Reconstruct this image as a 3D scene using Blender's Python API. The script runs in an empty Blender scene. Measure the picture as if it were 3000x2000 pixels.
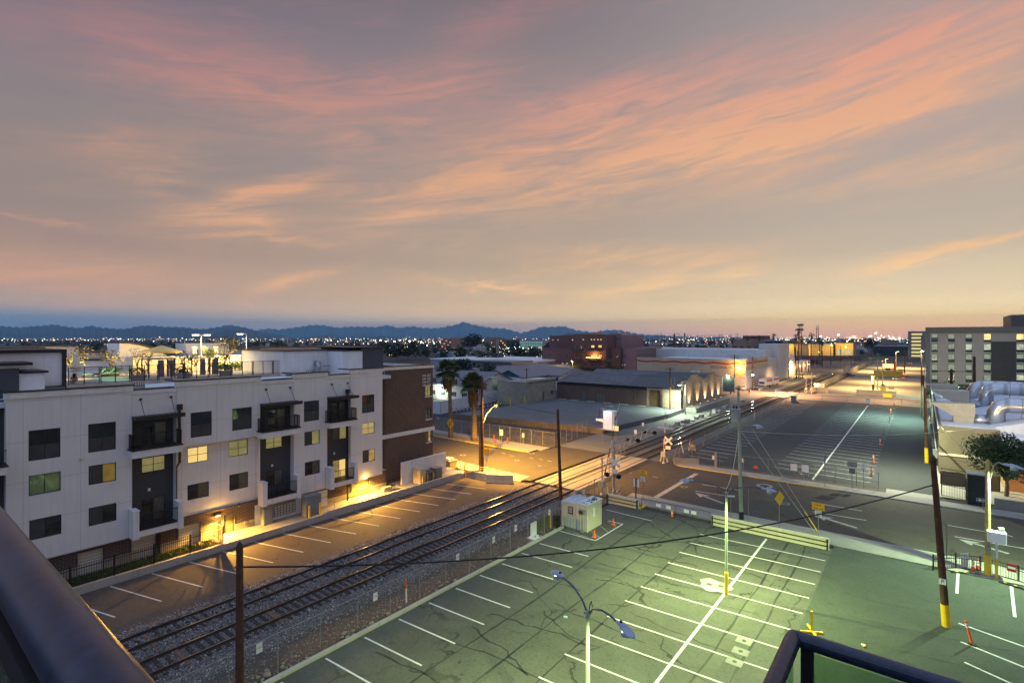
import bpy, bmesh, math, random
from mathutils import Vector, Matrix
random.seed(7)
R = math.radians
SC = bpy.context.scene
COL = SC.collection
# ---------------------------------------------------------------- camera
FPX, HZ, CX, CAMH = 1522.0, 990.0, 1500.0, 17.5
TH = math.atan2(1200.0, FPX)
cd = bpy.data.cameras.new("camera"); cam = bpy.data.objects.new("camera", cd); COL.objects.link(cam)
cam.location = (0, 0, CAMH); cam.rotation_euler = (R(90), 0, TH)
cd.sensor_width = 36.0; cd.lens = 36.0 * FPX / 3000.0; cd.shift_y = -10.0 / 3000.0
cd.clip_start = 0.05; cd.clip_end = 120000.0
SC.camera = cam
SC.view_settings.view_transform = 'Standard'; SC.view_settings.look = 'None'
SC.view_settings.exposure = 0.0; SC.view_settings.gamma = 1.0
SC.render.engine = 'CYCLES'
SC.cycles.use_denoising = True
SC.cycles.max_bounces = 6; SC.cycles.diffuse_bounces = 2; SC.cycles.glossy_bounces = 3
SC.cycles.transparent_max_bounces = 24
SC.cycles.sample_clamp_indirect = 6.0
SC.cycles.use_light_tree = True
# ---------------------------------------------------------------- photo-measured geometry (level camera at 17.5 m over the lot)
CT, ST = math.cos(TH), math.sin(TH)
def ray(u, v):
    a = (u - CX) / FPX; b = -(v - HZ) / FPX
    return (a * CT - ST, a * ST + CT, b)
def G(u, v, z=0.0):
    d = ray(u, v); t = (z - CAMH) / d[2]
    return (d[0] * t, d[1] * t)
def PX(u, v, X):
    d = ray(u, v); t = X / d[0]
    return (d[1] * t, CAMH + d[2] * t)
def PY(u, v, Y):
    d = ray(u, v); t = Y / d[1]
    return (d[0] * t, CAMH + d[2] * t)
def AT(u, v, dep):
    d = ray(u, v)
    return (d[0] * dep, d[1] * dep, CAMH + d[2] * dep)
def lin(r, g, b):
    f = lambda c: (c / 255.0) / 12.92 if c / 255.0 <= 0.04045 else ((c / 255.0 + 0.055) / 1.055) ** 2.4
    return (f(r), f(g), f(b), 1.0)
# ---------------------------------------------------------------- node helpers
class NT:
    def __init__(s, tree): s.t = tree; s.n = tree.nodes; s.l = tree.links
    def new(s, typ, **kw):
        n = s.n.new(typ)
        for k, v in kw.items(): setattr(n, k, v)
        return n
    def link(s, a, b): s.l.new(a, b)
    def val(s, sock, x):
        if hasattr(x, 'is_output') or isinstance(x, bpy.types.NodeSocket): s.l.new(x, sock)
        else: sock.default_value = x
    def math(s, op, a, b=None, c=None, clamp=False):
        n = s.n.new('ShaderNodeMath'); n.operation = op; n.use_clamp = clamp
        s.val(n.inputs[0], a)
        if b is not None: s.val(n.inputs[1], b)
        if c is not None: s.val(n.inputs[2], c)
        return n.outputs[0]
    def mix(s, f, a, b, blend='MIX'):
        n = s.n.new('ShaderNodeMix'); n.data_type = 'RGBA'; n.blend_type = blend
        s.val(n.inputs[0], f); s.val(n.inputs[6], a); s.val(n.inputs[7], b)
        return n.outputs[2]
    def rng(s, x, a, b, c=0.0, d=1.0, smooth=False):
        n = s.n.new('ShaderNodeMapRange'); n.clamp = True
        if smooth: n.interpolation_type = 'SMOOTHSTEP'
        s.val(n.inputs[0], x)
        for i, q in enumerate((a, b, c, d)): s.val(n.inputs[i + 1], q)
        return n.outputs[0]
    def noise(s, vec, scale, detail=4.0, rough=0.55, dist=0.0):
        n = s.n.new('ShaderNodeTexNoise'); s.link(vec, n.inputs['Vector'])
        n.inputs['Scale'].default_value = scale; n.inputs['Detail'].default_value = detail
        n.inputs['Roughness'].default_value = rough; n.inputs['Distortion'].default_value = dist
        return n.outputs[0]
    def ramp(s, f, stops):
        n = s.n.new('ShaderNodeValToRGB'); e = n.color_ramp.elements
        while len(e) < len(stops): e.new(0.5)
        for q, (p, c) in zip(e, stops): q.position = p; q.color = c
        s.link(f, n.inputs[0]); return n.outputs[0]
    def vec(s, x, y, z):
        n = s.n.new('ShaderNodeCombineXYZ')
        for i, q in enumerate((x, y, z)): s.val(n.inputs[i], q)
        return n.outputs[0]
# ---------------------------------------------------------------- world: dusk sky
wd = bpy.data.worlds.new("World"); SC.world = wd; wd.use_nodes = True
w = NT(wd.node_tree); wd.node_tree.nodes.clear()
out = w.new('ShaderNodeOutputWorld'); bg = w.new('ShaderNodeBackground'); w.link(bg.outputs[0], out.inputs[0])
tc = w.new('ShaderNodeTexCoord'); sep = w.new('ShaderNodeSeparateXYZ'); w.link(tc.outputs['Generated'], sep.inputs[0])
dx, dy, dz = sep.outputs
# heading measured from the street grid: 0 = over the crossing, clockwise positive
hr = w.math('ADD', w.math('MULTIPLY', dx, CT), w.math('MULTIPLY', dy, ST))
hf = w.math('ADD', w.math('MULTIPLY', dx, -ST), w.math('MULTIPLY', dy, CT))
az = w.math('MULTIPLY', w.math('ARCTAN2', hr, hf), 180 / math.pi)
el = w.math('MULTIPLY', w.math('ARCSINE', dz), 180 / math.pi)
daz = w.math('ABSOLUTE', w.math('SUBTRACT', az, 40.0))
daz = w.math('MINIMUM', daz, w.math('SUBTRACT', 360.0, daz))
fel = w.math('DIVIDE', el, 40.0, clamp=True)
E = [0.0, .75, 1.4, 2.0, 2.8, 5.3, 10.8, 17.8, 24.4, 33.0, 40.0]
CL = [(92,112,150),(96,118,156),(112,126,154),(136,138,146),(172,148,128),(178,142,116),(158,136,124),(146,134,130),(136,122,130),(110,100,113),(92,92,118)]
CM = [(150,140,158),(198,164,156),(212,178,152),(212,182,148),(208,176,138),(196,168,136),(178,158,140),(163,149,142),(150,138,138),(128,118,122),(104,104,124)]
CR = [(226,160,132),(240,178,128),(248,196,120),(252,212,134),(232,206,164),(214,192,162),(194,176,158),(184,167,158),(172,158,154),(160,150,150),(124,124,142)]
mk = lambda cs: [(e / 40.0, lin(*c)) for e, c in zip(E, cs)]
sky = w.mix(w.rng(daz, 36, 88, smooth=True), w.mix(w.rng(daz, 2, 42, smooth=True), w.ramp(fel, mk(CR)), w.ramp(fel, mk(CM))), w.ramp(fel, mk(CL)))
# drifting domain for the cirrus
cv = w.vec(w.math('MULTIPLY', az, 0.045), w.math('MULTIPLY', w.math('SUBTRACT', el, w.math('MULTIPLY', az, 0.10)), 0.17), 0.0)
n1 = w.noise(cv, 1.1, 5, 0.6, 0.7); n2 = w.noise(cv, 3.4, 6, 0.62, 1.2)
wob = w.math('MULTIPLY', w.math('SUBTRACT', n2, 0.5), 2.6)
wob1 = w.math('MULTIPLY', w.math('SUBTRACT', n1, 0.5), 4.5)
elw = w.math('ADD', el, w.math('ADD', wob, wob1)); azw = w.math('ADD', az, w.math('MULTIPLY', wob, 2.2))
BL = [(1950,430,900,120,9,.80),(2450,360,620,70,12,.55),(1760,305,380,60,8,.62),(720,245,480,100,-4,.62),(1270,255,260,50,8,.5),
      (780,560,190,26,18,.9),(640,655,170,50,8,.7),(830,705,150,18,-3,.5),(2800,735,300,16,9,.95),(2750,112,70,16,32,.7),
      (2560,150,240,60,12,.45),(1880,765,320,36,-3,.6),(1900,835,300,22,14,.45),(1460,842,220,14,-6,.6),(860,830,150,16,18,.55),
      (150,810,420,70,0,.4),(1500,40,210,60,20,.4),(2750,480,480,40,5,.45),(110,640,160,12,-4,.45),(400,420,380,60,12,.25),(1350,560,300,50,22,.5)]
tot = None
for u, v, L, Wd, ang, amp in BL:
    a0 = math.degrees(math.atan2(u - CX, FPX)); sc_ = math.cos(R(a0)); e0 = math.degrees(math.atan2((HZ - v) * sc_, FPX))
    k = 180 / math.pi / FPX * sc_
    la, lw = L * k * sc_, Wd * k; ca, sa = math.cos(R(ang)), math.sin(R(ang))
    x = w.math('SUBTRACT', azw, a0); y = w.math('SUBTRACT', elw, e0)
    p = w.math('DIVIDE', w.math('ADD', w.math('MULTIPLY', x, ca), w.math('MULTIPLY', y, sa)), la)
    q = w.math('DIVIDE', w.math('SUBTRACT', w.math('MULTIPLY', y, ca), w.math('MULTIPLY', x, sa)), lw)
    r2 = w.math('ADD', w.math('MULTIPLY', p, p), w.math('MULTIPLY', q, q))
    g = w.math('MULTIPLY', w.math('EXPONENT', w.math('MULTIPLY', r2, -1.0)), amp)
    tot = g if tot is None else w.math('ADD', tot, g)
fine = w.noise(w.vec(w.math('MULTIPLY', az, 0.06), w.math('MULTIPLY', w.math('SUBTRACT', el, w.math('MULTIPLY', az, 0.14)), 0.45), 3.0), 1.6, 7, 0.62, 0.8)
amt = w.math('MULTIPLY', tot, w.rng(fine, 0.32, 0.62, 0.30, 1.30))
amt = w.math('ADD', amt, w.math('MULTIPLY', w.rng(n1, 0.5, 0.75, smooth=True), w.rng(fine, 0.40, 0.66, 0.0, 0.45)))
amt = w.math('MULTIPLY', amt, w.rng(el, 1.5, 5.0)); amt = w.math('MINIMUM', amt, 0.95)
cw = w.ramp(fel, [(0.0, lin(255,205,140)), (.13, lin(248,200,140)), (.30, lin(240,190,145)), (.45, lin(244,184,138)), (.6, lin(232,166,138)), (.8, lin(205,140,135)), (1.0, lin(160,120,130))])
cl = w.ramp(fel, [(0.0, lin(230,160,100)), (.13, lin(226,165,112)), (.30, lin(226,168,124)), (.45, lin(214,154,122)), (.6, lin(200,134,122)), (.8, lin(170,116,120)), (1.0, lin(140,105,120))])
sky = w.mix(amt, sky, w.mix(w.rng(daz, 20, 85), cw, cl))
hz = w.ramp(fel, [(0.0,(.95,.95,.95,1)),(.05,(.75,.75,.75,1)),(.1,(.36,.36,.36,1)),(.2,(.10,.10,.10,1)),(.4,(.02,.02,.02,1)),(1.0,(0,0,0,1))])
sky = w.mix(1.0, sky, w.mix(hz, (1,1,1,1), w.mix(w.rng(daz, 30, 80), (3.9,3.7,2.5,1), (3.1,2.9,2.5,1))), 'MULTIPLY')   # light lost in the haze on its way
# overhead and behind the viewer the clear dusk blue
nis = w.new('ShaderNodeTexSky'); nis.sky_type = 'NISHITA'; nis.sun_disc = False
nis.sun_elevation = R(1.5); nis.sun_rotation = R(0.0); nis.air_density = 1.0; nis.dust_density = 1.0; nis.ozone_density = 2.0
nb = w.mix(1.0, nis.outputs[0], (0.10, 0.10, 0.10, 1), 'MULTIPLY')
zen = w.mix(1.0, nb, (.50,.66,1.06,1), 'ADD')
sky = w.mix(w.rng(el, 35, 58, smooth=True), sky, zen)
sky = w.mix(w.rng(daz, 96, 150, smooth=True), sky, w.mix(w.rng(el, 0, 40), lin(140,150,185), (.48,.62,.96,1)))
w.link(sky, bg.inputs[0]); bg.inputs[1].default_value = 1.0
# ---------------------------------------------------------------- the last of the sun, low over the tracks
sd = bpy.data.lights.new("sun", 'SUN'); sd.energy = 0.12; sd.angle = R(12); sd.color = (1.0, 0.72, 0.45)
so = bpy.data.objects.new("sun", sd); COL.objects.link(so)
so.rotation_euler = (R(-87.0), 0, 0); so.location = (0, 0, 60)
# ---------------------------------------------------------------- materials
MATS = {}
def base_mat(name):
    m = bpy.data.materials.new(name); m.use_nodes = True; m.node_tree.nodes.clear()
    t = NT(m.node_tree); o = t.new('ShaderNodeOutputMaterial'); b = t.new('ShaderNodeBsdfPrincipled')
    t.link(b.outputs[0], o.inputs[0]); MATS[name] = m
    g = t.new('ShaderNodeNewGeometry')
    return m, t, b, g.outputs['Position'], o
def bump(t, b, h, dist, strength=0.5):
    n = t.new('ShaderNodeBump'); n.inputs['Strength'].default_value = strength; n.inputs['Distance'].default_value = dist
    t.link(h, n.inputs['Height']); t.link(n.outputs[0], b.inputs['Normal'])
def c4(c, k=1.0): return (c[0] * k, c[1] * k, c[2] * k, 1.0)
def M(name, col, rough=0.8, var=0.18, scale=1.2, metal=0.0, bmp=0.0, bscale=30.0, spec=0.4, streak=0.0, fine=0.0):
    if name in MATS: return MATS[name]
    m, t, b, P, o = base_mat(name)
    n = t.noise(P, scale, 5, 0.62, 0.4)
    c = t.mix(t.rng(n, 0.3, 0.7), c4(col, 1 - var), c4(col, 1 + var))
    if fine: c = t.mix(t.rng(t.noise(P, 45.0, 2, .6), 0.3, 0.7, 0.0, fine), c, c4(col, 0.45))
    if streak:
        s = t.new('ShaderNodeSeparateXYZ'); t.link(P, s.inputs[0])
        v = t.vec(t.math('MULTIPLY', t.math('ADD', s.outputs[0], s.outputs[1]), 2.2), 0.0, t.math('MULTIPLY', s.outputs[2], 0.16))
        c = t.mix(t.rng(t.noise(v, 1.6, 4, .6), 0.5, 0.78, 0.0, streak), c, c4(col, 0.42))
    t.link(c, b.inputs['Base Color']); b.inputs['Roughness'].default_value = rough; b.inputs['Metallic'].default_value = metal
    b.inputs['Specular IOR Level'].default_value = spec
    if bmp: bump(t, b, t.noise(P, bscale, 4, .6), bmp)
    return m
def EM(name, col, strength, var=0.0, scale=3.0):
    if name in MATS: return MATS[name]
    m, t, b, P, o = base_mat(name)
    t.n.remove(b); e = t.new('ShaderNodeEmission'); t.link(e.outputs[0], o.inputs[0])
    if var:
        n = t.noise(P, scale, 3, .6); t.link(t.mix(t.rng(n, .3, .7), c4(col, 1 - var), c4(col, 1 + var)), e.inputs[0])
    else: e.inputs[0].default_value = c4(col)
    e.inputs[1].default_value = strength
    m.cycles.emission_sampling = 'NONE'
    return m
def asphalt(name, col, crack=0.7, cs=0.16, patch=0.25, grit=0.5, dark=0.4, cw=0.012, rough=0.85, seed=0.0, tint=None):
    m, t, b, P, o = base_mat(name)
    off = t.new('ShaderNodeVectorMath'); off.operation = 'ADD'; t.link(P, off.inputs[0]); off.inputs[1].default_value = (seed, seed * .7, 0)
    P = off.outputs[0]
    big = t.noise(P, 0.10, 5, .6, 1.0); mid = t.noise(P, 0.55, 5, .65, .5); fi = t.noise(P, 16.0, 3, .7)
    c = t.mix(t.rng(big, .3, .7), c4(col, 1 - patch), c4(col, 1 + patch))
    c = t.mix(t.rng(mid, .38, .68, 0, .5), c, c4(tint or col, .55)); st = t.noise(P, .22, 6, .7, 1.5); c = t.mix(t.rng(st, .54, .66, 0, .35), c, c4(col, 1.45))
    c = t.mix(t.rng(fi, .35, .7, 0, grit), c, c4(col, 1.9)); c = t.mix(t.rng(t.noise(P, 5.0, 4, .75), .5, .68, 0, .5), c, c4(col, .45))
    # oil drips and dark blots
    sp = t.noise(P, .9, 2, .5)
    c = t.mix(t.rng(sp, .66, .78, 0, .55), c, c4(col, .4))
    if crack:
        nv = t.new('ShaderNodeTexNoise'); t.link(P, nv.inputs[0]); nv.inputs['Scale'].default_value = .8; nv.inputs['Detail'].default_value = 5
        va = t.new('ShaderNodeVectorMath'); va.operation = 'SCALE'; t.link(nv.outputs['Color'], va.inputs[0]); va.inputs['Scale'].default_value = 1.5
        vb = t.new('ShaderNodeVectorMath'); vb.operation = 'ADD'; t.link(P, vb.inputs[0]); t.link(va.outputs[0], vb.inputs[1])
        vo = t.new('ShaderNodeTexVoronoi'); vo.feature = 'DISTANCE_TO_EDGE'; t.link(vb.outputs[0], vo.inputs['Vector']); vo.inputs['Scale'].default_value = cs
        wv = t.math('MULTIPLY', t.rng(t.noise(P, .35, 3), .35, .65, .2, 1.0), cw)
        cr = t.math('LESS_THAN', vo.outputs['Distance'], wv)
        c = t.mix(t.math('MULTIPLY', cr, t.math('MULTIPLY', t.rng(t.noise(P, .14, 2), .42, .55), crack)), c, c4(col, dark))
    t.link(c, b.inputs['Base Color']); b.inputs['Roughness'].default_value = rough; b.inputs['Specular IOR Level'].default_value = .35
    bump(t, b, t.noise(P, 55.0, 3, .7), .01, .5)
    return m
def wallvec(t, P):
    s = t.new('ShaderNodeSeparateXYZ'); t.link(P, s.inputs[0])
    return s, t.vec(t.math('ADD', s.outputs[0], s.outputs[1]), s.outputs[2], 0.0)
def brick(name, c1, c2, mortar, bw=.30, bh=.10, ms=.012, var=.3, stain=0.0, scol=None):
    m, t, b, P, o = base_mat(name)
    s, v = wallvec(t, P)
    bt = t.new('ShaderNodeTexBrick'); t.link(v, bt.inputs['Vector']); bt.inputs['Scale'].default_value = 1.0
    bt.inputs['Color1'].default_value = c4(c1); bt.inputs['Color2'].default_value = c4(c2); bt.inputs['Mortar'].default_value = c4(mortar)
    bt.inputs['Mortar Size'].default_value = ms; bt.inputs['Brick Width'].default_value = bw; bt.inputs['Row Height'].default_value = bh
    c = t.mix(t.rng(t.noise(P, .7, 5, .6), .3, .7, 0, var), bt.outputs[0], c4(c1, .5))
    if stain: c = t.mix(t.rng(t.noise(P, .28, 6, .7, .6), .45, .62, 0, stain), c, c4(scol or c2))
    t.link(c, b.inputs['Base Color']); b.inputs['Roughness'].default_value = .88
    bump(t, b, bt.outputs['Fac'], .012, -.6)
    return m
def panels(name, col, pw, ph, line=.4, var=.06, rough=.8, ox=0., oz=0., lw=.018, streak=.1):
    m, t, b, P, o = base_mat(name)
    s, v = wallvec(t, P)
    hx = t.math('ADD', t.math('ADD', s.outputs[0], s.outputs[1]), ox); hz = t.math('ADD', s.outputs[2], oz)
    fx = t.math('ABSOLUTE', t.math('SUBTRACT', t.math('MODULO', t.math('ADD', hx, 1000 * pw), pw), pw / 2))
    fz = t.math('ABSOLUTE', t.math('SUBTRACT', t.math('MODULO', t.math('ADD', hz, 100 * ph), ph), ph / 2))
    jx = t.math('GREATER_THAN', fx, pw / 2 - lw); jz = t.math('GREATER_THAN', fz, ph / 2 - lw)
    j = t.math('MAXIMUM', jx, jz)
    c = t.mix(t.rng(t.noise(P, .5, 5, .6), .3, .7), c4(col, 1 - var), c4(col, 1 + var))
    sv = t.vec(t.math('MULTIPLY', hx, 3.0), 0.0, t.math('MULTIPLY', s.outputs[2], .12))
    c = t.mix(t.rng(t.noise(sv, 1.4, 4, .65), .48, .8, 0, streak), c, c4(col, .5))
    c = t.mix(t.math('MULTIPLY', j, line), c, c4(col, .35))
    t.link(c, b.inputs['Base Color']); b.inputs['Roughness'].default_value = rough
    bump(t, b, t.noise(P, 40.0, 3, .7), .006, .4)
    return m
def ribbed(name, col, per=.2, axis='z', dark=.55, var=.15, rough=.6, metal=0., rust=0., rcol=(.2, .1, .05)):
    m, t, b, P, o = base_mat(name)
    s = t.new('ShaderNodeSeparateXYZ'); t.link(P, s.inputs[0])
    x = {'z': s.outputs[2], 'x': s.outputs[0], 'y': s.outputs[1], 'h': t.math('ADD', s.outputs[0], s.outputs[1])}[axis]
    wv = t.math('ADD', t.math('MULTIPLY', t.math('SINE', t.math('MULTIPLY', x, 2 * math.pi / per)), .5), .5)
    c = t.mix(t.rng(t.noise(P, .8, 5, .6), .3, .7), c4(col, 1 - var), c4(col, 1 + var))
    c = t.mix(t.rng(wv, .0, .35, .6, 0), c, c4(col, dark))
    if rust: c = t.mix(t.rng(t.noise(P, .35, 6, .7), .5, .62, 0, rust), c, c4(rcol))
    t.link(c, b.inputs['Base Color']); b.inputs['Roughness'].default_value = rough; b.inputs['Metallic'].default_value = metal
    bump(t, b, wv, .03, .8)
    return m
def gravel(name, c1, c2, sc=14., dark=(.03, .028, .03)):
    m, t, b, P, o = base_mat(name)
    vo = t.new('ShaderNodeTexVoronoi'); t.link(P, vo.inputs['Vector']); vo.inputs['Scale'].default_value = sc
    sp = t.new('ShaderNodeSeparateColor'); t.link(vo.outputs['Color'], sp.inputs[0])
    c = t.mix(sp.outputs[0], c4(c1), c4(c2))
    c = t.mix(t.math('GREATER_THAN', sp.outputs[1], .86), c, c4((.42, .40, .38)))
    c = t.mix(t.rng(vo.outputs['Distance'], .25, .6, 0, .9), c, c4(dark))
    c = t.mix(t.rng(t.noise(P, .5, 4, .6), .35, .7, 0, .5), c, c4(dark, 1.4))
    t.link(c, b.inputs['Base Color']); b.inputs['Roughness'].default_value = .85
    bump(t, b, t.math('MULTIPLY', vo.outputs['Distance'], -1.0), .05, 1.0)
    return m
def mesh_wire(name, col, open_=.86, per=.055):
    m, t, b, P, o = base_mat(name)
    b.inputs['Base Color'].default_value = c4(col); b.inputs['Metallic'].default_value = .6; b.inputs['Roughness'].default_value = .5
    s = t.new('ShaderNodeSeparateXYZ'); t.link(P, s.inputs[0]); h = t.math('ADD', s.outputs[0], s.outputs[1])
    k = 2 * math.pi / per / 2
    a1 = t.math('ABSOLUTE', t.math('SINE', t.math('MULTIPLY', t.math('ADD', h, s.outputs[2]), k)))
    a2 = t.math('ABSOLUTE', t.math('SINE', t.math('MULTIPLY', t.math('SUBTRACT', h, s.outputs[2]), k)))
    th = (1 - open_) / 2 * math.pi / 2
    hole = t.math('GREATER_THAN', t.math('MINIMUM', a1, a2), th)
    tr = t.new('ShaderNodeBsdfTransparent'); mx = t.new('ShaderNodeMixShader')
    t.link(hole, mx.inputs[0]); t.link(b.outputs[0], mx.inputs[1]); t.link(tr.outputs[0], mx.inputs[2]); t.link(mx.outputs[0], o.inputs[0])
    return m
def glass_dark(name, col=(.012, .014, .016), rough=.06):
    m, t, b, P, o = base_mat(name)
    n = t.noise(P, .9, 3, .6, .6)
    t.link(t.mix(t.rng(n, .35, .7), c4(col, .5), c4(col, 2.2)), b.inputs['Base Color'])
    b.inputs['Roughness'].default_value = rough; b.inputs['Specular IOR Level'].default_value = .7; b.inputs['IOR'].default_value = 1.9
    bump(t, b, t.noise(P, 1.1, 2), .02, .12)
    return m
def glass_clear(name, tint, gloss=.10):
    m, t, b, P, o = base_mat(name); t.n.remove(b)
    tr = t.new('ShaderNodeBsdfTransparent'); tr.inputs[0].default_value = tint
    gl = t.new('ShaderNodeBsdfGlossy'); gl.inputs['Roughness'].default_value = .03
    mx = t.new('ShaderNodeMixShader'); mx.inputs[0].default_value = gloss
    t.link(tr.outputs[0], mx.inputs[1]); t.link(gl.outputs[0], mx.inputs[2]); t.link(mx.outputs[0], o.inputs[0])
    return m
def litroom(name, col, strength, dark=.35, px=1.3, pz=1.0):
    """a lit room seen through its blind: the blind glows unevenly"""
    m, t, b, P, o = base_mat(name)
    s, v = wallvec(t, P)
    n = t.noise(P, .8, 4, .6)
    b.inputs['Base Color'].default_value = c4(col, .25); b.inputs['Roughness'].default_value = .15
    t.link(t.mix(t.rng(n, .3, .7), c4(col, dark), c4(col)), b.inputs['Emission Color']); b.inputs['Emission Strength'].default_value = strength
    m.cycles.emission_sampling = 'NONE'
    return m
def leafmat(name, c1, c2, trans=.25):
    m, t, b, P, o = base_mat(name)
    oi = t.noise(P, 1.4, 3, .6); of = t.noise(P, 9.0, 2, .6)
    c = t.mix(t.rng(oi, .3, .7), c4(c1), c4(c2)); c = t.mix(t.rng(of, .35, .7, 0, .6), c, c4(c1, .5))
    t.link(c, b.inputs['Base Color']); b.inputs['Roughness'].default_value = .6; b.inputs['Specular IOR Level'].default_value = .3
    return m
# ---------------------------------------------------------------- mesh builder and things
ORG = {}
class MB:
    def __init__(s): s.v = []; s.f = []; s.m = []; s.mats = []
    def mi(s, mat):
        if mat not in s.mats: s.mats.append(mat)
        return s.mats.index(mat)
    def add(s, vs, fs, mat):
        k = len(s.v); s.v += [tuple(p) for p in vs]; i = s.mi(mat)
        for f in fs: s.f.append([k + q for q in f]); s.m.append(i)
        return s
    def box(s, x0, x1, y0, y1, z0, z1, mat):
        x0, x1 = min(x0, x1), max(x0, x1); y0, y1 = min(y0, y1), max(y0, y1); z0, z1 = min(z0, z1), max(z0, z1)
        return s.add([(x0,y0,z0),(x1,y0,z0),(x1,y1,z0),(x0,y1,z0),(x0,y0,z1),(x1,y0,z1),(x1,y1,z1),(x0,y1,z1)],
              [(0,3,2,1),(4,5,6,7),(0,1,5,4),(1,2,6,5),(2,3,7,6),(3,0,4,7)], mat)
    def bbox(s, x0, x1, y0, y1, z0, z1, mat, c=.02):
        """box with chamfered vertical and top edges"""
        x0, x1 = min(x0, x1), max(x0, x1); y0, y1 = min(y0, y1), max(y0, y1)
        o = [(x0+c,y0),(x1-c,y0),(x1,y0+c),(x1,y1-c),(x1-c,y1),(x0+c,y1),(x0,y1-c),(x0,y0+c)]
        i = [(x0+2*c,y0+c),(x1-2*c,y0+c),(x1-c,y0+2*c),(x1-c,y1-2*c),(x1-2*c,y1-c),(x0+2*c,y1-c),(x0+c,y1-2*c),(x0+c,y0+2*c)]
        vs = [(p[0],p[1],z0) for p in o] + [(p[0],p[1],z1-c) for p in o] + [(p[0],p[1],z1) for p in i]
        fs = [tuple(range(7,-1,-1)), tuple(range(16,24))]
        for r in (0, 8):
            for k in range(8): fs.append((r+k, r+(k+1)%8, r+8+(k+1)%8, r+8+k))
        return s.add(vs, fs, mat)
    def obox(s, c, sx, sy, sz, mat, rz=0.0, rx=0.0, ry=0.0):
        mt = Matrix.Rotation(rz, 3, 'Z') @ Matrix.Rotation(ry, 3, 'Y') @ Matrix.Rotation(rx, 3, 'X')
        vs = [Vector(c) + mt @ Vector((a*sx/2, b*sy/2, d*sz/2)) for d in (-1,1) for a, b in ((-1,-1),(1,-1),(1,1),(-1,1))]
        return s.add(vs, [(0,3,2,1),(4,5,6,7),(0,1,5,4),(1,2,6,5),(2,3,7,6),(3,0,4,7)], mat)
    def quad(s, a, b, c, d, mat): return s.add([a, b, c, d], [(0, 1, 2, 3)], mat)
    def poly(s, pts, mat): return s.add(pts, [tuple(range(len(pts)))], mat)
    def prism(s, pts, z0, z1, mat):
        n = len(pts); vs = [(p[0], p[1], z0) for p in pts] + [(p[0], p[1], z1) for p in pts]
        fs = [tuple(range(n-1, -1, -1)), tuple(range(n, 2*n))] + [(k, (k+1)%n, n+(k+1)%n, n+k) for k in range(n)]
        return s.add(vs, fs, mat)
    def extr(s, pts, d, mat):
        """extrude a 3-D polygon along vector d"""
        n = len(pts); d = Vector(d); vs = [Vector(p) for p in pts] + [Vector(p) + d for p in pts]
        fs = [tuple(range(n-1, -1, -1)), tuple(range(n, 2*n))] + [(k, (k+1)%n, n+(k+1)%n, n+k) for k in range(n)]
        return s.add(vs, fs, mat)
    def tube(s, pts, r, mat, n=8, cap=True):
        pts = [Vector(p) for p in pts]; rs = r if isinstance(r, (list, tuple)) else [r] * len(pts)
        vs = []; fs = []; up = None
        for i, p in enumerate(pts):
            d = (pts[min(i+1, len(pts)-1)] - pts[max(i-1, 0)]).normalized()
            if up is None: up = Vector((0,0,1)) if abs(d.z) < .9 else Vector((1,0,0))
            a = d.cross(up).normalized(); b = a.cross(d).normalized(); up = b
            for k in range(n):
                t = 2*math.pi*k/n; vs.append(p + (a*math.cos(t) + b*math.sin(t)) * rs[i])
        for i in range(len(pts)-1):
            for k in range(n): fs.append((i*n+k, i*n+(k+1)%n, (i+1)*n+(k+1)%n, (i+1)*n+k))
        if cap: fs.append(tuple(range(n-1, -1, -1))); fs.append(tuple(range((len(pts)-1)*n, len(pts)*n)))
        return s.add(vs, fs, mat)
    def cyl(s, x, y, z0, z1, r, mat, n=12, r1=None):
        return s.tube([(x, y, z0), (x, y, z1)], [r, r if r1 is None else r1], mat, n)
    def lathe(s, x, y, prof, mat, n=14):
        vs = []; fs = []
        for r, z in prof:
            for k in range(n): t = 2*math.pi*k/n; vs.append((x + r*math.cos(t), y + r*math.sin(t), z))
        for i in range(len(prof)-1):
            for k in range(n): fs.append((i*n+k, i*n+(k+1)%n, (i+1)*n+(k+1)%n, (i+1)*n+k))
        fs.append(tuple(range(n-1, -1, -1))); fs.append(tuple(range((len(prof)-1)*n, len(prof)*n)))
        return s.add(vs, fs, mat)
    def rock(s, c, r, mat, sq=.7):
        bm = bmesh.new(); bmesh.ops.create_icosphere(bm, subdivisions=1, radius=1.0)
        vs = [(c[0] + v.co.x*r*random.uniform(.7,1.2), c[1] + v.co.y*r*random.uniform(.7,1.2), c[2] + v.co.z*r*sq*random.uniform(.7,1.2)) for v in bm.verts]
        fs = [tuple(v.index for v in f.verts) for f in bm.faces]; bm.free()
        return s.add(vs, fs, mat)
    def build(s, name, parent=None, smooth=False, label=None, cat=None, group=None, kind=None, loc=None):
        ox = Vector(ORG.get(parent.name, (0,0,0))) if parent is not None else Vector(loc or (0,0,0))
        me = bpy.data.meshes.new(name); me.from_pydata([tuple(Vector(p) - ox) for p in s.v], [], s.f)
        for m in s.mats: me.materials.append(m)
        me.polygons.foreach_set('material_index', s.m)
        if smooth: me.polygons.foreach_set('use_smooth', [True] * len(me.polygons))
        me.update()
        o = bpy.data.objects.new(name, me); COL.objects.link(o)
        if parent is not None: o.parent = parent
        else: o.location = ox
        ORG[o.name] = tuple(ox); tag(o, label, cat, group, kind)
        return o
def tag(o, label=None, cat=None, group=None, kind=None):
    if label: o['label'] = label
    if cat: o['category'] = cat
    if group: o['group'] = group
    if kind: o['kind'] = kind
    return o
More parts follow.
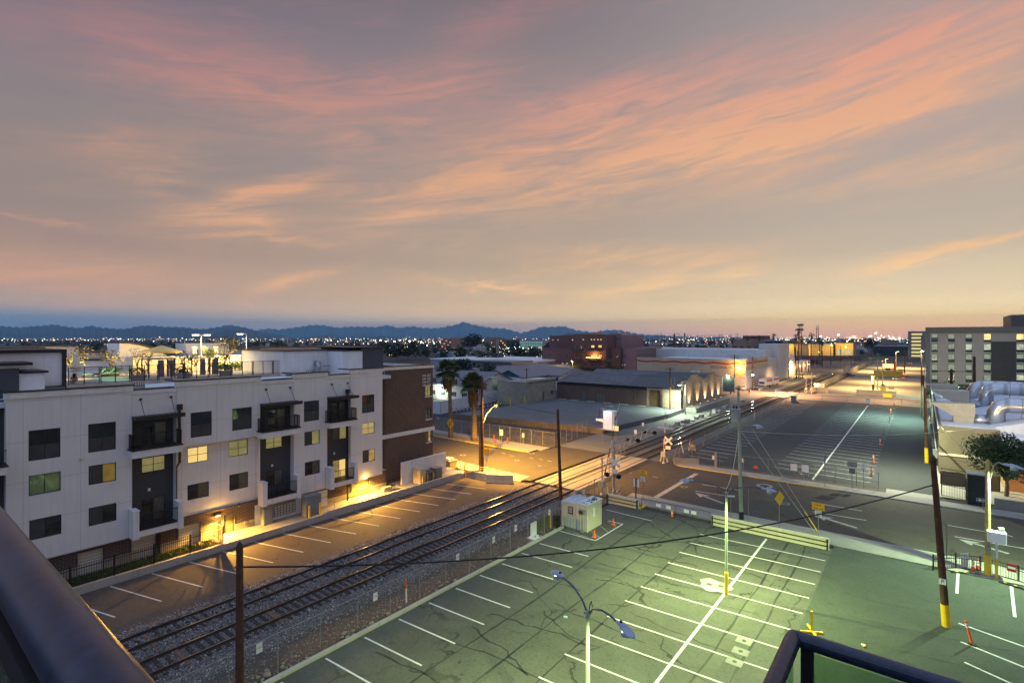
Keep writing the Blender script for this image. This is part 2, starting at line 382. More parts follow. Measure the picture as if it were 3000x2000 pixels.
def thing(name, label, cat, loc=(0, 0, 0), group=None):
    o = bpy.data.objects.new(name, None); COL.objects.link(o); o.location = loc; ORG[o.name] = tuple(loc)
    o.empty_display_size = .3
    return tag(o, label, cat, group)
def dup(root, loc, rz=0.0, label=None, sc=None, group=None):
    r = root.copy(); COL.objects.link(r); r.location = loc; r.rotation_euler = (0, 0, rz); ORG[r.name] = tuple(loc)
    if sc: r.scale = (sc, sc, sc)
    if label: r['label'] = label
    if group: r['group'] = group
    for ch in list(root.children):
        if ch.type == 'LIGHT': continue
        c = ch.copy(); COL.objects.link(c); c.parent = r
        for g in list(ch.children):
            d = g.copy(); COL.objects.link(d); d.parent = c
    return r
def text(s, loc, rot, size, mat, parent=None, name='lettering', ext=.004, align='CENTER', sx=1.0, **kw):
    cu = bpy.data.curves.new(name, 'FONT'); cu.body = s; cu.size = size; cu.extrude = ext; cu.align_x = align; cu.align_y = 'CENTER'
    cu.space_line = .95
    tmp = bpy.data.objects.new(name, cu)
    me = bpy.data.meshes.new_from_object(tmp); bpy.data.objects.remove(tmp)
    me.materials.clear(); me.materials.append(mat)
    o = bpy.data.objects.new(name, me); COL.objects.link(o)
    ox = Vector(ORG.get(parent.name, (0,0,0))) if parent is not None else Vector((0,0,0))
    o.location = Vector(loc) - ox; o.rotation_euler = rot; o.scale = (sx, 1, 1)
    if parent is not None: o.parent = parent
    tag(o, **kw); return o
FX = (R(90), 0, R(90))     # lettering that faces +X
FY = (R(90), 0, 0)         # lettering that faces -Y
def light(kind, loc, power, col, size=.3, spot=None, blend=.6, to=None, parent=None):
    l = bpy.data.lights.new('lamp_light', kind); l.energy = power; l.color = col[:3]
    if kind == 'SPOT': l.spot_size = R(spot or 150); l.spot_blend = blend
    if kind in ('SPOT', 'POINT'): l.shadow_soft_size = size
    if kind == 'AREA': l.size = size
    o = bpy.data.objects.new('lamp_light', l); COL.objects.link(o); o.location = loc
    d = Vector(to) - Vector(loc) if to else Vector((0, 0, -1))
    o.rotation_euler = d.to_track_quat('-Z', 'Y').to_euler()
    return o
# a wall plane with real openings: axis 'x' = faces +X/-X at x=c and runs along y, axis 'y' = faces +-Y at y=c and runs along x
def wall(mb, axis, c, a0, a1, z0, z1, holes, mat, depth=.12, out=1, reveal=None):
    us = sorted({a0, a1} | {min(max(h[0], a0), a1) for h in holes} | {min(max(h[1], a0), a1) for h in holes})
    zs = sorted({z0, z1} | {min(max(h[2], z0), z1) for h in holes} | {min(max(h[3], z0), z1) for h in holes})
    p = (lambda a, z, d=0.0: (c - out*d, a, z)) if axis == 'x' else (lambda a, z, d=0.0: (a, c - out*d, z))
    for i in range(len(us)-1):
        for j in range(len(zs)-1):
            um, zm = (us[i]+us[i+1])/2, (zs[j]+zs[j+1])/2
            if any(h[0] < um < h[1] and h[2] < zm < h[3] for h in holes): continue
            mb.quad(p(us[i],zs[j]), p(us[i+1],zs[j]), p(us[i+1],zs[j+1]), p(us[i],zs[j+1]), mat)
    rv = reveal or mat
    for h in holes:
        a, b, e, f = h[:4]
        mb.quad(p(a,e), p(a,f), p(a,f,depth), p(a,e,depth), rv); mb.quad(p(b,e,depth), p(b,f,depth), p(b,f), p(b,e), rv)
        mb.quad(p(a,e), p(a,e,depth), p(b,e,depth), p(b,e), rv); mb.quad(p(a,f,depth), p(a,f), p(b,f), p(b,f,depth), rv)
def window(parent, axis, c, h, frame, pane, depth=.12, out=1, fw=.05, mull=(1, 0), name='window', fd=.06, pane2=None):
    """frame with mullions as the window part; each window's glass is its pane sub-part"""
    a, b, e, f = h[:4]
    mb = MB(); d0, d1 = c - out*depth, c - out*(depth - fd)
    bx = (lambda u0,u1,w0,w1,q0,q1,m,mm: mm.box(q0,q1,u0,u1,w0,w1,m)) if axis == 'x' else (lambda u0,u1,w0,w1,q0,q1,m,mm: mm.box(u0,u1,q0,q1,w0,w1,m))
    bx(a,a+fw,e,f,d0,d1,frame,mb); bx(b-fw,b,e,f,d0,d1,frame,mb); bx(a+fw,b-fw,e,e+fw,d0,d1,frame,mb); bx(a+fw,b-fw,f-fw,f,d0,d1,frame,mb)
    nx, nz = mull
    for k in range(nx):
        u = a + (b-a)*(k+1)/(nx+1); bx(u-fw*.4,u+fw*.4,e+fw,f-fw,d0,d1-out*.005,frame,mb)
    for k in range(nz):
        q = e + (f-e)*(k+1)/(nz+1); bx(a+fw,b-fw,q-fw*.35,q+fw*.35,d0,d1-out*.009,frame,mb)
    wo = mb.build(name, parent)
    pb = MB(); g = c - out*(depth - fd*.4)
    if pane2:
        um = (a+b)/2
        bx(a+fw*.5,um,e+fw*.5,f-fw*.5,g-.004,g+.004,pane,pb); bx(um,b-fw*.5,e+fw*.5,f-fw*.5,g-.004,g+.004,pane2,pb)
    else: bx(a+fw*.5,b-fw*.5,e+fw*.5,f-fw*.5,g-.004,g+.004,pane,pb)
    pb.build('pane', wo)
    return wo
# ---------------------------------------------------------------- shared materials
A_LOT = asphalt('lot_asphalt', (.078, .078, .064), crack=.9, cs=.17, patch=.26, cw=.016, dark=.33)
A_NEW = asphalt('resealed_asphalt', (.048, .056, .046), crack=.55, cs=.25, patch=.22, cw=.007, seed=31.0, dark=.5)  # slight green tint in the base colour stands in for green lamp light
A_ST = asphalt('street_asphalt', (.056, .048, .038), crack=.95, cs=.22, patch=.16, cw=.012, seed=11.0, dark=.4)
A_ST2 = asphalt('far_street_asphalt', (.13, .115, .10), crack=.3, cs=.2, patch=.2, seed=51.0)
A_LEFT = asphalt('side_lot_asphalt', (.090, .068, .050), crack=.55, cs=.14, patch=.14, cw=.006, seed=71.0)
A_FAR = asphalt('far_lot_asphalt', (.030, .035, .039), crack=.5, cs=.15, patch=.2, cw=.01, seed=91.0)
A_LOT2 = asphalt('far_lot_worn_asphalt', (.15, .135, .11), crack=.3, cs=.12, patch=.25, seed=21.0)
CONC = M('concrete', (.36, .34, .30), .85, .16, .8, bmp=.01, fine=.2, streak=.25)
CONC_D = M('old_concrete', (.27, .25, .22), .88, .25, .6, bmp=.012, fine=.25, streak=.4)
SIDEW = panels('sidewalk_concrete', (.26, .245, .21), 1.55, 1000., line=.5, var=.14, lw=.02, streak=0)
SLAB = asphalt('slab_concrete', (.118, .13, .132), crack=.25, cs=.1, patch=.14, seed=5.0, grit=.15)
DIRT = M('dirt', (.115, .088, .068), .95, .35, .45, bmp=.03, bscale=9., fine=.4)
DIRT_D = M('dark_dirt', (.075, .062, .055), .95, .4, .3, bmp=.03, bscale=9., fine=.4)
GRAV = gravel('ballast', (.21, .18, .155), (.36, .315, .275), 13.)
GRAV_D = gravel('dark_gravel', (.075, .062, .055), (.15, .12, .10), 11., (.03, .024, .02))
PAINT = M('road_paint', (.72, .70, .64), .7, .18, 3., fine=.45)
PAINT_W = M('worn_paint', (.40, .385, .34), .8, .3, 1.6, fine=.6)
PAINT_Y = M('yellow_paint', (.75, .48, .03), .6, .12, 2., fine=.2)
YEL = M('yellow_enamel', (.80, .52, .02), .45, .1, 2., fine=.15)
ORANGE = M('orange_plastic', (.85, .13, .02), .5, .1, 3.)
WHITE = M('white_paint', (.74, .73, .70), .55, .08, 1.)
BLACKM = M('black_metal', (.016, .016, .018), .45, .2, 2.)
DKM = M('dark_bronze_metal', (.022, .020, .020), .4, .2, 2.)
STEEL = M('galvanised_steel', (.36, .37, .37), .45, .2, 3., metal=.7)
RUST = M('rusty_steel', (.050, .035, .028), .8, .35, 5., fine=.3)
RAILT = M('polished_rail_top', (.62, .60, .58), .16, .1, .8, metal=1.0)
WOOD = M('creosoted_wood', (.085, .042, .022), .9, .35, 2.5, streak=.6, bmp=.02, bscale=14.)
TIE = M('tie_wood', (.048, .034, .026), .95, .4, 3., fine=.4)
TIE2 = M('fresh_tie_wood', (.19, .095, .05), .95, .3, 3., fine=.3)
BEIGE = M('beige_block', (.50, .45, .33), .85, .1, 1., streak=.3, bmp=.008)
WIRE = mesh_wire('chain_link', (.42,.42,.40), .93)
WIRE_D = mesh_wire('dark_chain_link', (.16,.16,.15), .91)
RED = M('red_paint', (.42, .02, .02), .6, .1)
SIGNW = M('sign_white', (.78, .78, .76), .5, .08, 4.)
SIGNK = M('sign_black', (.012, .012, .012), .6, .05)
SIGNY = M('sign_yellow', (.82, .47, .02), .5, .05)
GRASS = M('short_grass', (.065, .105, .02), .95, .4, 3., bmp=.04, bscale=30.)
RUBBER = M('rubber', (.015, .015, .015), .8, .2)
GALV_POST = M('fence_post_steel', (.30, .31, .29), .5, .15, 3., metal=.5)
S = dict(kind='structure')
def sheet(name, pts, z, mat, **k):
    mb = MB(); mb.poly([(p[0], p[1], z) for p in pts], mat); return mb.build(name, **(k or S))
def rect(name, x0, x1, y0, y1, z, mat, **k): return sheet(name, [(x0,y0),(x1,y0),(x1,y1),(x0,y1)], z, mat, **k)
def slab(name, x0, x1, y0, y1, z0, z1, mat, **k):
    mb = MB(); mb.box(x0, x1, y0, y1, z0, z1, mat); return mb.build(name, **(k or S))
# ---------------------------------------------------------------- ground sheets
GR = M('city_ground', (.045, .042, .036), .95, .45, .02, fine=.3)
sheet('ground', [(-60000,-60000),(60000,-60000),(60000,60000),(-60000,60000)], -.12, GR)
rect('parking_lot', -25.86, -5.8, -25, 50.4, 0.0, A_LOT)
rect('resealed_parking_lot', -5.8, 45, -25, 51.1, -.004, A_NEW)
mb = MB(); mb.poly([(-320,53.1,-.02),(-46,53.1,-.02),(-38.2,51.2,-.02),(-26.6,51.2,-.02),(-25.5,54.4,-.02),(80,54.4,-.02),(80,70,-.02),(-27,70,-.02),(-27,71,-.02),(-45.7,71,-.02),(-47,64.1,-.02),(-320,64.1,-.02)], A_ST)
mb.build('street', kind='structure')
slab('sidewalk', -25.6, 80, 51.15, 54.25, -.1, .07, SIDEW)
slab('kerb', -25.6, 80, 54.255, 54.42, -.1, .075, CONC)
slab('sidewalk', -26.5, 80, 70.2, 72.1, -.1, .09, SIDEW)
slab('kerb', -26.5, 80, 70.02, 70.195, -.1, .095, CONC)
slab('kerb', -26.0, -7.5, 69.96, 70.016, -.1, .085, PAINT_Y)
rect('verge', -26.5, -3.2, 72.1, 73.7, -.01, DIRT)
rect('driveway_apron', -3.2, 1.2, 72.1, 74.4, .02, CONC)
rect('far_parking_lot', -27.6, 1.5, 73.7, 166.8, -.015, A_FAR)
slab('sidewalk', -53, -38.4, 50.2, 52.9, -.1, .06, SIDEW)
slab('kerb', -320, -45.9, 52.9, 53.1, -.1, .06, CONC)
slab('sidewalk', -320, -53, 50.2, 52.9, -.1, .055, SIDEW)
slab('kerb', -320, -47.2, 64.1, 64.28, -.1, .09, CONC)
rect('verge', -320, -54, 64.28, 66.5, .07, M('dry_verge', (.22, .15, .06), .95, .3, .8, bmp=.02, fine=.3))
slab('kerb', -60.5, -48.2, 63.98, 64.095, -.1, .095, PAINT_Y)
slab('sidewalk', -320, -46.4, 66.5, 68.7, -.1, .085, SIDEW)
rect('verge', -54, -47.2, 64.28, 66.5, .075, SIDEW)
rect('vacant_lot', -81, -46.6, 68.7, 84.8, -.015, DIRT_D)
rect('alley', -110, -81, 68.7, 170, -.01, A_FAR)
mb = MB(); yp = [(-80.1,81.3),(-45.7,85.0),(-43.4,110),(-43.9,122.1),(-79.0,120.1),(-79,107)]
mb.prism(yp, -.1, .93, SLAB); mb.build('concrete_yard', kind='structure')
mb = MB(); mb.box(-80.3,-45.6,0,.28,-.1,1.05,CONC_D)
o = MB(); d = Vector((34.4, 3.7, 0)).normalized(); nrm = Vector((-d.y, d.x, 0))
a = Vector((-80.3, 81.0, 0)); L = 34.7
q = [a, a + d*L, a + d*L + nrm*.3, a + nrm*.3]
o.prism([(p.x, p.y) for p in q], -.1, 1.06, M('stained_retaining_concrete', (.20,.145,.095), .9, .3, .5, streak=.5, bmp=.012))
for k in range(1, 9):
    p = a + d*(L*k/9); o.obox((p.x - nrm.x*.004, p.y - nrm.y*.004, .5), .03, .02, 1.1, CONC_D, math.atan2(d.y, d.x))
o.build('retaining_wall', label='low stained concrete wall holding up the raised yard beyond the palms', cat='wall')
rect('yard_drive', -46.6, -37.6, 71, 168, -.012, asphalt('yard_drive_asphalt', (.135, .13, .115), .3, .12, .25, seed=44.))
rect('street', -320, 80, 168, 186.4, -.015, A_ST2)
slab('sidewalk', -26, 60, 166.85, 168, -.1, .08, SIDEW)
slab('sidewalk', -26, 60, 186.4, 189, -.1, .08, SIDEW)
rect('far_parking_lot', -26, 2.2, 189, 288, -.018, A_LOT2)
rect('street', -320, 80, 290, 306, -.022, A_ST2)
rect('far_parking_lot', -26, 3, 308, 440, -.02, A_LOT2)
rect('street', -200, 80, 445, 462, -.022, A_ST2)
rect('yard_drive', -50, -37.6, 189, 288, -.014, asphalt('yard_drive_asphalt_far', (.11, .105, .08), .2, .12, .25, seed=14.))
rect('vacant_lot', -120, -37.6, 308, 470, -.016, DIRT)
rect('side_parking_lot', -45.1, -37.3, -30, 50.2, -.008, A_LEFT)
# ---------------------------------------------------------------- track bed
mb = MB()
def strip(prof, y0, y1, mat, n=1):
    for k in range(n):
        ya, yb = y0 + (y1-y0)*k/n, y0 + (y1-y0)*(k+1)/n
        for (xa, za), (xb, zb) in zip(prof[:-1], prof[1:]): mb.quad((xa,ya,za),(xb,ya,zb),(xb,yb,zb),(xa,yb,za), mat)
prof = [(-37.5,-.03),(-36.9,.05),(-36.3,.06),(-34.2,.06),(-33.5,.02),(-32.9,.06),(-31.0,.06),(-30.0,.02),(-29.0,-.05)]
strip(prof, -40, 50.6, GRAV); strip(prof, 70.4, 168, GRAV); strip(prof, 186, 450, GRAV)
mb.build('ballast', kind='stuff', label='grey crushed stone ballast under the two tracks', cat='ballast')
mb = MB(); strip([(-29.0,-.05),(-28.2,-.07),(-27.2,-.05),(-26.2,-.01)], -40, 51, GRAV_D)
mb.build('track_verge', kind='structure')
mb = MB(); strip([(-29.0,-.05),(-28.4,-.06),(-27.5,-.02)], 70.4, 168, GRAV_D); strip([(-29.0,-.05),(-27.5,-.02)], 186, 300, GRAV_D)
mb.build('track_verge', kind='structure')
# loose stones, dense near the viewer
mb = MB(); ST1 = M('pale_stone', (.46,.41,.36), .85, .3, 4.); ST2 = M('grey_stone', (.25,.22,.195), .85, .3, 4.); ST3 = M('dark_stone', (.09,.08,.078), .9, .3, 4.)
def zprof(x):
    for (xa, za), (xb, zb) in zip(prof[:-1], prof[1:]):
        if xa <= x <= xb: return za + (zb-za)*(x-xa)/(xb-xa)
    return -.05
OCT = [(1,0,0),(-1,0,0),(0,1,0),(0,-1,0),(0,0,1),(0,0,-1)]; OF = [(0,2,4),(2,1,4),(1,3,4),(3,0,4),(2,0,5),(1,2,5),(3,1,5),(0,3,5)]
for k in range(15000):
    y = 6 + 45*random.random()**1.15; x = random.uniform(-37.9, -28.6)
    if (-36.2 < x < -34.5) and random.random() < .25: continue
    if (-32.9 < x < -31.1) and random.random() < .55: continue
    if min(abs(x-c) for c in (-36.05,-34.62,-32.75,-31.25)) < .09: continue
    r = random.uniform(.03, .075); a = random.uniform(0, 6.28); ca, sa = math.cos(a)*r, math.sin(a)*r
    z = zprof(x) + .02
    vs = [(x + p[0]*ca - p[1]*sa*.8, y + p[0]*sa + p[1]*ca*.8, z + p[2]*r*.75) for p in OCT]
    mb.add(vs, OF, random.choice((ST1, ST2, ST2, ST2, ST3)))
mb.build('loose_ballast_stones', kind='stuff', label='loose pale stones scattered over the ballast', cat='stones')
# ---------------------------------------------------------------- the two tracks
def rail_mb(x, y0, y1, zt=.24, n=1):
    m = MB(); P = [(-.065,0),(.065,0),(.065,.02),(.014,.04),(.014,.125),(.036,.135),(.036,.168),(-.036,.168),(-.036,.135),(-.014,.125),(-.014,.04),(-.065,.02)]
    for k in range(12):
        a, b = P[k], P[(k+1)%12]; mt = RAILT if k == 6 else RUST
        m.quad((x+a[0],y0,zt-.168+a[1]),(x+b[0],y0,zt-.168+b[1]),(x+b[0],y1,zt-.168+b[1]),(x+a[0],y1,zt-.168+a[1]), mt)
    return m
def tie_mb(m, xc, y, mat, up=0.): m.obox((xc + random.uniform(-.06,.06), y, .035+up), 2.5, .22, .11, mat, random.uniform(-.02,.02))
for xc, xs, lab, up in ((-35.33, (-36.05,-34.62), 'railway track farther from the parking lot, its ties half buried in ballast', -.012), (-32.0, (-32.75,-31.25), 'railway track nearer the parking lot, with dark exposed wooden ties', .012)):
    t = thing('railway_track', lab, 'railway track', (xc, 30, 0), 'pair of railway tracks')
    for x in xs:
        rail_mb(x, -40, 450).build('rail', t)
    for k in range(82):
        m = MB(); tie_mb(m, xc, 7.5 + k*.52, TIE2 if random.random() < .09 else TIE, up); m.build('tie', t)
    m = MB()
    for k in range(190): tie_mb(m, xc, 71.2 + k*.52, TIE, up)
    for k in range(160): tie_mb(m, xc, 187 + k*.62, TIE, up)
    m.build('tie', t, kind='stuff')
# crossing panels between and beside the rails, street and far street
CP = panels('crossing_panel_concrete', (.26,.225,.18), 1000., 1000., line=0, var=.15, streak=0)
for (y0, y1, grp) in ((50.9, 70.3, 'concrete panels of the near level crossing'), (168.2, 186, 'concrete panels of the far level crossing')):
    for xc, xs in ((-35.33, (-36.05,-34.62)), (-32.0, (-32.75,-31.25))):
        for (a, b, nm) in ((xs[0]-.62, xs[0]-.06, 'strip left of the rails'), (xs[0]+.1, xs[1]-.1, 'wide panels between the rails'), (xs[1]+.06, xs[1]+.62, 'strip right of the rails')):
            m = MB(); y = y0
            while y < y1 - .2:
                m.bbox(a, b, y, min(y+2.42, y1), -.05, .232, CP, .015)
                for bx_ in (a+.12, b-.12):
                    for by_ in (y+.35, min(y+2.42,y1)-.35): m.cyl(bx_, by_, .2, .2345, .035, RUST, 6)
                y += 2.44
            m.build('crossing_slab', label='pale concrete crossing %s on the %s track at the %s street' % (nm, 'farther' if xc < -34 else 'nearer', 'near' if y0 < 100 else 'far'), cat='crossing panel', group=grp)
rect('street', -34.0, -33.37, 51.2, 70.3, .16, A_ST); 
mb = MB(); mb.quad((-37.25,50.9,.21),(-37.25,70.3,.21),(-39.6,70.3,-.012),(-39.6,50.9,-.012), A_ST); mb.quad((-30.0,50.9,-.005),(-30.0,70.3,-.005),(-30.63,70.3,.21),(-30.63,50.9,.21), A_ST); mb.build('street', kind='structure')
# ---------------------------------------------------------------- painted markings
def stripe(m, p, q, wd, z, mat):
    p, q = Vector((p[0],p[1],z)), Vector((q[0],q[1],z)); d = (q-p).normalized(); n = Vector((-d.y, d.x, 0))*wd/2
    m.quad(p-n, q-n, q+n, p+n, mat)
mb = MB()
for k in range(15):                      # near lot, double row with a spine
    ya = 46.85 - 2.49*k
    stripe(mb, (-15.55, ya), (-5.95, ya + .5), .11, .004, PAINT)
stripe(mb, (-10.55, -12), (-10.62, 49.3), .17, .008, PAINT)
for k in range(13): stripe(mb, (-25.6, 36.25 - 2.53*k), (-21.0, 36.55 - 2.53*k), .11, .004, PAINT)
stripe(mb, (-25.3, 47.6), (-20.3, 47.4), .11, .004, PAINT)
for p, q in (((-25.9,39.75),(-22.15,39.75)),((-22.15,39.7),(-22.1,44.85)),((-23.6,44.85),(-22.1,44.85)),((-25.6,40.4),(-22.9,39.9)),((-23.7,41.6),(-22.2,40.6)),((-23.6,43.2),(-22.2,42.2)),((-23.6,44.6),(-22.2,43.8))):
    stripe(mb, p, q, .11 if p[1] > 39.6 and q[0] > -22.2 or p[0] < -25.7 else .07, .0045, PAINT if p[0] < -25.7 or q[0] > -22.12 else PAINT_W)
mb.build('parking_stripes', kind='structure')
mb = MB()
for p, q, wd in (((2.15,51.3),(1.9,46.9),.16),((5.0,51.0),(4.6,45.2),.16),(G(2808,1824),(9.5,39.6),.13),(G(2814,1878),(9.5,36.6),.13),(G(2825,1938),(9.5,33.6),.13)):
    stripe(mb, p, q, wd, .001, PAINT)
mb.build('parking_stripes', kind='structure')
mb = MB()
for k in range(-6, 15): stripe(mb, (-45.0, 8.72 + 2.525*k), (-39.75, 8.72 + 2.525*k + 1.47), .10, -.003, PAINT)
mb.build('parking_stripes', kind='structure')
mb = MB()
for k in range(34):
    y = 76.4 + 2.62*k; stripe(mb, (-15.8, y+1.15), (-4.9, y), .11, -.010, PAINT)
    stripe(mb, (-27.3, y+.8), (-22.2, y+.25), .11, -.010, PAINT)
stripe(mb, (-10.6, 73.6), (-10.95, 163), .2, -.006, PAINT)
mb.build('parking_stripes', kind='structure')
mb = MB()
for k in range(12):
    stripe(mb, (-21, 196+7*k), (-14, 195+7*k), .14, -.012, PAINT_W); stripe(mb, (-7, 196+7*k), (-2, 196+7*k), .14, -.012, PAINT_W)
stripe(mb, (-13.5, 198), (-15.5, 285), .25, -.008, PAINT_W); stripe(mb, (-7.2, 198), (-8.5, 285), .2, -.008, PAINT_W)
mb.build('parking_stripes', kind='structure')
mb = MB()
def seg(u0, v0, u1, v1, wd, mat=PAINT_W): stripe(mb, G(u0, v0), G(u1, v1), wd, -.016, mat)
seg(1919,1457,2041,1386,.55)                                   # stop line
for a in ((2057,1418,2162,1434),(2037,1437,2153,1455),(2376,1470,2525,1495),(2380,1497,2538,1523),(2777,1537,2888,1556),(2797,1570,3000,1605),(2938,1562,2968,1571)): seg(*a, .11, PAINT)
for a in ((1449,1295,1457,1296),(1469,1325,1481,1328),(1493,1333,1507,1335),(1551,1340,1562,1342),(1580,1344,1590,1346),(1604,1348,1616,1351),(1445,1315,1457,1317),(1436,1310,1444,1311),(1434,1314,1443,1315),(1837,1383,1852,1385),(1912,1395,1928,1398),(1855,1365,1862,1366),(1575,1395-32,1585,1365)): seg(*a, .13)
def arrow(tip, back, hw):
    t, b = Vector((*G(*tip), 0)), Vector((*G(*back), 0)); d = (b-t).normalized(); n = Vector((-d.y, d.x, 0)); L = (b-t).length
    z = Vector((0,0,-.0155)); mb.poly([t+z, t+d*L*.38+n*hw+z, t+d*L*.32+n*hw*.15+z, t+d*L*.32-n*hw*.15+z, t+d*L*.38-n*hw+z], PAINT_W)
    mb.quad(t+d*L*.33+n*.16+z, b+n*.16+z, b-n*.16+z, t+d*L*.33-n*.16+z, PAINT_W)
arrow((2037,1442),(2120,1474),.75); arrow((2383,1506),(2510,1545),.75); arrow((2808,1577),(2955,1620),.75)
mb.build('road_markings', kind='structure')
mb = MB(); seg(2405,1161,2416,1158,.5)
for k in range(10): stripe(mb, (-60+9*k, 174.3), (-57+9*k, 174.3), .15, -.011, PAINT_W); stripe(mb, (-60+9*k, 180), (-57+9*k, 180), .15, -.011, PAINT_W)
mb.build('road_markings', kind='structure')
# sealed cracks that run along and across the near lot, and the long utility-cut patch
SEAL = M('crack_sealant', (.026,.026,.023), .7, .3, 2.)
mb = MB()
def wander(p, q, wd, n=14, amp=.35, z=.0025):
    p, q = Vector((p[0],p[1],0)), Vector((q[0],q[1],0)); d = (q-p); nn = Vector((-d.y, d.x, 0)).normalized(); pts = []; o = 0
    for k in range(n+1):
        o = o*.75 + random.uniform(-amp, amp)*.5; pts.append(p + d*k/n + nn*(o if 0 < k < n else 0))
    for k in range(n):
        a, b = pts[k], pts[k+1]; t = (b-a).normalized(); m_ = Vector((-t.y, t.x, 0)); w0 = wd*random.uniform(.55,1.35); zz = Vector((0,0,z))
        mb.quad(a-m_*w0/2+zz, b-m_*w0/2+zz, b+m_*w0/2+zz, a+m_*w0/2+zz, SEAL)
for x in (-20.4, -17.8, -15.2, -9.2, -7.6):
    wander((x, 14), (x+random.uniform(-.3,.3), 49.5), .13, 22, .16)
for k in range(15):
    y = 16 + 2.2*k + random.uniform(-.8,.8); x = random.uniform(-25.2,-18); wander((x, y), (x+random.uniform(4,9), y+random.uniform(-1.8,1.8)), .12, 12, .4)
for k in range(8):
    y = 20 + 3.6*k; x = random.uniform(-15,-11); wander((x, y), (x+random.uniform(4,8), y+random.uniform(-1.2,1.2)), .10, 12, .4)
for k in range(4): wander((random.uniform(-5,3), 36+3*k), (random.uniform(3,7), 37+3*k), .05, 10, .3)
mb.build('sealed_cracks', kind='structure')
mb = MB(); TR = M('trench_patch', (.105,.105,.082), .85, .2, 1., fine=.3)
mb.quad((-9.15,17,.0015),(-8.45,17,.0015),(-8.45,48.2,.0015),(-9.15,48.2,.0015), TR)
for (u,v,w_) in ((2280,1555,.9),(2290,1632,.5)): x, y = G(u,v); mb.quad((x-w_,y-.3,.002),(x+w_,y-.3,.002),(x+w_,y+.3,.002),(x-w_,y+.3,.002), TR)
mb.build('trench_patch', kind='structure')
mb = MB(); 
cx0, cy0 = G(2093,1714); pts = []
for k in range(18):
    t = k/18*2*math.pi; r = 1.0 + .16*math.sin(3*t+.6) + .08*math.sin(7*t); pts.append((cx0+r*1.05*math.cos(t), cy0+r*.95*math.sin(t), .003))
mb.poly(pts, CONC)
for s in (-.35,.4):
    mb.poly([(cx0+s+.22*math.cos(t/10*6.283), cy0+.05+s*.3+.22*math.sin(t/10*6.283), .0075) for t in range(10)], A_LOT)
mb.build('concrete_patch', kind='structure')
# ================================================================ the white four-storey apartment building
STUC = panels('stucco_panels', (.74, .73, .71), 3.05, 2.72, line=.42, var=.05, ox=.6, oz=.35, streak=.26)
STUC_P = M('stucco', (.74, .73, .71), .85, .07, .9, bmp=.006, bscale=50., streak=.25)
SIDE = ribbed('dark_siding', (.062, .064, .075), .13, 'z', .45, .1, .5)
BRK = brick('brown_brick', (.080, .046, .038), (.056, .034, .030), (.20, .165, .14), .42, .135, .018, .25)
CMU = brick('split_face_block', (.36, .32, .25), (.30, .265, .21), (.22, .20, .17), .8, .4, .012, .3)
CAP = M('parapet_cap', (.022, .019, .022), .45, .15, 1.)
ROOFW = M('white_roof_membrane', (.62, .66, .70), .7, .12, .5, streak=.1)
ROLL = ribbed('rollup_door', (.55, .52, .42), .22, 'z', .75, .05, .6)
GLD = glass_dark('window_glass'); GLC = glass_dark('window_glass_screen', (.028, .026, .026), .35)
GLG = glass_dark('green_window_glass', (.010, .05, .036), .05)
LIT1 = litroom('lit_blind', (.95, .66, .22), 1.0, .8); LIT2 = litroom('dim_blind', (.42, .36, .14), .55, .6); LIT3 = litroom('lit_room', (.9, .62, .2), .55, .12)
FRM = DKM
ap = thing('apartment_building', 'white four-storey apartment building with dark balcony bays and a brick end wing', 'apartment building', (-55, 22, 0))
XF = -47.3; XR = -47.95; XG = -47.62
def wy(u0, v0, u1, v1, X):           # photo-measured opening: top-left, bottom-right on the wall plane X
    a, t = PX(u0, v0, X); b, e = PX(u1, v1, X); return (a, b, e, t)
k = 1/2.613
def c1(x0, y0, x1, y1, X=XF): return wy(x0*k, 900+y0*k, x1*k, 900+y1*k, X)
def c2(x0, y0, x1, y1, X=XF): return wy(650+x0*k, 950+y0*k, 650+x1*k, 950+y1*k, X)
def c3(x0, y0, x1, y1, X=XF): return wy(x0*k, 1400+y0*k, x1*k, 1400+y1*k, X)
b1 = [c1(218,945,463,1145), c1(675,895,888,1085), c1(220,1290,466,1402), c1(678,1215,890,1325), c3(224,325,471,425), c3(679,230,892,323)]
XL = XF - .5
b2u = [c2(80,645,230,805-10), c1(1460,808,1622,978)]
b2l = [c1(1435,1078,1595,1172,XL), c2(53,897,200,993,XL), c1(1435,1362,1600,1443,XL), c2(57,1152,202,1243,XL)]
b3 = [c2(628,590,745,731), c2(632,824,750,910), c2(635,1057,751,1135)]
b4 = [c2(1073,543,1168,668), c2(1075,757,1170,830), c2(1077,967,1174,1040)]
Y1, Y2, Y3, Y4, Y5, Y6, Y7, Y8 = 6.22, 13.18, 16.16, 22.95, 26.18, 29.75, 32.5, 36.6
ZB = 2.32
m = MB()
wall(m, 'x', XF, Y1, Y2, ZB, 13.88, b1, STUC)
wall(m, 'x', XF, Y3, Y4, 8.62, 13.98, b2u, STUC); wall(m, 'x', XL, Y3, Y4, 2.75, 8.62, b2l, STUC)
m.quad((XF,Y3,8.62),(XL,Y3,8.62),(XL,Y4,8.62),(XF,Y4,8.62), STUC_P)
wall(m, 'x', XF, Y5, Y6, ZB, 14.05, b3, STUC); wall(m, 'x', XF, Y7, Y8, ZB, 14.15, b4, STUC)
for a, b, z in ((Y2, Y3, 13.5), (Y4, Y5, 13.6), (Y6, Y7, 13.7)):      # recess heads
    m.box(XR-.02, XF-.06, a, b, 11.35, z-.32, STUC_P); m.box(XR-.02, XF, a, b, z-.315, z, STUC_P)
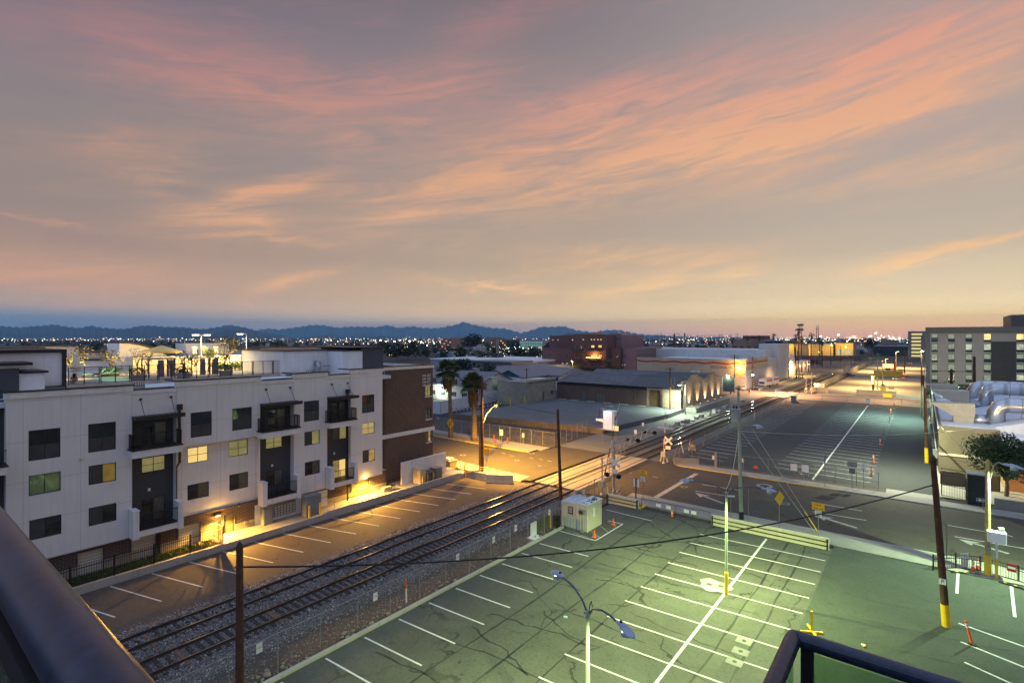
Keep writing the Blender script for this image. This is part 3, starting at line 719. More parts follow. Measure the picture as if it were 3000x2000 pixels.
for y, s in ((Y2, 1), (Y3, -1), (Y5, -1), (Y7, -1), (Y4, 1), (Y6, 1)):   # return faces of the bays
    m.quad((XF,y,ZB),(XR-.3,y,ZB),(XR-.3,y,13.5),(XF,y,13.5), STUC_P)
for a, b in ((Y1, Y2), (Y5, Y6), (Y7, Y8)): m.quad((XF,a,ZB),(XF,b,ZB),(XG,b,ZB),(XG,a,ZB), STUC_P)
m.quad((XF,Y8,ZB),(XF-1.4,Y8,ZB),(XF-1.4,Y8,14.15),(XF,Y8,14.15), STUC_P); m.quad((XF,Y1,ZB),(XF-1,Y1,ZB),(XF-1,Y1,13.88),(XF,Y1,13.88), STUC_P)
m.build('wall', ap)
m = MB()
for a, b, z in ((Y1-.05, Y2+.05, 13.88), (Y3-.06, Y4+.06, 13.98), (Y5-.06, Y6+.06, 14.05), (Y7-.06, Y8+.04, 14.15)):
    m = MB(); m.box(XF-.25, XF+.07, a, b, z-.42, z, STUC_P); m.build('cornice', ap)
m = MB()
for a, b, z in ((Y1-.1, Y2+.1, 13.88), (Y3-.1, Y4+.1, 13.98), (Y5-.1, Y6+.1, 14.05), (Y7-.1, Y8+.08, 14.15)):
    m.box(XF-.32, XF+.12, a, b, z, z+.09, CAP); m.box(XF-2.2, XF-.325, a, a+.3, z-.02, z+.085, CAP)
for a, b, z in ((Y2+.1, Y3-.1, 13.5), (Y4+.1, Y5-.1, 13.6), (Y6+.1, Y7-.1, 13.7)): m.box(XR-.1, XF+.03, a, b, z, z+.08, CAP)
m.build('parapet_cap', ap)
for hs, X in ((b1, XF), (b2u, XF), (b2l, XL), (b3, XF), (b4, XF)):
    for i, h in enumerate(hs):
        tall = h[3]-h[2] > 1.75; pn, p2, mu = GLD, GLC, (1, 0)
        if tall: pn, p2, mu = GLD, GLD, (1, 1)
        if hs is b1 and i == 2: pn, p2 = GLG, GLG
        if hs is b1 and i == 3: pn, p2 = GLC, litroom('lamp_behind_glass', (.8,.5,.1), .22, .05)
        if hs is b1 and i in (4, 5): pn, p2 = GLC, GLD
        if hs is b2l and i == 0: pn, p2, mu = LIT1, LIT1, (1, 1)
        if hs is b2l and i == 1: pn, p2, mu = LIT2, LIT2, (1, 1)
        if hs is b3 and i == 1: pn, p2 = GLC, LIT2
        if hs is b4 and i == 1: pn, p2, mu = LIT1 if False else litroom('warm_blind', (.62,.46,.18), .7, .8), None, (1, 1)
        if hs is b4 and i == 2: pn, p2 = GLC, LIT3
        w_ = window(ap, 'x', X, h, FRM, pn, mull=mu, pane2=p2, fw=.055)
        if tall: q = MB(); q.box(X-.085, X-.078, h[0]+.06, h[1]-.06, h[2]+.06, (h[2]+h[3])/2-.03, M('insect_screen',(.055,.055,.06),.6,.25,1.4)); q.build('screen', w_)
        elif pn is GLC: q = MB(); q.box(X-.085, X-.078, h[0]+.06, (h[0]+h[1])/2-.03, h[2]+.06, h[3]-.06, M('insect_screen',(.055,.055,.06),.6,.25,1.4)); q.build('screen', w_)
# ---- recessed dark bays with balconies
def recess(a, b, zt, door4, win3, door2, lit):
    m = MB(); hs = [door4, win3, door2]
    wall(m, 'x', XR, a, b, 2.4, 11.36, hs, SIDE, .1); m.build('siding', ap)
    gl = {0: (GLD, GLC), 1: (LIT2, LIT2), 2: (GLD, GLC)}
    for i, h in enumerate(hs):
        p1, p2 = (LIT3, LIT1) if (lit and i == 2) else ((GLC, LIT2) if lit and i == 1 else gl[i])
        window(ap, 'x', XR, h, FRM, p1, depth=.1, mull=(1, 1 if i == 1 and not lit else 0), pane2=p2, name='window' if i == 1 else 'sliding_door')
    # top balcony
    x0, x1 = XR+.005, XF+1.0; m = MB()
    m.box(x0, x1, a-.28, b+.12, 8.46, 9.0, STUC_P); m.box(x0, x1+.05, a-.32, b+.16, 9.0, 9.09, CAP); bal = m.build('balcony', ap)
    m = MB(); z0, z1 = 9.15, 10.2
    def railing(m, pts, z0, z1, step=.11):
        for (p, q) in zip(pts[:-1], pts[1:]):
            p, q = Vector(p), Vector(q); L = (q-p).length; n = max(2, int(L/step))
            for z in (z0, z1): m.obox(((p.x+q.x)/2, (p.y+q.y)/2, z), L, .05, .05, DKM, math.atan2(q.y-p.y, q.x-p.x))
            for i in range(1, n): m.obox((p.x+(q.x-p.x)*i/n, p.y+(q.y-p.y)*i/n, (z0+z1)/2), .018, .018, z1-z0, DKM)
            for i in range(0, 4): m.obox((p.x+(q.x-p.x)*i/3, p.y+(q.y-p.y)*i/3, (z0+z1)/2-.02), .05, .05, z1-z0+.06, DKM)
    railing(m, [(XF+.05, a-.2, 0), (x1-.06, a-.2, 0), (x1-.06, b+.04, 0), (XF+.05, b+.04, 0)], z0, z1); m.build('railing', bal)
    # canopy on two tie rods
    m = MB(); m.box(XR+.005, XF+1.05, a-.02, b+.22, 11.32, 11.36+.16, CAP); m.box(XF+1.05, XF+1.12, a-.08, b+.28, 11.26, 11.56, CAP); can = m.build('canopy', ap)
    m = MB()
    for y in (a+.55, b-.35):
        m.tube([(XF-.0, y, 12.75), (XF+.95, y, 11.5)], .022, CAP, 6); m.obox((XF-.02, y, 12.78), .16, .16, .16, CAP)
    m.build('tie_rod', can)
    # lower balcony between two white piers
    m = MB(); m.box(x0, XF+.86, a, b, 2.45, 2.92, STUC_P); m.box(x0, XF+.9, a+.19, b-.19, 2.92, 2.985, CAP); bal = m.build('balcony', ap)
    for y0, y1 in ((a-.22, a+.18), (b-.18, b+.2)):
        q = MB(); q.box(XF+.05, XF+1.0, y0, y1, 2.35, 4.45, STUC_P); q.box(XF+.02, XF+1.03, y0-.03, y1+.03, 4.45, 4.52, STUC_P); q.build('pier', bal)
    m = MB(); railing(m, [(XF+.8, a+.18, 0), (XF+.8, b-.18, 0)], 3.08, 4.05); m.build('railing', bal)
    m = MB(); y = (a+b)/2-.2; m.obox((XR+.06, y, 5.55), .1, .16, .22, SIGNW); m.build('wall_lantern', ap)
recess(Y2, Y3, 13.5, c1(1090,890,1278,1090,XR), c1(1083,1155,1265,1240,XR), c3(1083,165,1265,300,XR), False)
recess(Y4, Y5, 13.6, c2(355,655,490,800,XR), c2(336,865,463,935,XR), c2(335,1130,468,1215,XR), False)
recess(Y6, Y7, 13.7, c2(842,600,952,720,XR), c2(848,790,955,870,XR), c2(848,1045,950,1170,XR), True)
# sliver of the next bay at the left edge
m = MB(); wall(m, 'x', XR, 2.6, Y1, 2.4, 13.4, [], SIDE); m.build('siding', ap)
m = MB(); wall(m, 'x', XF, -14, 2.6, ZB, 13.9, [], STUC); m.build('wall', ap)
for z in (4.6, 8.7):
    m = MB(); m.box(XR, XF+1., 2.6, Y1-.05, z, z+.5, STUC_P); m.box(XR, XF+1.05, 2.55, Y1, z+.5, z+.58, CAP); b_ = m.build('balcony', ap)
    m = MB(); m.box(XF+.92, XF+.96, 2.6, Y1-.08, z+1.55, z+1.6, DKM); m.box(XF+.92, XF+.96, 2.6, Y1-.08, z+.65, z+.69, DKM)
    for i in range(33): m.obox((XF+.94, 2.65+.108*i, z+1.1), .018, .018, .95, DKM)
    m.build('railing', b_)
# ---- ground floor: brick over block, roll-up shutters, doors
holes = [c3(593,578,793,790,XG), c3(1005,462,1195,680,XG), c3(1365,378,1533,540,XG), c3(1710,285,1792,445,XG)]
holes = [(h[0], h[1], max(h[2], -.09), min(h[3], 2.15)) for h in holes]
holes += [(6.75, 8.1, -.09, 2.05), (32.8, 35.05, .52, 2.28)]
m = MB(); wall(m, 'x', XG, -14, 37.3, 1.12, 2.75, holes, BRK, .18)
m.quad((XG,37.3,1.12),(XG-3,37.3,1.12),(XG-3,37.3,ZB+.3),(XG,37.3,ZB+.3), BRK); m.box(XG-2.9,XG+.02,36.5,37.32,ZB+.3,ZB+.36,ROOFW); m.build('brick_base', ap)
m = MB(); wall(m, 'x', XG+.06, -14, 37.35, -.1, 1.115, holes, CMU, .2); m.box(XG, XG+.1, 35.3, 37.38, 1.1, 1.16, CONC); m.quad((XG+.06,37.35,-.1),(XG-3,37.35,-.1),(XG-3,37.35,1.115),(XG+.06,37.35,1.115), CMU); m.build('block_base', ap)
for i, h in enumerate(holes):
    m = MB(); col = M('door_paint', (.15,.135,.09), .5, .1) if i in (3,) else (ribbed('garage_door', (.30,.24,.09), .5, 'z', .8, .05) if i == 5 else ROLL)
    m.box(XG-.20, XG-.14, h[0], h[1], h[2], h[3], col); d_ = m.build('door' if i == 3 else 'rollup_door', ap)
    m = MB(); m.box(XG-.14, XG-.11, h[1]-.16, h[1]-.08, (h[2]+h[3])/2-.1, (h[2]+h[3])/2+.1, STEEL) if i == 3 else m.box(XG-.14, XG-.12, (h[0]+h[1])/2-.2, (h[0]+h[1])/2+.2, h[2]+.06, h[2]+.12, STEEL); m.build('handle', d_)
m = MB(); m.box(XG+.02, XG+.09, 22.6, 24.0-.0, -.1, 2.3, STUC_P); m.box(XG+.02, XG+.09, 24.0, 27.3, -.1, 2.3, STUC_P); m.box(XG+.02, XG+.1, 28.35, 29.9, -.1, 2.1, STUC_P); m.build('plaster_panel', ap)
m = MB()
for y in (16.28, 31.95): m.box(XF-.02+ (0.1 if y > 20 else 0.05), XF+.2, y+.02, y+.16, .1 if y > 20 else 7.4, 11.7, CAP); m.box(XF+.0, XF+.3, y-.08, y+.26, 11.7, 12.15, CAP)
m.tube([(XF+.12, 16.37, 7.45), (XL+.12, 16.3, 6.95), (XL+.12, 16.3, .2)], .075, CAP, 6); m.box(XG-.02,XG+.16,14.95,15.12,-.05,2.3,CAP); m.build('downspout', ap)
# ---- brick end wing
XB = -48.75
bw_ = [c2(1558,467,1600,545,XB), c2(1562,645,1603,718,XB), c2(1565,817,1603,893,XB)]
m = MB(); wall(m, 'x', XB, 38.0, 45.6, -.1, 13.75, bw_, BRK, .14); m.quad((XB,45.6,-.1),(-62,45.6,-.1),(-62,45.6,14.2),(XB,45.6,14.2), BRK)
m.box(XB-.5, XB-.06, 36.55, 38.0, -.1, 13.7, BRK); m.build('brick_wall', ap)
m = MB(); m.box(XB-.3, XB+.12, 36.9, 45.8, 5.85, 6.3, STUC_P); m.build('stone_band', ap); m = MB(); m.box(XB-.3, XB+.1, 36.6, 45.75, 13.751, 14.12, STUC_P); m.box(XB-14, XB-.31, 45.45, 45.75, 13.75, 14.12, STUC_P); m.build('cornice', ap)
m = MB(); m.box(XB-.4, XB+.16, 36.7, 45.82, 14.12, 14.21, CAP); m.box(XB-14, XB-.41, 45.4, 45.82, 14.12, 14.2, CAP); m.build('parapet_cap', ap)
for i, h in enumerate(bw_):
    w_ = window(ap, 'x', XB, h, FRM, (LIT2, GLD, GLC)[i], mull=(1, 1), depth=.14, pane2=(LIT2, GLD, LIT3)[i])
    q = MB(); q.box(XB-.02, XB+.08, h[0]-.06, h[1]+.06, h[2]-.12, h[2]-.002, STUC_P); q.build('sill', w_)
yt = PX(1262, 1100, XB)[0]; NUM = M('house_number_white', (.7,.7,.68), .5, .02)
text("444-437\n344-345\n244-237\n143-148", (XB+.03, yt-.75, 12.2), FX, .42, NUM, ap, 'unit_numbers', .02)
# ---- roof
m = MB(); m.box(-95, XF-.26, -20, 38.0, 12.9, 13.25, ROOFW); m.box(-62, XB-.31, 38.0, 45.45, 12.9, 13.3, ROOFW); m.build('roof', ap)
m = MB(); m.box(-60, -54, -6, PX(187,1080,-54)[0], 13.25, 16.35, STUC_P); m.box(-60.2, -53.8, -6, PX(187,1080,-54)[0]+.15, 16.35, 16.6, CAP)
y_ = PX(187,1080,-54)[0]; m.box(-53.99, -53.86, y_-.12, y_+.14, 13.3, 16.35, CAP); m.box(-53.99, -53.6, 4.5, y_, 13.26, 13.75, GLD); m.build('stair_tower', ap)
m = MB(); y_ = PX(56, 1100, -50.5)[0]; m.box(-54, -50.5, -8, y_, 13.25, 15.35, SIDE); m.box(-54, -50.3, -8, y_+.7, 15.55, 15.75, CAP); m.box(-54, -50.6, -8, y_+.1, 15.35, 15.55, STUC_P)
m.box(-54, -50.62, y_+.002, y_+1.4, 13.25, 14.95, STUC_P); m.box(-54, -50.5, y_+.11, y_+1.6, 14.95, 15.1, CAP); m.build('stair_tower', ap)
ya, yb = PX(830, 1060, -56)[0], PX(997, 1060, -56)[0]
m = MB(); m.box(-66, -56, ya, yb, 13.25, 16.0, STUC_P); m.box(-66, -55.85, ya-.15, yb+.1, 16.0, 16.12, CAP); m.box(-55.99, -55.6, ya+.3, yb, 13.26, 13.42, GLD)
m.tube([(-55.6, ya+3.7, 13.5),(-55.3, ya+3.9, 14.1),(-55.6, ya+4.0, 14.55),(-55.99, ya+4.0, 14.55)], .33, STEEL, 10); m.tube([(-55.5, ya+4.6, 14.2),(-55.5, yb+.4, 14.32)], .06, STEEL, 6); m.build('penthouse', ap)
ya, yb = PX(1003, 1060, -53)[0], PX(1062, 1060, -53)[0]; yc = PX(1127, 1060, -53)[0]
m = MB(); m.box(-62, -53, ya, yb, 13.25, 15.95, STUC_P); m.box(-62, -52.9, ya-.06, yb+.01, 15.95, 16.08, CAP); m.box(-62, -53.3, yb+.02, yc, 13.25, 16.3, SIDE); m.box(-66, -53.1, yb-1.6, yc+.1, 16.3, 16.42, CAP); m.build('penthouse', ap)
m = MB(); m.obox((-50.5, 14.4, 13.45), .5, 1.0, .45, STEEL, .0)
for i in range(6): m.obox((-50.2, 14.0+i*.16, 13.75), .05, .03, .35, CAP)
for i in range(3): m.lathe(-50.4, 28.2+i*1.0, [(.5,13.25),(.5,13.5),(.36,13.72),(.05,13.78)], CAP, 10)
for i in range(6): m.tube([(-50.9, 29.6+i*.22, 13.3),(-50.9, 29.6+i*.22, 14.1),(-50.9, 29.72+i*.22, 14.1)], .02, CAP, 5)
m.build('roof_vents', ap)
# far wings of the same complex
m = MB()
for (u0, u1, v0, X, z0, cap) in ((150,330,1034,-90,13.2,1),(200,620,1058,-86,13.2,1),(620,760,1024,-92,13.2,1),(760,930,1019,-96,13.2,1),(930,1050,1018,-98,13.2,1),(0,130,1022,-80,13.2,1),(80,230,1016,-88,13.2,1)):
    a, z = PX(u0, v0, X); b, _ = PX(u1, v0, X); m.box(X-6, X, a, b, z0-4, z, STUC_P); m.box(X-6, X+.15, a-.1, b+.1, z, z+.14, CAP)
a, z = PX(745, 1030, -91); b, _ = PX(800, 1030, -91); m.box(-96, -90.9, a-4, b, 13, z-.5, SIDE)
a, z = PX(545, 1006, -84); b, _ = PX(671, 1010, -84); m.box(-88, -84, a, b, 11, z, STUC_P); m.box(-84.01, -83.95, a+.8, a+1.6, z-1.7, z-1.0, GLD)
a, z = PX(350, 1006, -78); b, _ = PX(488, 1025, -78); n = 10                       # barrel-roofed block
prf = [(a + (b-a)*i/n, z - (1.6)*(i/n)**2) for i in range(n+1)]
m.extr([(-78, a, 11.5)] + [(-78, y, q) for y, q in prf] + [(-78, b, 11.5)], (-5, 0, 0), STUC_P)
for (p, q) in zip(prf[:-1], prf[1:]): m.extr([(-77.7,p[0],p[1]),(-77.7,q[0],q[1]),(-77.7,q[0],q[1]+.22),(-77.7,p[0],p[1]+.22)], (-5.4,0,0), CAP)
m.build('rear_wing', ap)
# pool-deck wall, lit
m = MB(); a, z = PX(390, 1047, -74); b, _ = PX(760, 1040, -74); DW = M('deck_wall', (.62,.55,.40), .85, .06, 1.)
m.box(-76, -74, a, b, 13.2, z, DW); a2, _ = PX(530, 1040, -71); b2, z2 = PX(705, 1042, -71); m.box(-73.9, -71, a2, b2, 13.2, z2, DW); m.box(-74, -70.9, a2-.1, b2+.1, z2, z2+.12, STUC_P)
for u in (570, 600, 633): y, z = PX(u, 1037, -73); m.lathe(-73, y, [(.28,15.5),(.22,16.2),(.34,16.25),(.34,16.45),(.1,16.55)], WHITE, 8)
m.build('deck_wall', ap)
m = MB(); m.box(-74, -56.6, 10.5, 31.4, 13.251, 13.5, M('deck_paving', (.45,.40,.32), .8, .15, 1.)); m.build('pool_deck', ap)
m = MB(); a, _ = PX(305, 1110, -60); b, _ = PX(385, 1110, -60); m.box(-66, -58.6, a, b, 13.4, 13.51, EM('pool_water_glow', (.35,.62,.42), .8)); m.build('pool', ap)
# pool fence: posts in pairs, thin pickets between
fn = thing('pool_fence', 'black metal pool fence along the lit roof deck', 'fence', (-56.8, 20, 13.5)); ya, yb = 11.25, 31.2
n = 9; FGL = glass_clear('fence_glass', (.88,.88,.88,1), .03)
for i in range(n):
    m = MB(); a, b = ya + (yb-ya)*i/n + .06, ya + (yb-ya)*(i+1)/n - .06
    for z in (13.56, 14.95): m.box(-56.83, -56.77, a, b, z, z+.05, BLACKM)
    for y in (a, (a+b)/2, b): m.box(-56.835, -56.765, y-.03, y+.03, 13.5, 15.02, BLACKM)
    m.box(-56.82,-56.78, b, b+.12, 14.6, 14.64, BLACKM); m.box(-56.82,-56.78, b, b+.12, 13.8, 13.84, BLACKM); m.build('fence_panel', fn)
    m = MB(); m.box(-56.805, -56.795, a, b, 13.62, 14.94, FGL); m.build('glass_panel', fn)
# ================================================================ plants
LEAF = leafmat('leaf_dark', (.022,.050,.014), (.060,.105,.026)); LEAFY = leafmat('leaf_yellow_green', (.06,.085,.015), (.13,.15,.03)); LEAFP = leafmat('leaf_pale', (.08,.08,.03), (.16,.15,.06))
LEAFB = leafmat('leaf_bright', (.05,.16,.015), (.13,.30,.03)); BARK = M('bark', (.10,.075,.055), .95, .3, 4., bmp=.02); PALMT = M('palm_trunk', (.20,.14,.085), .95, .3, 6., bmp=.03, bscale=20.)
FROND = leafmat('palm_frond', (.045,.075,.022), (.14,.165,.055)); DEADF = leafmat('dead_frond', (.13,.085,.035), (.24,.16,.07))
def crown_mb(blobs, n, size, mat, rnd=1.0):
    m = MB(); tot = sum(b[3]**2 for b in blobs)
    for (x, y, z, r, fl) in blobs:
        for i in range(int(n*r*r/tot)):
            while True:
                p = Vector((random.uniform(-1,1), random.uniform(-1,1), random.uniform(-1,1)))
                if .25 < p.length < 1: break
            p = p.normalized() * (p.length**.45) * random.uniform(.7, 1.08)
            c = Vector((x + p.x*r, y + p.y*r, z + p.z*r*fl)); s = size*random.uniform(.5, 1.3)
            nn = (p + Vector((random.gauss(0,.6), random.gauss(0,.6), random.gauss(.3,.6)))).normalized()
            a = nn.cross(Vector((random.gauss(0,1), random.gauss(0,1), random.gauss(0,1)))).normalized(); b = nn.cross(a)
            m.add([c - a*s*.5, c + b*s*.32 + a*s*.1, c + a*s*.6, c - b*s*.32 + a*s*.1], [(0,1,2,3)], mat)
    return m
def tree(name, label, loc, h, r, mat=None, n=900, size=.3, group=None, cat='tree', trunk=.35, fl=.75, nb=7, tr=.12, seed=None):
    t = thing(name, label, cat, loc, group); x, y, z = loc
    m = MB(); ht = h*trunk; m.tube([(x, y, z), (x+.05, y, z+ht*.6), (x, y+.05, z+ht)], [tr, tr*.8, tr*.65], BARK, 7)
    blobs = []
    for i in range(nb):
        a = 6.283*i/nb + random.uniform(-.4,.4); d = r*random.uniform(.25,.62); bz = z + ht + (h-ht)*random.uniform(.3,.78)
        c = (x + d*math.cos(a), y + d*math.sin(a), bz, r*random.uniform(.36,.58), fl); blobs.append(c)
        m.tube([(x, y, z+ht*.85), ((x+c[0])/2, (y+c[1])/2, (z+ht+bz)/2), (c[0], c[1], bz)], [tr*.5, tr*.35, tr*.12], BARK, 5)
    m.build('trunk', t); blobs.append((x, y, z + ht + (h-ht)*.62, r*.6, fl))
    crown_mb(blobs, n, size, mat or LEAF).build('crown', t)
    return t
def shrub(label, loc, r, h, mat, n=260, size=.2, group=None, name='shrub'):
    m = MB(); x, y, z = loc; m.add(*(lambda q: (q.v, q.f, BARK))(MB().cyl(x, y, z, z+h*.5, .05, BARK, 5)))
    q = crown_mb([(x+random.uniform(-.4,.4)*r, y+random.uniform(-.4,.4)*r, z+h*random.uniform(.4,.65), r*.75, h/r*.55) for _ in range(4)], n, size, mat)
    m.add(q.v, q.f, mat); return m.build(name, label=label, cat='shrub', group=group, loc=loc)
def palm(label, loc, h, group, lean=(0,0), r=1.9, tr=.30, nf=46, skirt=2.0, name='palm_tree', det=1):
    t = thing(name, label, 'palm tree', loc, group); x, y, z = loc; m = MB(); pts = []; rs = []
    for i in range(13):
        f = i/12; pts.append((x + lean[0]*f*f, y + lean[1]*f*f, z + h*f)); rs.append(tr*(1.35 - .75*f if f < .3 else 1.12 - .28*f) * (1 + .05*(i % 2)))
    m.tube(pts, rs, PALMT, 10); m.build('trunk', t, smooth=True)
    tx, ty, tz = pts[-1]
    def fan(m, az, e, L, mat, droop, w, nl=9):
        """a fan frond: stalk and split blade"""
        d = Vector((math.cos(az)*math.cos(e), math.sin(az)*math.cos(e), math.sin(e))); o = Vector((tx, ty, tz)); side = Vector((-math.sin(az), math.cos(az), 0))
        b = o + d*L*.45; m.tube([o, b], [.035, .02], mat, 4, cap=False); up = side.cross(d)
        for i in range(nl):
            a = (i/(nl-1)-.5)*2.5; dd = (d*math.cos(a) + side*math.sin(a)).normalized(); ln = L*.6*(1-.25*abs(a)/1.25)
            mid = b + dd*ln*.6 + Vector((0,0,-droop*.18*ln)); tip = b + dd*ln + Vector((0,0,-droop*ln*.75)); ww = dd.cross(up).normalized()*w*L
            m.add([b, mid - ww, tip, mid + ww], [(0,1,2,3)], mat)
    m = MB()
    for i in range(nf): fan(m, random.uniform(0,6.283), random.uniform(-.5,1.35), r*random.uniform(.75,1.1), FROND, random.uniform(.2,.6), .05, 9 if det else 5)
    m.build('crown', t)
    m = MB()
    for i in range(int(nf*.9)):
        f = random.random(); a = random.uniform(0, 6.283); q0 = Vector((tx, ty, tz - .1 - skirt*f*.5)); rad = r*(.42-.18*f)*random.uniform(.6,1.1)
        q1 = q0 + Vector((math.cos(a)*rad, math.sin(a)*rad, -.35)); q2 = q1 + Vector((math.cos(a)*rad*.05, math.sin(a)*rad*.05, -skirt*random.uniform(.35,.6))); s = Vector((-math.sin(a), math.cos(a), 0))*.16*r/1.9
        m.add([q0, q1-s, q2-s*.6, q2+s*.6, q1+s], [(0,1,2,3,4)], DEADF)
    m.build('dead_frond_skirt', t); return t
# ================================================================ things on the roof deck
ZD = 13.5
def on(u, X, v=1100): return PX(u, v, X)[0]
um = thing('patio_umbrella', 'closed white patio umbrella glowing beside the dark stair tower', 'umbrella', (-60, on(223,-60), ZD)); y = on(223,-60)
m = MB(); m.cyl(-60, y, ZD, ZD+2.7, .04, WHITE, 8); m.build('pole', um)
CAN = M('canopy_cloth', (.78,.70,.52), .8, .06); m = MB(); m.lathe(-60, y, [(.42,ZD+.95),(.38,ZD+1.3),(.24,ZD+2.1),(.16,ZD+2.35),(.2,ZD+2.5),(.05,ZD+2.75)], CAN, 10); m.build('canopy', um)
um = thing('patio_umbrella', 'open square yellow patio umbrella among the small deck trees', 'umbrella', (-66, on(474,-66), ZD)); y = on(474,-66)
m = MB(); m.cyl(-66, y, ZD, ZD+3.0, .05, WHITE, 8); m.build('pole', um)
m = MB(); cs = [(-67.5,y-1.5,ZD+2.55),(-64.5,y-1.5,ZD+2.55),(-64.5,y+1.5,ZD+2.55),(-67.5,y+1.5,ZD+2.55)]
for i in range(4): m.add([cs[i], cs[(i+1)%4], (-66,y,ZD+3.2)], [(0,1,2)], M('yellow_canopy_cloth', (.80,.58,.20), .8, .05)); a, b = Vector(cs[i]), Vector(cs[(i+1)%4]); m.quad(a, b, b-Vector((0,0,.2)), a-Vector((0,0,.2)), MATS['yellow_canopy_cloth'])
m.build('canopy', um)
for u0, u1, lab in ((436, 512, 'curtained poolside cabana in front of the yellow umbrella'), (562, 638, 'curtained poolside cabana below the left roof lamp post')):
    a, b = on(u0,-60), on(u1,-60); c = thing('cabana', lab, 'cabana', (-60, (a+b)/2, ZD), 'poolside cabanas'); CU = M('cabana_curtain', (.24,.22,.20), .9, .2, 2.)
    m = MB()
    for yy in (a, b):
        for xx in (-62, -60): m = MB(); m.box(xx-.05, xx+.05, yy-.05, yy+.05, ZD, ZD+1.85, DKM); m.build('post', c)
    m = MB(); m.box(-62.1, -59.9, a-.1, b+.1, ZD+1.85, ZD+1.97, M('cabana_roof', (.30,.28,.24), .8, .1)); m.build('roof', c)
    for yy in (a+.8, b-.55):
        m = MB()
        for i in range(6): m.tube([(-59.95, yy+i*.09, ZD+1.8), (-59.95+random.uniform(-.03,.03), yy+i*.09+random.uniform(-.04,.04), ZD+.1)], [.05, .07], CU, 6)
        m.build('curtain', c)
POT = M('planter_pot', (.40,.36,.29), .8, .15)
def planter(u, X, r, lab, top, mat=LEAF, v=1100, h=1.0):
    y = on(u, X, v); t = thing('planter', lab, 'planter', (X, y, ZD), 'planters on the roof deck')
    m = MB(); m.lathe(X, y, [(r*.7,ZD),(r*.95,ZD+.35),(r,ZD+.5),(r*.9,ZD+.5)], POT, 12); m.build('pot', t)
    q = crown_mb([(X, y, ZD+.55+h*.3, r*1.05, h*.55)], 170, .2, mat); q.build('plant', t); return y
yy = planter(404,-58.2,.75,'round planter with a dark clipped shrub by the first fence gap', 1)
tree('small_tree', 'bare spindly little tree rising from the dark clipped shrub', (-58.4, yy, ZD+.5), 2.7, 1.0, LEAFP, 160, .12, 'small trees on the roof deck', trunk=.3, nb=8, tr=.05)
yy = planter(538,-58.2,.75,'round planter with a dark clipped shrub between the two cabanas', 1)
tree('small_tree', 'olive little tree growing from the planter between the cabanas', (-58.4, yy, ZD+.5), 2.4, 1.0, LEAFY, 300, .15, 'small trees on the roof deck', trunk=.3, nb=6, tr=.05)
yy = planter(661,-58.2,.7,'round planter with a dark clipped shrub right of the second cabana', 1)
tree('small_tree', 'small green tree growing from the planter right of the cabanas', (-58.4, yy, ZD+.5), 2.0, .8, LEAFY, 260, .15, 'small trees on the roof deck', trunk=.35, nb=6, tr=.05)
planter(322,-67,1.0,'large pale planter with bright grass behind the pool', 1, LEAFB, h=.5)
for (u, X, h, r, mt, lab, n) in ((215,-64,3.4,1.7,LEAFP,'pale wispy tree lit yellow behind the closed umbrella',420),(326,-69,3.1,1.3,LEAFP,'pale wispy tree above the pool lounge chairs',380),(432,-69,3.0,1.2,LEAFP,'almost bare tree left of the open yellow umbrella',200),
    (612,-67,3.1,1.2,LEAFY,'green-gold tree just right of the left roof lamp post',420),(672,-69,4.6,2.1,LEAFP,'largest pale feathery tree between the two roof lamp posts',800),(571,-68,2.2,1.0,LEAFP,'low thin tree just left of the left roof lamp post',200)):
    tree('small_tree', lab, (X, on(u,X), ZD), h, r, mt, n, .2, 'small trees on the roof deck', trunk=.3, nb=8, tr=.07)
for i, (u, lab) in enumerate(((272,'turquoise lounge chair at the left of the pool row'),(302,'turquoise lounge chair in the middle of the pool row'),(358,'turquoise lounge chair by the large pale planter'))):
    y = on(u,-66); TQ = M('turquoise_fabric', (.18,.45,.38), .8, .1); c = thing('lounge_chair', lab, 'lounge chair', (-66, y, ZD), 'turquoise lounge chairs by the pool')
    m = MB(); m.box(-66.3,-65.7,y-.9,y+.5,ZD+.32,ZD+.42,TQ); m.build('seat', c); m = MB(); m.obox((-66,y+.75,ZD+.6),.6,.7,.08,TQ,0,R(48)); m.build('backrest', c)
    for a in (-.25,.25):
        for b in (-.8,.4): m = MB(); m.box(-66+a-.02,-66+a+.02,y+b-.02,y+b+.02,ZD,ZD+.32,DKM); m.build('leg', c)
shrub_y = [(640,-67.5),(662,-67.5),(690,-67),(716,-66.5),(738,-66.5)]
for i, (u, X) in enumerate(shrub_y): shrub(['clipped hedge shrub right of the green-gold deck tree','clipped hedge shrub under the feathery deck tree','bright hedge shrub left of the right roof lamp post','bright hedge shrub at the foot of the right roof lamp post','bright hedge shrub beside the penthouse wall'][i], (X, on(u,X), ZD), .9, 1.1, LEAFB, 170, .22, 'hedge shrubs on the roof deck')
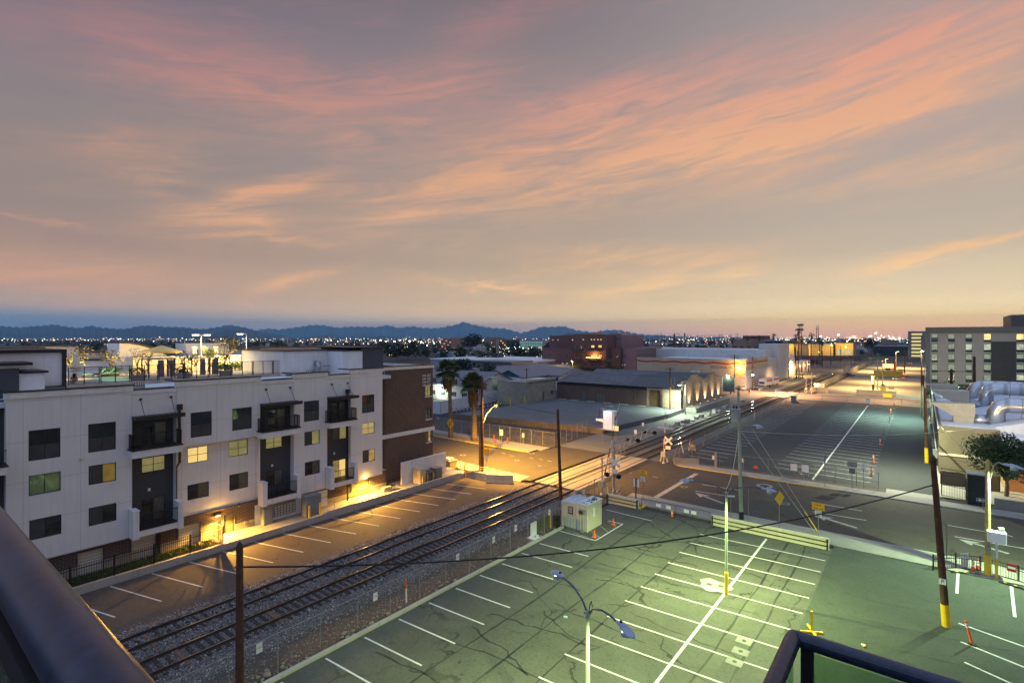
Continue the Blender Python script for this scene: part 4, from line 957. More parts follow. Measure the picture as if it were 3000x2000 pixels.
# roof-deck lamp posts: shoebox heads with the lens below
WARM = (1.0, .74, .36); LENSW = EM('lamp_lens_warm', (1.0,.82,.48), 26.0)
def lamp_post(label, x, y, z0, z1, heads, lens, pole=STEEL, r=.07, group=None, lightpow=None, col=WARM, hs=.7, name='lamp_post', spot=150, base=True):
    t = thing(name, label, 'lamp post', (x, y, z0), group); m = MB()
    m.tube([(x,y,z0),(x,y,z0+(z1-z0)*.5),(x,y,z1)], [r*1.2, r, r*.75], pole, 10)
    if base: m.lathe(x, y, [(r*2.2,z0),(r*2.2,z0+.06),(r*1.4,z0+.14)], pole, 8)
    m.build('pole', t, smooth=False)
    for (dx_, dy_) in heads:
        L = math.hypot(dx_, dy_); ux, uy = dx_/L, dy_/L
        m = MB(); m.tube([(x,y,z1-.05),(x+dx_*.6,y+dy_*.6,z1+.06),(x+dx_,y+dy_,z1+.05)], .035, pole, 6); m.build('arm', t)
        m = MB(); a = math.atan2(uy, ux); m.obox((x+dx_+ux*hs*.4,y+dy_+uy*hs*.4,z1+.06), hs, hs*.5, .13, pole, a); hd = m.build('lamp_head', t)
        m = MB(); m.obox((x+dx_+ux*hs*.4,y+dy_+uy*hs*.4,z1-.02), hs*.8, hs*.4, .03, lens, a); m.build('lens', hd)
        if lightpow: light('SPOT', (x+dx_+ux*hs*.4, y+dy_+uy*hs*.4, z1-.12), lightpow, col, .15, spot)
    return t
y = on(590,-66); lamp_post('left of two glowing roof deck lamp posts, with a twin head', -66, y, ZD, 17.85, [(0,.35),(0,-.35)], LENSW, WHITE, .06, 'roof deck lamp posts', 900)
y = on(722,-66); lamp_post('right of two glowing roof deck lamp posts, with a single head', -66, y, ZD, 18.0, [(0,-.5)], LENSW, WHITE, .06, 'roof deck lamp posts', 900)
for u, X, p in ((240,-61,260),(300,-63,260),(360,-67,300),(450,-70,420),(560,-68.5,320),(640,-68.2,420),(700,-68.6,420),(780,-60,200),(590,-62,260)): light('SPOT', (min(X,-62.5), on(u,X), ZD+1.7), p*3.2, (1.0,.66,.22), .06, 150, .7, (-76, on(u,X)+(-76-X)*-.3, ZD+.3))
# person sitting by the pool, seen from behind
def figure(name, label, joints, edges, hair, loc, cols):
    t = bpy.data.meshes.new('body'); t.from_pydata([tuple(Vector(j[0])) for j in joints], edges, []); o = bpy.data.objects.new(name, t); COL.objects.link(o); o.location = loc
    sk = o.modifiers.new('s', 'SKIN'); 
    for i, v in enumerate(t.skin_vertices[0].data): v.radius = (joints[i][1], joints[i][1]); v.use_root = (i == 0)
    sb = o.modifiers.new('b', 'SUBSURF'); sb.levels = 2; sb.render_levels = 2
    dg = bpy.context.evaluated_depsgraph_get(); me = bpy.data.meshes.new_from_object(o.evaluated_get(dg)); o.modifiers.clear(); o.data = me
    me.materials.clear(); me.materials.append(cols[0]); me.polygons.foreach_set('use_smooth', [True]*len(me.polygons))
    ORG[o.name] = tuple(loc); tag(o, label, 'person')
    q = MB(); hx, hy, hz, hr = hair; q.lathe(loc[0]+hx, loc[1]+hy, [(hr*.5,loc[2]+hz-.32),(hr*.95,loc[2]+hz-.15),(hr*1.12,loc[2]+hz),(hr*.9,loc[2]+hz+.09),(hr*.3,loc[2]+hz+.14)], cols[1], 12); h = q.build('hair', o, smooth=True)
    return o
SKIN = M('skin', (.42,.24,.16), .6, .06); HAIR = M('dark_hair', (.02,.012,.008), .5, .2)
y = on(217,-58.2)
J = [((0,0,.12),.15),((0,0,.34),.13),((0,0,.55),.15),((0,0,.66),.06),((-.02,0,.80),.10),((0,.17,.58),.06),((-.06,.24,.34),.045),((-.2,.2,.16),.035),((0,-.17,.58),.06),((-.06,-.24,.34),.045),((-.2,-.2,.16),.035),((-.42,.12,.16),.08),((-.78,.12,.06),.055),((-.42,-.12,.16),.08),((-.78,-.12,.06),.055)]
figure('person', 'dark haired person sitting at the pool edge behind the fence, seen from behind', J, [(0,1),(1,2),(2,3),(3,4),(2,5),(5,6),(6,7),(2,8),(8,9),(9,10),(0,11),(11,12),(0,13),(13,14)], (.02,0,.80,.115), (-58.2, y, ZD), (SKIN, HAIR))
# ================================================================ along the foot of the apartment building
slab('platform_walk', -47.68, -45.36, 18.9, 38.6, -.1, .50, SIDEW)
slab('platform_walk', -50, -45.36, 38.6, 48.4, -.1, .55, CONC)
mb = MB(); mb.box(-47.6, -45.36, -20, 18.9, -.1, .40, DIRT); mb.build('planting_bed', kind='structure')
m = crown_mb([], 1, .1, GRASS); rnd = random.Random(3)
for i in range(5200):
    x, y_ = rnd.uniform(-47.4,-45.4), rnd.uniform(4,18.7); h = rnd.uniform(.08,.2); a = rnd.uniform(0,6.28); c, s = math.cos(a)*.05, math.sin(a)*.05
    m.add([(x-c,y_-s,.4),(x+c,y_+s,.4),(x+rnd.uniform(-.06,.06),y_+rnd.uniform(-.06,.06),.4+h)], [(0,1,2)], GRASS)
m.build('grass', kind='stuff', label='strip of short grass behind the black iron fence', cat='grass')
t = MB(); RW = panels('retaining_concrete', (.40,.37,.32), 4.6, 100, line=.6, var=.14, streak=.45)
t.box(-45.355, -45.12, -20, 28.7, -.1, .56, RW); t.box(-45.36, -45.12, 28.7, 47.0, -.1, .74, RW); t.box(-45.36, -45.115, 47.0, 48.4, -.1, .56, RW)
t.extr([(-45.119,27.9,.56),(-45.119,28.7,.56),(-45.119,28.7,.74)], (-.236,0,0), RW)
t.build('retaining_wall', label='low pale concrete retaining wall between the apartment walkway and the striped lot', cat='wall')
f = thing('iron_fence', 'black iron picket fence along the grass strip below the apartments', 'fence', (-45.25, 10, .55))
for i in range(11):
    a, b = 18.9 - 2.45*(i+1), 18.9 - 2.45*i; m = MB()
    for z in (.72, 1.75): m.box(-45.27, -45.23, a, b-.05, z, z+.045, BLACKM)
    n = 18
    for j in range(n): y_ = a + (b-a)*(j+.5)/n; m.box(-45.262, -45.238, y_-.012, y_+.012, .66, 2.0, BLACKM)
    m.build('fence_panel', f); m = MB(); m.box(-45.29,-45.21,b-.05,b+.03,.555,2.08,BLACKM); m.build('post', f)
m = MB()
for z in (.75, 1.85): m.box(-47.3, -45.28, 18.92, 18.96, z, z+.05, BLACKM)
for j in range(15): x = -47.25 + j*.135; m.box(x-.012,x+.012,18.93,18.95,.5,2.1,BLACKM)
for y_ in (18.86, 18.99): m.box(-46.0,-45.9,y_-.03,y_+.03,.5,2.3,BLACKM)
m.build('gate', f)
def bollard(label, x, y, z0, h=1.05, r=.085, group=None): 
    m = MB(); m.lathe(x, y, [(r,z0),(r,z0+h-.05),(r*.8,z0+h-.01),(r*.3,z0+h+.015)], YEL, 12); return m.build('bollard', label=label, cat='bollard', group=group, loc=(x,y,z0))
for (x, y_, lab) in ((-45.55,26.75,'left yellow bollard in front of the grey electrical cabinet'),(-45.6,27.9,'right yellow bollard in front of the grey electrical cabinet')): bollard(lab, x, y_, .5, 1.1, .085, 'yellow bollards on the apartment walkway')
for (x, y_, lab) in ((-45.5,40.95,'yellow bollard at the corner of the pale cabinet'),(-45.55,41.75,'yellow bollard between the pale cabinet and the brown boxes'),(-45.6,42.75,'yellow bollard in front of the middle brown box'),(-45.6,44.15,'yellow bollard past the last brown box')): bollard(lab, x, y_, .55, .95, .08, 'yellow bollards on the apartment walkway')
GREY = M('cabinet_grey', (.20,.23,.23), .5, .1, 1.5, streak=.2); TAN = M('cabinet_tan', (.52,.46,.30), .55, .08, 1.5, streak=.2); BRN = M('cabinet_brown', (.13,.105,.085), .6, .12, 1.5)
def cabinet(label, x0, x1, y0, y1, z0, z1, mat, doors, name='electrical_cabinet', face='x'):
    t = thing(name, label, 'electrical cabinet', ((x0+x1)/2,(y0+y1)/2,z0)); m = MB(); m.bbox(x0,x1,y0,y1,z0,z1,mat,.02); m.box(x0-.03,x1+.03,y0-.03,y1+.03,z1,z1+.05,mat); m.build('housing', t)
    n = doors
    for i in range(n):
        m = MB()
        if face == 'x':
            a, b = y0+(y1-y0)*i/n+.04, y0+(y1-y0)*(i+1)/n-.04; m.box(x1,x1+.03,a,b,z0+.12,z1-.08,mat); d_ = m.build('door', t); q = MB(); q.box(x1+.03,x1+.06,b-.14 if i==0 else a+.1,b-.1 if i==0 else a+.14,(z0+z1)/2-.12,(z0+z1)/2+.1,STEEL); q.build('handle', d_)
        else:
            a, b = x0+(x1-x0)*i/n+.04, x0+(x1-x0)*(i+1)/n-.04; m.box(a,b,y0-.03,y0,z0+.12,z1-.08,mat); d_ = m.build('door', t); q = MB(); q.box(b-.14 if i==0 else a+.1,b-.1 if i==0 else a+.14,y0-.06,y0-.03,(z0+z1)/2-.12,(z0+z1)/2+.1,STEEL); q.build('handle', d_)
    return t
cabinet('tall grey two-door electrical cabinet against the apartment wall by the meters', -46.75,-45.85,26.6,28.2,.5,2.35,GREY,2)
cabinet('pale tan electrical cabinet at the end of the apartment walkway', -46.9,-45.62,40.7,41.55,.55,2.2,TAN,2,face='y')
cabinet('dark brown utility box just right of the pale tan cabinet', -46.6,-45.75,41.75,42.5,.55,1.55,BRN,1)
cabinet('middle dark brown utility box under the freestanding white wall', -46.7,-45.75,42.55,43.25,.55,1.6,BRN,1)
cabinet('tallest brown utility box, last in the row by the street', -46.8,-45.72,43.3,44.3,.55,1.8,M('cabinet_taupe', (.24,.20,.16), .6, .1),1)
mt = thing('meter_bank', 'grey bank of round glass electric meters on the apartment wall', 'meter bank', (XG+.15,25.2,.8)); m = MB(); m.box(XG+.095,XG+.26,24.05,26.4,.82,1.98,GREY)
for i in range(9): m.box(XG+.26,XG+.28,24.1+i*.255,24.33+i*.255,.86,1.95,GREY)
m.build('panel', mt)
DIAL = M('meter_dial', (.55,.56,.54), .2, .1, 8.)
for r_ in range(4):
    for c_ in range(7): m = MB(); y_, z_ = 24.42+c_*.295, .98+r_*.24; m.tube([(XG+.28,y_,z_),(XG+.37,y_,z_)], [.09,.075], DIAL, 10); m.build('meter', mt)
cabinet('small grey switchgear box left of the electric meters', XG+.1,XG+.75,23.05,23.92,.35,1.98,GREY,1)
m = MB(); m.box(XG+.35,XG+.45,24.05,24.1,-.05,.5,STEEL); [m.cyl(XG+.3+i*.1,23.3+i*.18,.0,.36,.04,STEEL,6) for i in range(3)]; m.build('conduit', label='grey conduits rising to the switchgear box', cat='conduit')
for y_ in (21.6, 22.1): m = MB(); m.box(XG+.11,XG+.25,y_,y_+.2,.9,1.15,STEEL); m.tube([(XG+.18,y_+.1,.9),(XG+.16,y_+.2,.7),(XG+.16,y_+.22,.35)], .03, STEEL, 6); m.build('wall_box', label='small grey wall box %s the brown door' % ('nearer to' if y_ < 22 else 'farther from'), cat='wall box', group='small wall boxes by the brown door')
def handrail(label, pts, posts, z0):
    m = MB(); m.tube(pts, .022, BLACKM, 6); m.tube([(p[0],p[1],p[2]-.45) for p in pts], .016, BLACKM, 6)
    for (x, y_) in posts: m.cyl(x, y_, z0, z0+.92, .02, BLACKM, 6)
    m.build('handrail', label=label, cat='handrail', loc=(pts[0][0],pts[0][1],z0))
handrail('black pipe handrail at the edge of the apartment ramp', [(-45.45,29.4,1.3),(-45.45,33.4,1.52)], [(-45.45,29.4),(-45.45,31.4),(-45.45,33.4)], .5)
m = MB(); m.tube([(XG+.2,28.9,1.35),(XG+.2,31.6,1.55)], .022, BLACKM, 6); m.obox((XG+.14,28.95,1.33),.16,.04,.04,BLACKM); m.obox((XG+.14,31.5,1.53),.16,.04,.04,BLACKM); m.build('handrail', label='black handrail fixed to the apartment wall above the ramp', cat='handrail')
m = MB(); m.tube([(-47.1,37.6,1.5),(-47.1,38.9,1.5)], .025, BLACKM, 6); m.cyl(-47.1,38.2,.5,1.5,.03,BLACKM,6); m.cyl(-47.1,38.8,.5,1.5,.03,BLACKM,6); m.build('handrail', label='short handrail in the dark gap beside the freestanding white wall', cat='handrail')
m = MB(); m.box(-47.42,-47.2,39.3,46.4,.55,3.02,STUC_P); m.box(-47.44,-47.18,39.27,46.43,3.02,3.08,STUC_P); m.build('screen_wall', label='tall freestanding white wall behind the utility boxes', cat='wall', loc=(-47.3,42.8,.55))
m = MB(); m.bbox(-46.9,-46.4,36.1,37.25,.5,1.0,CMU,.03); m.build('concrete_box', label='pale concrete box at the base of the apartment corner', cat='concrete box')
# sodium wall packs
SOD = EM('sodium_lens', (1.0,.62,.12), 40.0); SODC = (1.0, .50, .07)
for (y_, z_, p, lab) in ((PX(635,1492,XG)[0], 2.3, 520, 'glowing wall lamp above the brown door, left of two'), (34.3, 2.42, 560, 'glowing wall lamp above the garage door, right of two')):
    t = thing('wall_lamp', lab, 'wall lamp', (XG+.05,y_,z_), 'amber wall lamps on the apartment building'); m = MB(); m.extr([(XG+.05,y_-.2,z_-.08),(XG+.05,y_-.2,z_+.16),(XG+.16,y_-.2,z_+.16),(XG+.3,y_-.2,z_-.0)], (0,.4,0), DKM); m.build('housing', t)
    m = MB(); m.quad((XG+.1,y_-.18,z_-.05),(XG+.1,y_+.18,z_-.05),(XG+.31,y_+.18,z_-.02),(XG+.31,y_-.18,z_-.02), SOD); m.build('lens', t)
    light('SPOT', (XG+.5,y_,z_-.08), p*13, SODC, .06, 172, .5, (XG+2.3,y_,z_-2.6)); light('POINT', (XG+.42,y_,z_-.05), p*.22, SODC, .06)
for (y_, z_, lab) in ((15.0-4.6,7.5,'small grey dome light between the left windows'),): m = MB(); m.lathe(XF+.06, PX(237,1344,XF)[0], [(.02,PX(237,1344,XF)[1]-.06),(.12,PX(237,1344,XF)[1]),(.06,PX(237,1344,XF)[1]+.08)], STEEL, 10); m.build('dome_light', label=lab, cat='light fixture')
m = MB(); y_, z_ = PX(694, 1475, XG); m.box(XF,XF+.14,y_-.08,y_+.08,z_-.1,z_+.12,DKM); m.box(XF+.02,XF+.12,y_-.05,y_+.05,z_-.14,z_-.1,EM('green_glow',(.2,.9,.2),1.5)); m.build('exit_light', label='small wall fixture with a green glow above the meters', cat='light fixture')
# ================================================================ corner by the street, left of the tracks
t = thing('dumpster', 'yellow-lit dumpster full of bags beyond the freestanding white wall', 'dumpster', (-49.3,49.2,.06)); m = MB(); DUM = M('dumpster_paint', (.42,.36,.16), .6, .15)
m.add([(-50,48.6,.2),(-48.7,48.6,.2),(-48.7,49.7,.2),(-50,49.7,.2),(-50.1,48.5,1.3),(-48.6,48.5,1.3),(-48.6,49.8,1.3),(-50.1,49.8,1.3)], [(0,3,2,1),(0,1,5,4),(1,2,6,5),(2,3,7,6),(3,0,4,7),(4,5,6,7)], DUM); m.box(-50.15,-48.55,48.45,49.85,1.25,1.33,DUM); m.build('bin', t)
m = MB(); [m.rock((-49.35+random.uniform(-.5,.5),49.15+random.uniform(-.4,.4),1.45),.34,WHITE,.7) for _ in range(6)]; m.build('bags', t)
m = MB(); [m.cyl(x,y_,.05,.2,.09,RUBBER,8) for x in (-49.9,-48.8) for y_ in (48.7,49.6)]; m.build('casters', t)
def escooter(label, x, y, rz, grp='parked orange electric scooters'):
    t = thing('electric_scooter', label, 'electric scooter', (0,0,0), grp); m = MB(); m.box(-.42,.38,-.08,.08,.10,.17,ORANGE); m.build('deck', t); m = MB(); m.tube([(.40,0,.14),(.52,0,.5),(.44,0,1.1)], .035, ORANGE, 6); m.build('stem', t)
    m = MB(); m.tube([(.43,-.25,1.12),(.43,.25,1.12)], .02, BLACKM, 6); m.obox((.46,0,1.08),.06,.12,.1,BLACKM); m.build('handlebar', t)
    for q in (-.46,.5): m = MB(); m.tube([(q,-.03,.12),(q,.03,.12)], .12, RUBBER, 12); m.build('wheel', t)
    t.location = (x, y, .09); t.rotation_euler = (0,0,rz); ORG[t.name] = (x,y,.09)
escooter('orange electric scooter left of the blue-backed sign by the chain fence', *G(1450,1294), 2.6)
escooter('orange electric scooter right of the blue-backed sign by the chain fence', *G(1485,1299), -.6)
escooter('orange electric scooter beside the dumpster at the corner', *G(1329,1376), 1.2)
m = MB(); x, y_ = G(1350,1378); m.cyl(x,y_,.05,1.25,.06,WHITE,8); m.build('marker_post', label='short white marker post between the scooter and the leaning wood pole', cat='post', loc=(x,y_,.05))
# jersey barriers and swing gate closing the lot
def barrier(label, p, q, h=.85, mat=CONC, grp=None):
    p, q = Vector((p[0],p[1],0)), Vector((q[0],q[1],0)); d = (q-p).normalized(); n = Vector((-d.y,d.x,0)); prf = [(-.3,0),(-.3,.08),(-.18,.3),(-.09,h),(.09,h),(.18,.3),(.3,.08),(.3,0)]
    m = MB(); m.extr([p + n*a + Vector((0,0,b)) for a, b in prf], q-p, mat); return m.build('concrete_barrier', label=label, cat='concrete barrier', group=grp, loc=tuple(p))
barrier('concrete barrier in front, at the end of the striped lot nearest the tracks', G(1424,1412), G(1503,1415), .95, CONC, 'concrete barriers closing the side lot')
barrier('concrete barrier behind, running back towards the amber-lit kerb', G(1362,1394), G(1424,1407), .85, CONC, 'concrete barriers closing the side lot')
t = thing('swing_gate', 'yellow pipe swing gate above the concrete barriers', 'gate', (*G(1362,1398),0)); gx, gy = G(1362,1398); ex, ey = G(1492,1405); m = MB(); m.cyl(gx,gy,0,1.7,.07,YEL,8); m.build('post', t)
m = MB(); m.tube([(gx,gy,1.55),(ex,ey,1.15)], .04, YEL, 6); m.tube([(gx,gy,.55),((gx+ex)/2,(gy+ey)/2,1.3)], .03, YEL, 6); m.tube([(gx+(ex-gx)*.72,gy+(ey-gy)*.72,1.25),(gx+(ex-gx)*.72,gy+(ey-gy)*.72,.1)], .035, YEL, 6); m.build('arm', t)
# ================================================================ poles, wires, lamps
def wpole(label, x, y, h, r=.16, lean=(0,0), z0=0., band=0., cross=None, group='wooden utility poles', mat=None, name='utility_pole', yb=None):
    t = thing(name, label, 'utility pole', (x,y,z0), group); m = MB(); n = 7
    pts = [(x+lean[0]*(i/n)**1.0, y+lean[1]*(i/n), z0+h*i/n) for i in range(n+1)]
    m.tube(pts, [r*(1.15-.35*i/n) for i in range(n+1)], mat or WOOD, 10); tp = Vector(pts[-1]); m.tube([tp, tp+Vector((0,0,.16))], [r*.78, .03], mat or WOOD, 10); m.build('pole', t, smooth=False)
    if band: 
        q = MB(); q.tube([(x,y,z0),(x+lean[0]*band/h,y+lean[1]*band/h,z0+band)], [r*1.2, r*1.16], YEL, 12); q.build('yellow_band', t)
    for (dz, L, a) in (cross or []):
        q = MB(); q.obox((tp.x,tp.y,tp.z-dz), L, .1, .12, mat or WOOD, a); 
        for s in (-.45,-.25,.25,.45): q.lathe(tp.x+math.cos(a)*L*s, tp.y+math.sin(a)*L*s, [(.03,tp.z-dz+.06),(.06,tp.z-dz+.12),(.04,tp.z-dz+.2)], STEEL, 6)
        q.build('crossarm', t)
    return t
def sag(p, q, s, n=18): return [Vector(p).lerp(Vector(q), i/n) - Vector((0,0,s*4*(i/n)*(1-i/n))) for i in range(n+1)]
CABLE = M('black_cable', (.008,.008,.010), .5, .1); CABLEL = M('pale_guy_wire', (.45,.46,.30), .5, .1)
def wire(label, p, q, s, r=.02, mat=None, name='overhead_wire', grp=None): m = MB(); m.tube(sag(p, q, s), r, mat or CABLE, 6); return m.build(name, label=label, cat='wire', group=grp, loc=tuple(p))
# street lamp on its own arm, the amber light of the crossing
def cobra_head(m_parent, tip, d, mat, lens, s=1.0):
    """drop-nose street lamp head at the end of an arm, d = horizontal unit direction"""
    n = Vector((-d[1], d[0], 0)); d = Vector((d[0], d[1], 0)); tip = Vector(tip); m = MB()
    st = [(-.10,.06,.05,.02),(.08,.10,.09,.03),(.28,.15,.11,.01),(.5,.18,.10,-.03),(.66,.15,.07,-.06),(.78,.05,.03,-.07)]; rings = []
    for (l, wv, hv, dz) in st: rings.append([tip + d*l*s + n*wv*s*math.cos(a) + Vector((0,0,dz*s + (hv*s*math.sin(a) if math.sin(a) > 0 else .7*hv*s*math.sin(a)))) for a in [k*2*math.pi/10 for k in range(10)]])
    vs = [p for r_ in rings for p in r_]; fs = [(i*10+k, i*10+(k+1)%10, (i+1)*10+(k+1)%10, (i+1)*10+k) for i in range(len(st)-1) for k in range(10)] + [tuple(range(9,-1,-1)), tuple(range(50,60))]
    m.add(vs, fs, mat); m.lathe(*(tip+d*.12*s)[:2], [(.05*s, tip.z+.08*s),(.05*s, tip.z+.17*s)], BLACKM, 8); h = m.build('lamp_head', m_parent, smooth=False)
    q = MB(); c = tip + d*.36*s; q.lathe(c.x, c.y, [(.165*s, c.z-.19*s),(.17*s, c.z-.04*s),(.155*s, c.z-.04*s),(.15*s, c.z-.19*s)], mat, 14); del q.f[-2:], q.m[-2:]; q.build('shield', h)
    m = MB(); c = tip + d*.36*s; m.obox((c.x, c.y, c.z-.082*s), .19*s, .16*s, .02*s, lens, math.atan2(d.y, d.x)); m.build('lens', h); return c
pl = AT(690, 2000, 20.0)
wpole('weathered wooden pole in the foreground beside the tracks, its foot out of frame', pl[0]+.35, pl[1], 9.55, .155, (-.12,.05))
top_l = AT(688, 1660, 20.1)
xr, yr = G(2773,1833); A = AT(2733,1335,31.6)
t = wpole('leaning dark wooden pole with a yellow painted foot, right of the lot', xr, yr, 10.25, .19, (A[0]-xr, A[1]-yr), band=1.35)
m = MB(); f0 = .27; px_, py_ = xr+(A[0]-xr)*f0, yr+(A[1]-yr)*f0; m.obox((px_-.02, py_-.21, 10.25*f0), .34, .02, .34, SIGNW, TH*0); sg = m.build('parking_sign', t)
text("P", (px_-.02, py_-.225, 10.25*f0), FY, .3, SIGNK, sg, 'letter', .003)
m = MB(); m.tube([(xr-.12, yr-.2, .3+3.2),(xr-.1-.15, yr-.2, 6.2),(xr+.02-.12, yr-.22, 6.35),(xr+.02,yr-.22,5.9),(xr,yr-.22,4.2)], .02, STEEL, 5); m.build('conduit', t)
att = Vector((xr+(A[0]-xr)*.84, yr+(A[1]-yr)*.84, 10.25*.84))
wire('thick black cable sagging across the near lot between the two wooden poles', top_l, att, 1.25, .036)
x, y_ = G(1643,1466); wpole('plain dark wooden pole standing beside the nearer track before the sheds', x, y_, PY(1635,1198,y_)[1]-.1, .17, (PY(1634,1198,y_)[0]-x, 0))
x, y_ = G(1413,1380); wpole('tall wooden pole lit amber at the near corner of the street', x, y_, PY(1411,1108,y_)[1], .20, (PY(1411,1108,y_)[0]-x,0))
zt_ = PY(1411,1108,y_)[1]; tl = thing('street_lamp', 'lit amber lamp head on top of the tall corner pole', 'street lamp', (x,y_,zt_-.3)); m = MB(); m.tube([(x,y_+.1,zt_-.4),(x+.3,y_+.6,zt_+.1),(x+.5,y_+1.0,zt_+.1)],.05,STEEL,6); m.build('arm', tl); c = cobra_head(tl, (x+.5,y_+1.0,zt_+.1), (.45,.89), M('lamp_head_enamel',(.34,.40,.50)), SOD, 1.4); light('SPOT', (c.x,c.y,c.z-.2), 70000, SODC, .05, 128, .5, (-43,59.5,0))
m = MB(); m.cyl(x-.38, y_-.1, 0, PY(1404,1235,y_)[1], .11, M('grey_wood_pole', (.22,.16,.09), .9, .3, 3.), 8); m.build('steel_pole', label='thinner weathered pole standing right against the amber-lit corner pole', cat='pole', loc=(x-.38,y_-.1,0))
BLUEG = M('lamp_head_enamel', (.34,.40,.50), .5, .08); POLEG = M('painted_pole', (.30,.36,.26), .5, .12, 3., streak=.2)
LEDG = EM('green_white_lens', (.80,1.0,.52), 30.0); LOTC = (.72, .95, .33)
def twin(label, x, y, h, d1, d2, power, band, grp='twin-arm lamp posts in the near lot'):
    t = thing('lamp_post', label, 'lamp post', (x,y,0), grp); m = MB(); m.tube([(x,y,0),(x,y,h*.5),(x,y,h)], [.095,.085,.06], POLEG, 12); m.cyl(x,y,h*.52,h*.53,.1,POLEG,10); m.build('pole', t)
    m = MB(); m.lathe(x,y,[(.13,0),(.13,1.55),(.1,1.6)],YEL,12); m.build('yellow_sleeve', t)
    for d in (d1, d2):
        L = math.hypot(*d); u = (d[0]/L, d[1]/L); m = MB(); m.tube([(x,y,h-.15),(x+d[0]*.18,y+d[1]*.18,h+.22),(x+d[0]*.5,y+d[1]*.5,h+.47),(x+d[0]*.8,y+d[1]*.8,h+.5),(x+d[0],y+d[1],h+.46)], .038, M('blue_grey_arm', (.06,.075,.13), .4, .1), 8); m.build('arm', t, smooth=True)
        c = cobra_head(t, (x+d[0],y+d[1],h+.46), u, BLUEG, LEDG, 1.05)
        light('SPOT', (c.x,c.y,c.z-.13), power, LOTC, .03, 164, .5)
    m = MB(); m.tube([(x+.05,y,h-.1),(x+.1,y,h+.3),(x+.16,y,h+.42),(x+.2,y,h+.2)], .02, CABLE, 5); m.obox((x,y,h-.08),.24,.24,.1,POLEG); m.build('bracket', t); return t
LP1 = AT(1722, 1800, 19.95); twin('near twin-arm lamp post in the lot, its foot below the frame', LP1[0], LP1[1], 7.05, (-1.75,.88), (1.75,-.88), 6800, True)
x, y_ = G(2128,1742); twin('farther twin-arm lamp post with a yellow sleeve on the white spine line', x, y_, 7.05, (-2.2,-.45), (2.2,.45), 8000, True); LP2 = (x, y_)
# tall steel pole with transformer on the sidewalk, its own lamp and guy wires
x, y_ = G(2172,1522); h = PY(2163,1150,y_)[1]; dx_ = PY(2163,1150,y_)[0]-x
t = thing('utility_pole', 'tall pale green steel pole with a grey transformer on the sidewalk', 'utility pole', (x,y_,0)); m = MB(); m.tube([(x,y_,0),(x+dx_*.5,y_,h*.5),(x+dx_*.85,y_,h*.85),(x+dx_,y_,h)], [.2,.17,.14,.12], POLEG, 12); m.tube([(x+dx_,y_,h),(x+dx_,y_,h+.3)],[.12,.02],POLEG,12); m.build('pole', t)
m = MB(); m.lathe(x,y_,[(.215,0),(.215,.75),(.2,.8)],RUBBER,12); m.build('black_sleeve', t)
zt = PY(2150,1200,y_)[1]; bx_ = PY(2150,1200,y_)[0]; m = MB(); m.bbox(bx_-.05,bx_+.65,y_-.75,y_-.12,zt-1.1,zt+.1,M('transformer_grey',(.30,.32,.31),.5,.1,2.),.05); m.box(bx_-.1,bx_+.7,y_-.8,y_-.07,zt+.1,zt+.16,BLUEG); [m.lathe(bx_+q,y_-.4,[(.05,zt+.16),(.09,zt+.24),(.04,zt+.5)],BLACKM,8) for q in (.1,.35)]; m.build('transformer', t)
hl = PY(2200,1247,y_)[1]; m = MB(); m.tube([(x+dx_*.75,y_,hl-.6),(x+dx_*.75+.5,y_-.1,hl+.02),(x+1.2,y_-.2,hl+.1)], .035, POLEG, 6); m.build('arm', t); cobra_head(t, (x+1.2,y_-.2,hl+.1), (.98,-.2), BLUEG, M('unlit_lens',(.5,.5,.45),.3,.05), 1.1)
g1 = G(2400,1560); wire('guy wire with a yellow guard, from the tall steel pole to the sidewalk', (x+dx_*.8+1.2,y_,hl-.3), (g1[0],g1[1]-.2,0), 0, .022, CABLEL, 'guy_wire', 'guy wires of the tall steel pole')
g2 = G(2390,1562); wire('inner guy wire from the tall steel pole to the sidewalk', (x+dx_*.8,y_,hl-.35), (g2[0],g2[1],0), 0, .022, CABLEL, 'guy_wire', 'guy wires of the tall steel pole')
m = MB(); p0, p1 = Vector((x+dx_*.8+1.2,y_,hl-.3)), Vector((g1[0],g1[1]-.2,0)); m.tube([p0.lerp(p1,.80), p1], .05, YEL, 8); m.build('guy_guard', label='yellow plastic guard on the lower end of the guy wire', cat='guy guard')
wire('slack pale cable from the tall steel pole down to the farther lot lamp post', (x+dx_*.8,y_,hl-.5), (LP2[0],LP2[1],7.2), .9, .022, CABLEL)
wire('pale cable running from the tall steel pole over the dark lot', (x+dx_*.8,y_,hl-.6), (8,92,6.2), .8, .02, CABLEL)
# wooden pole with the yellow-lit lamp at the right
x, y_ = G(2894,1686); h = PY(2893,1350,y_)[1]; t = wpole('yellow-lit square lamp pole with a yellow painted foot at the right', x, y_, h, .17, (0,0), band=1.55, mat=M('pale_wood_pole', (.42,.34,.13), .85, .2, 3., streak=.4))
m = MB(); m.tube([(x+.12,y_-.1,h-1.2),(x+.3,y_-.15,h-.25),(x+.55,y_-.3,h+.05),(x+.95,y_-.4,h-.1)], .045, STEEL, 8); m.build('arm', t, smooth=True); c = cobra_head(t, (x+.9,y_-.4,h-.08), (.93,-.37), BLUEG, LEDG, 1.35)
light('SPOT', (c.x,c.y,c.z-.17), 11500, (.66,1.0,.50), .03, 160, .7); m = MB(); m.tube([(x,y_-.2,.9),(x,y_-.2,h-1)], .03, STEEL, 5); m.box(x-.12,x+.12,y_-.34,y_-.18,1.75,2.15,STEEL); m.build('conduit', t)
wire('thin service wire from the yellow-lit pole to the beige building', (x,y_,h-.2), (1.9,84.5,6.4), .4, .02, CABLEL)
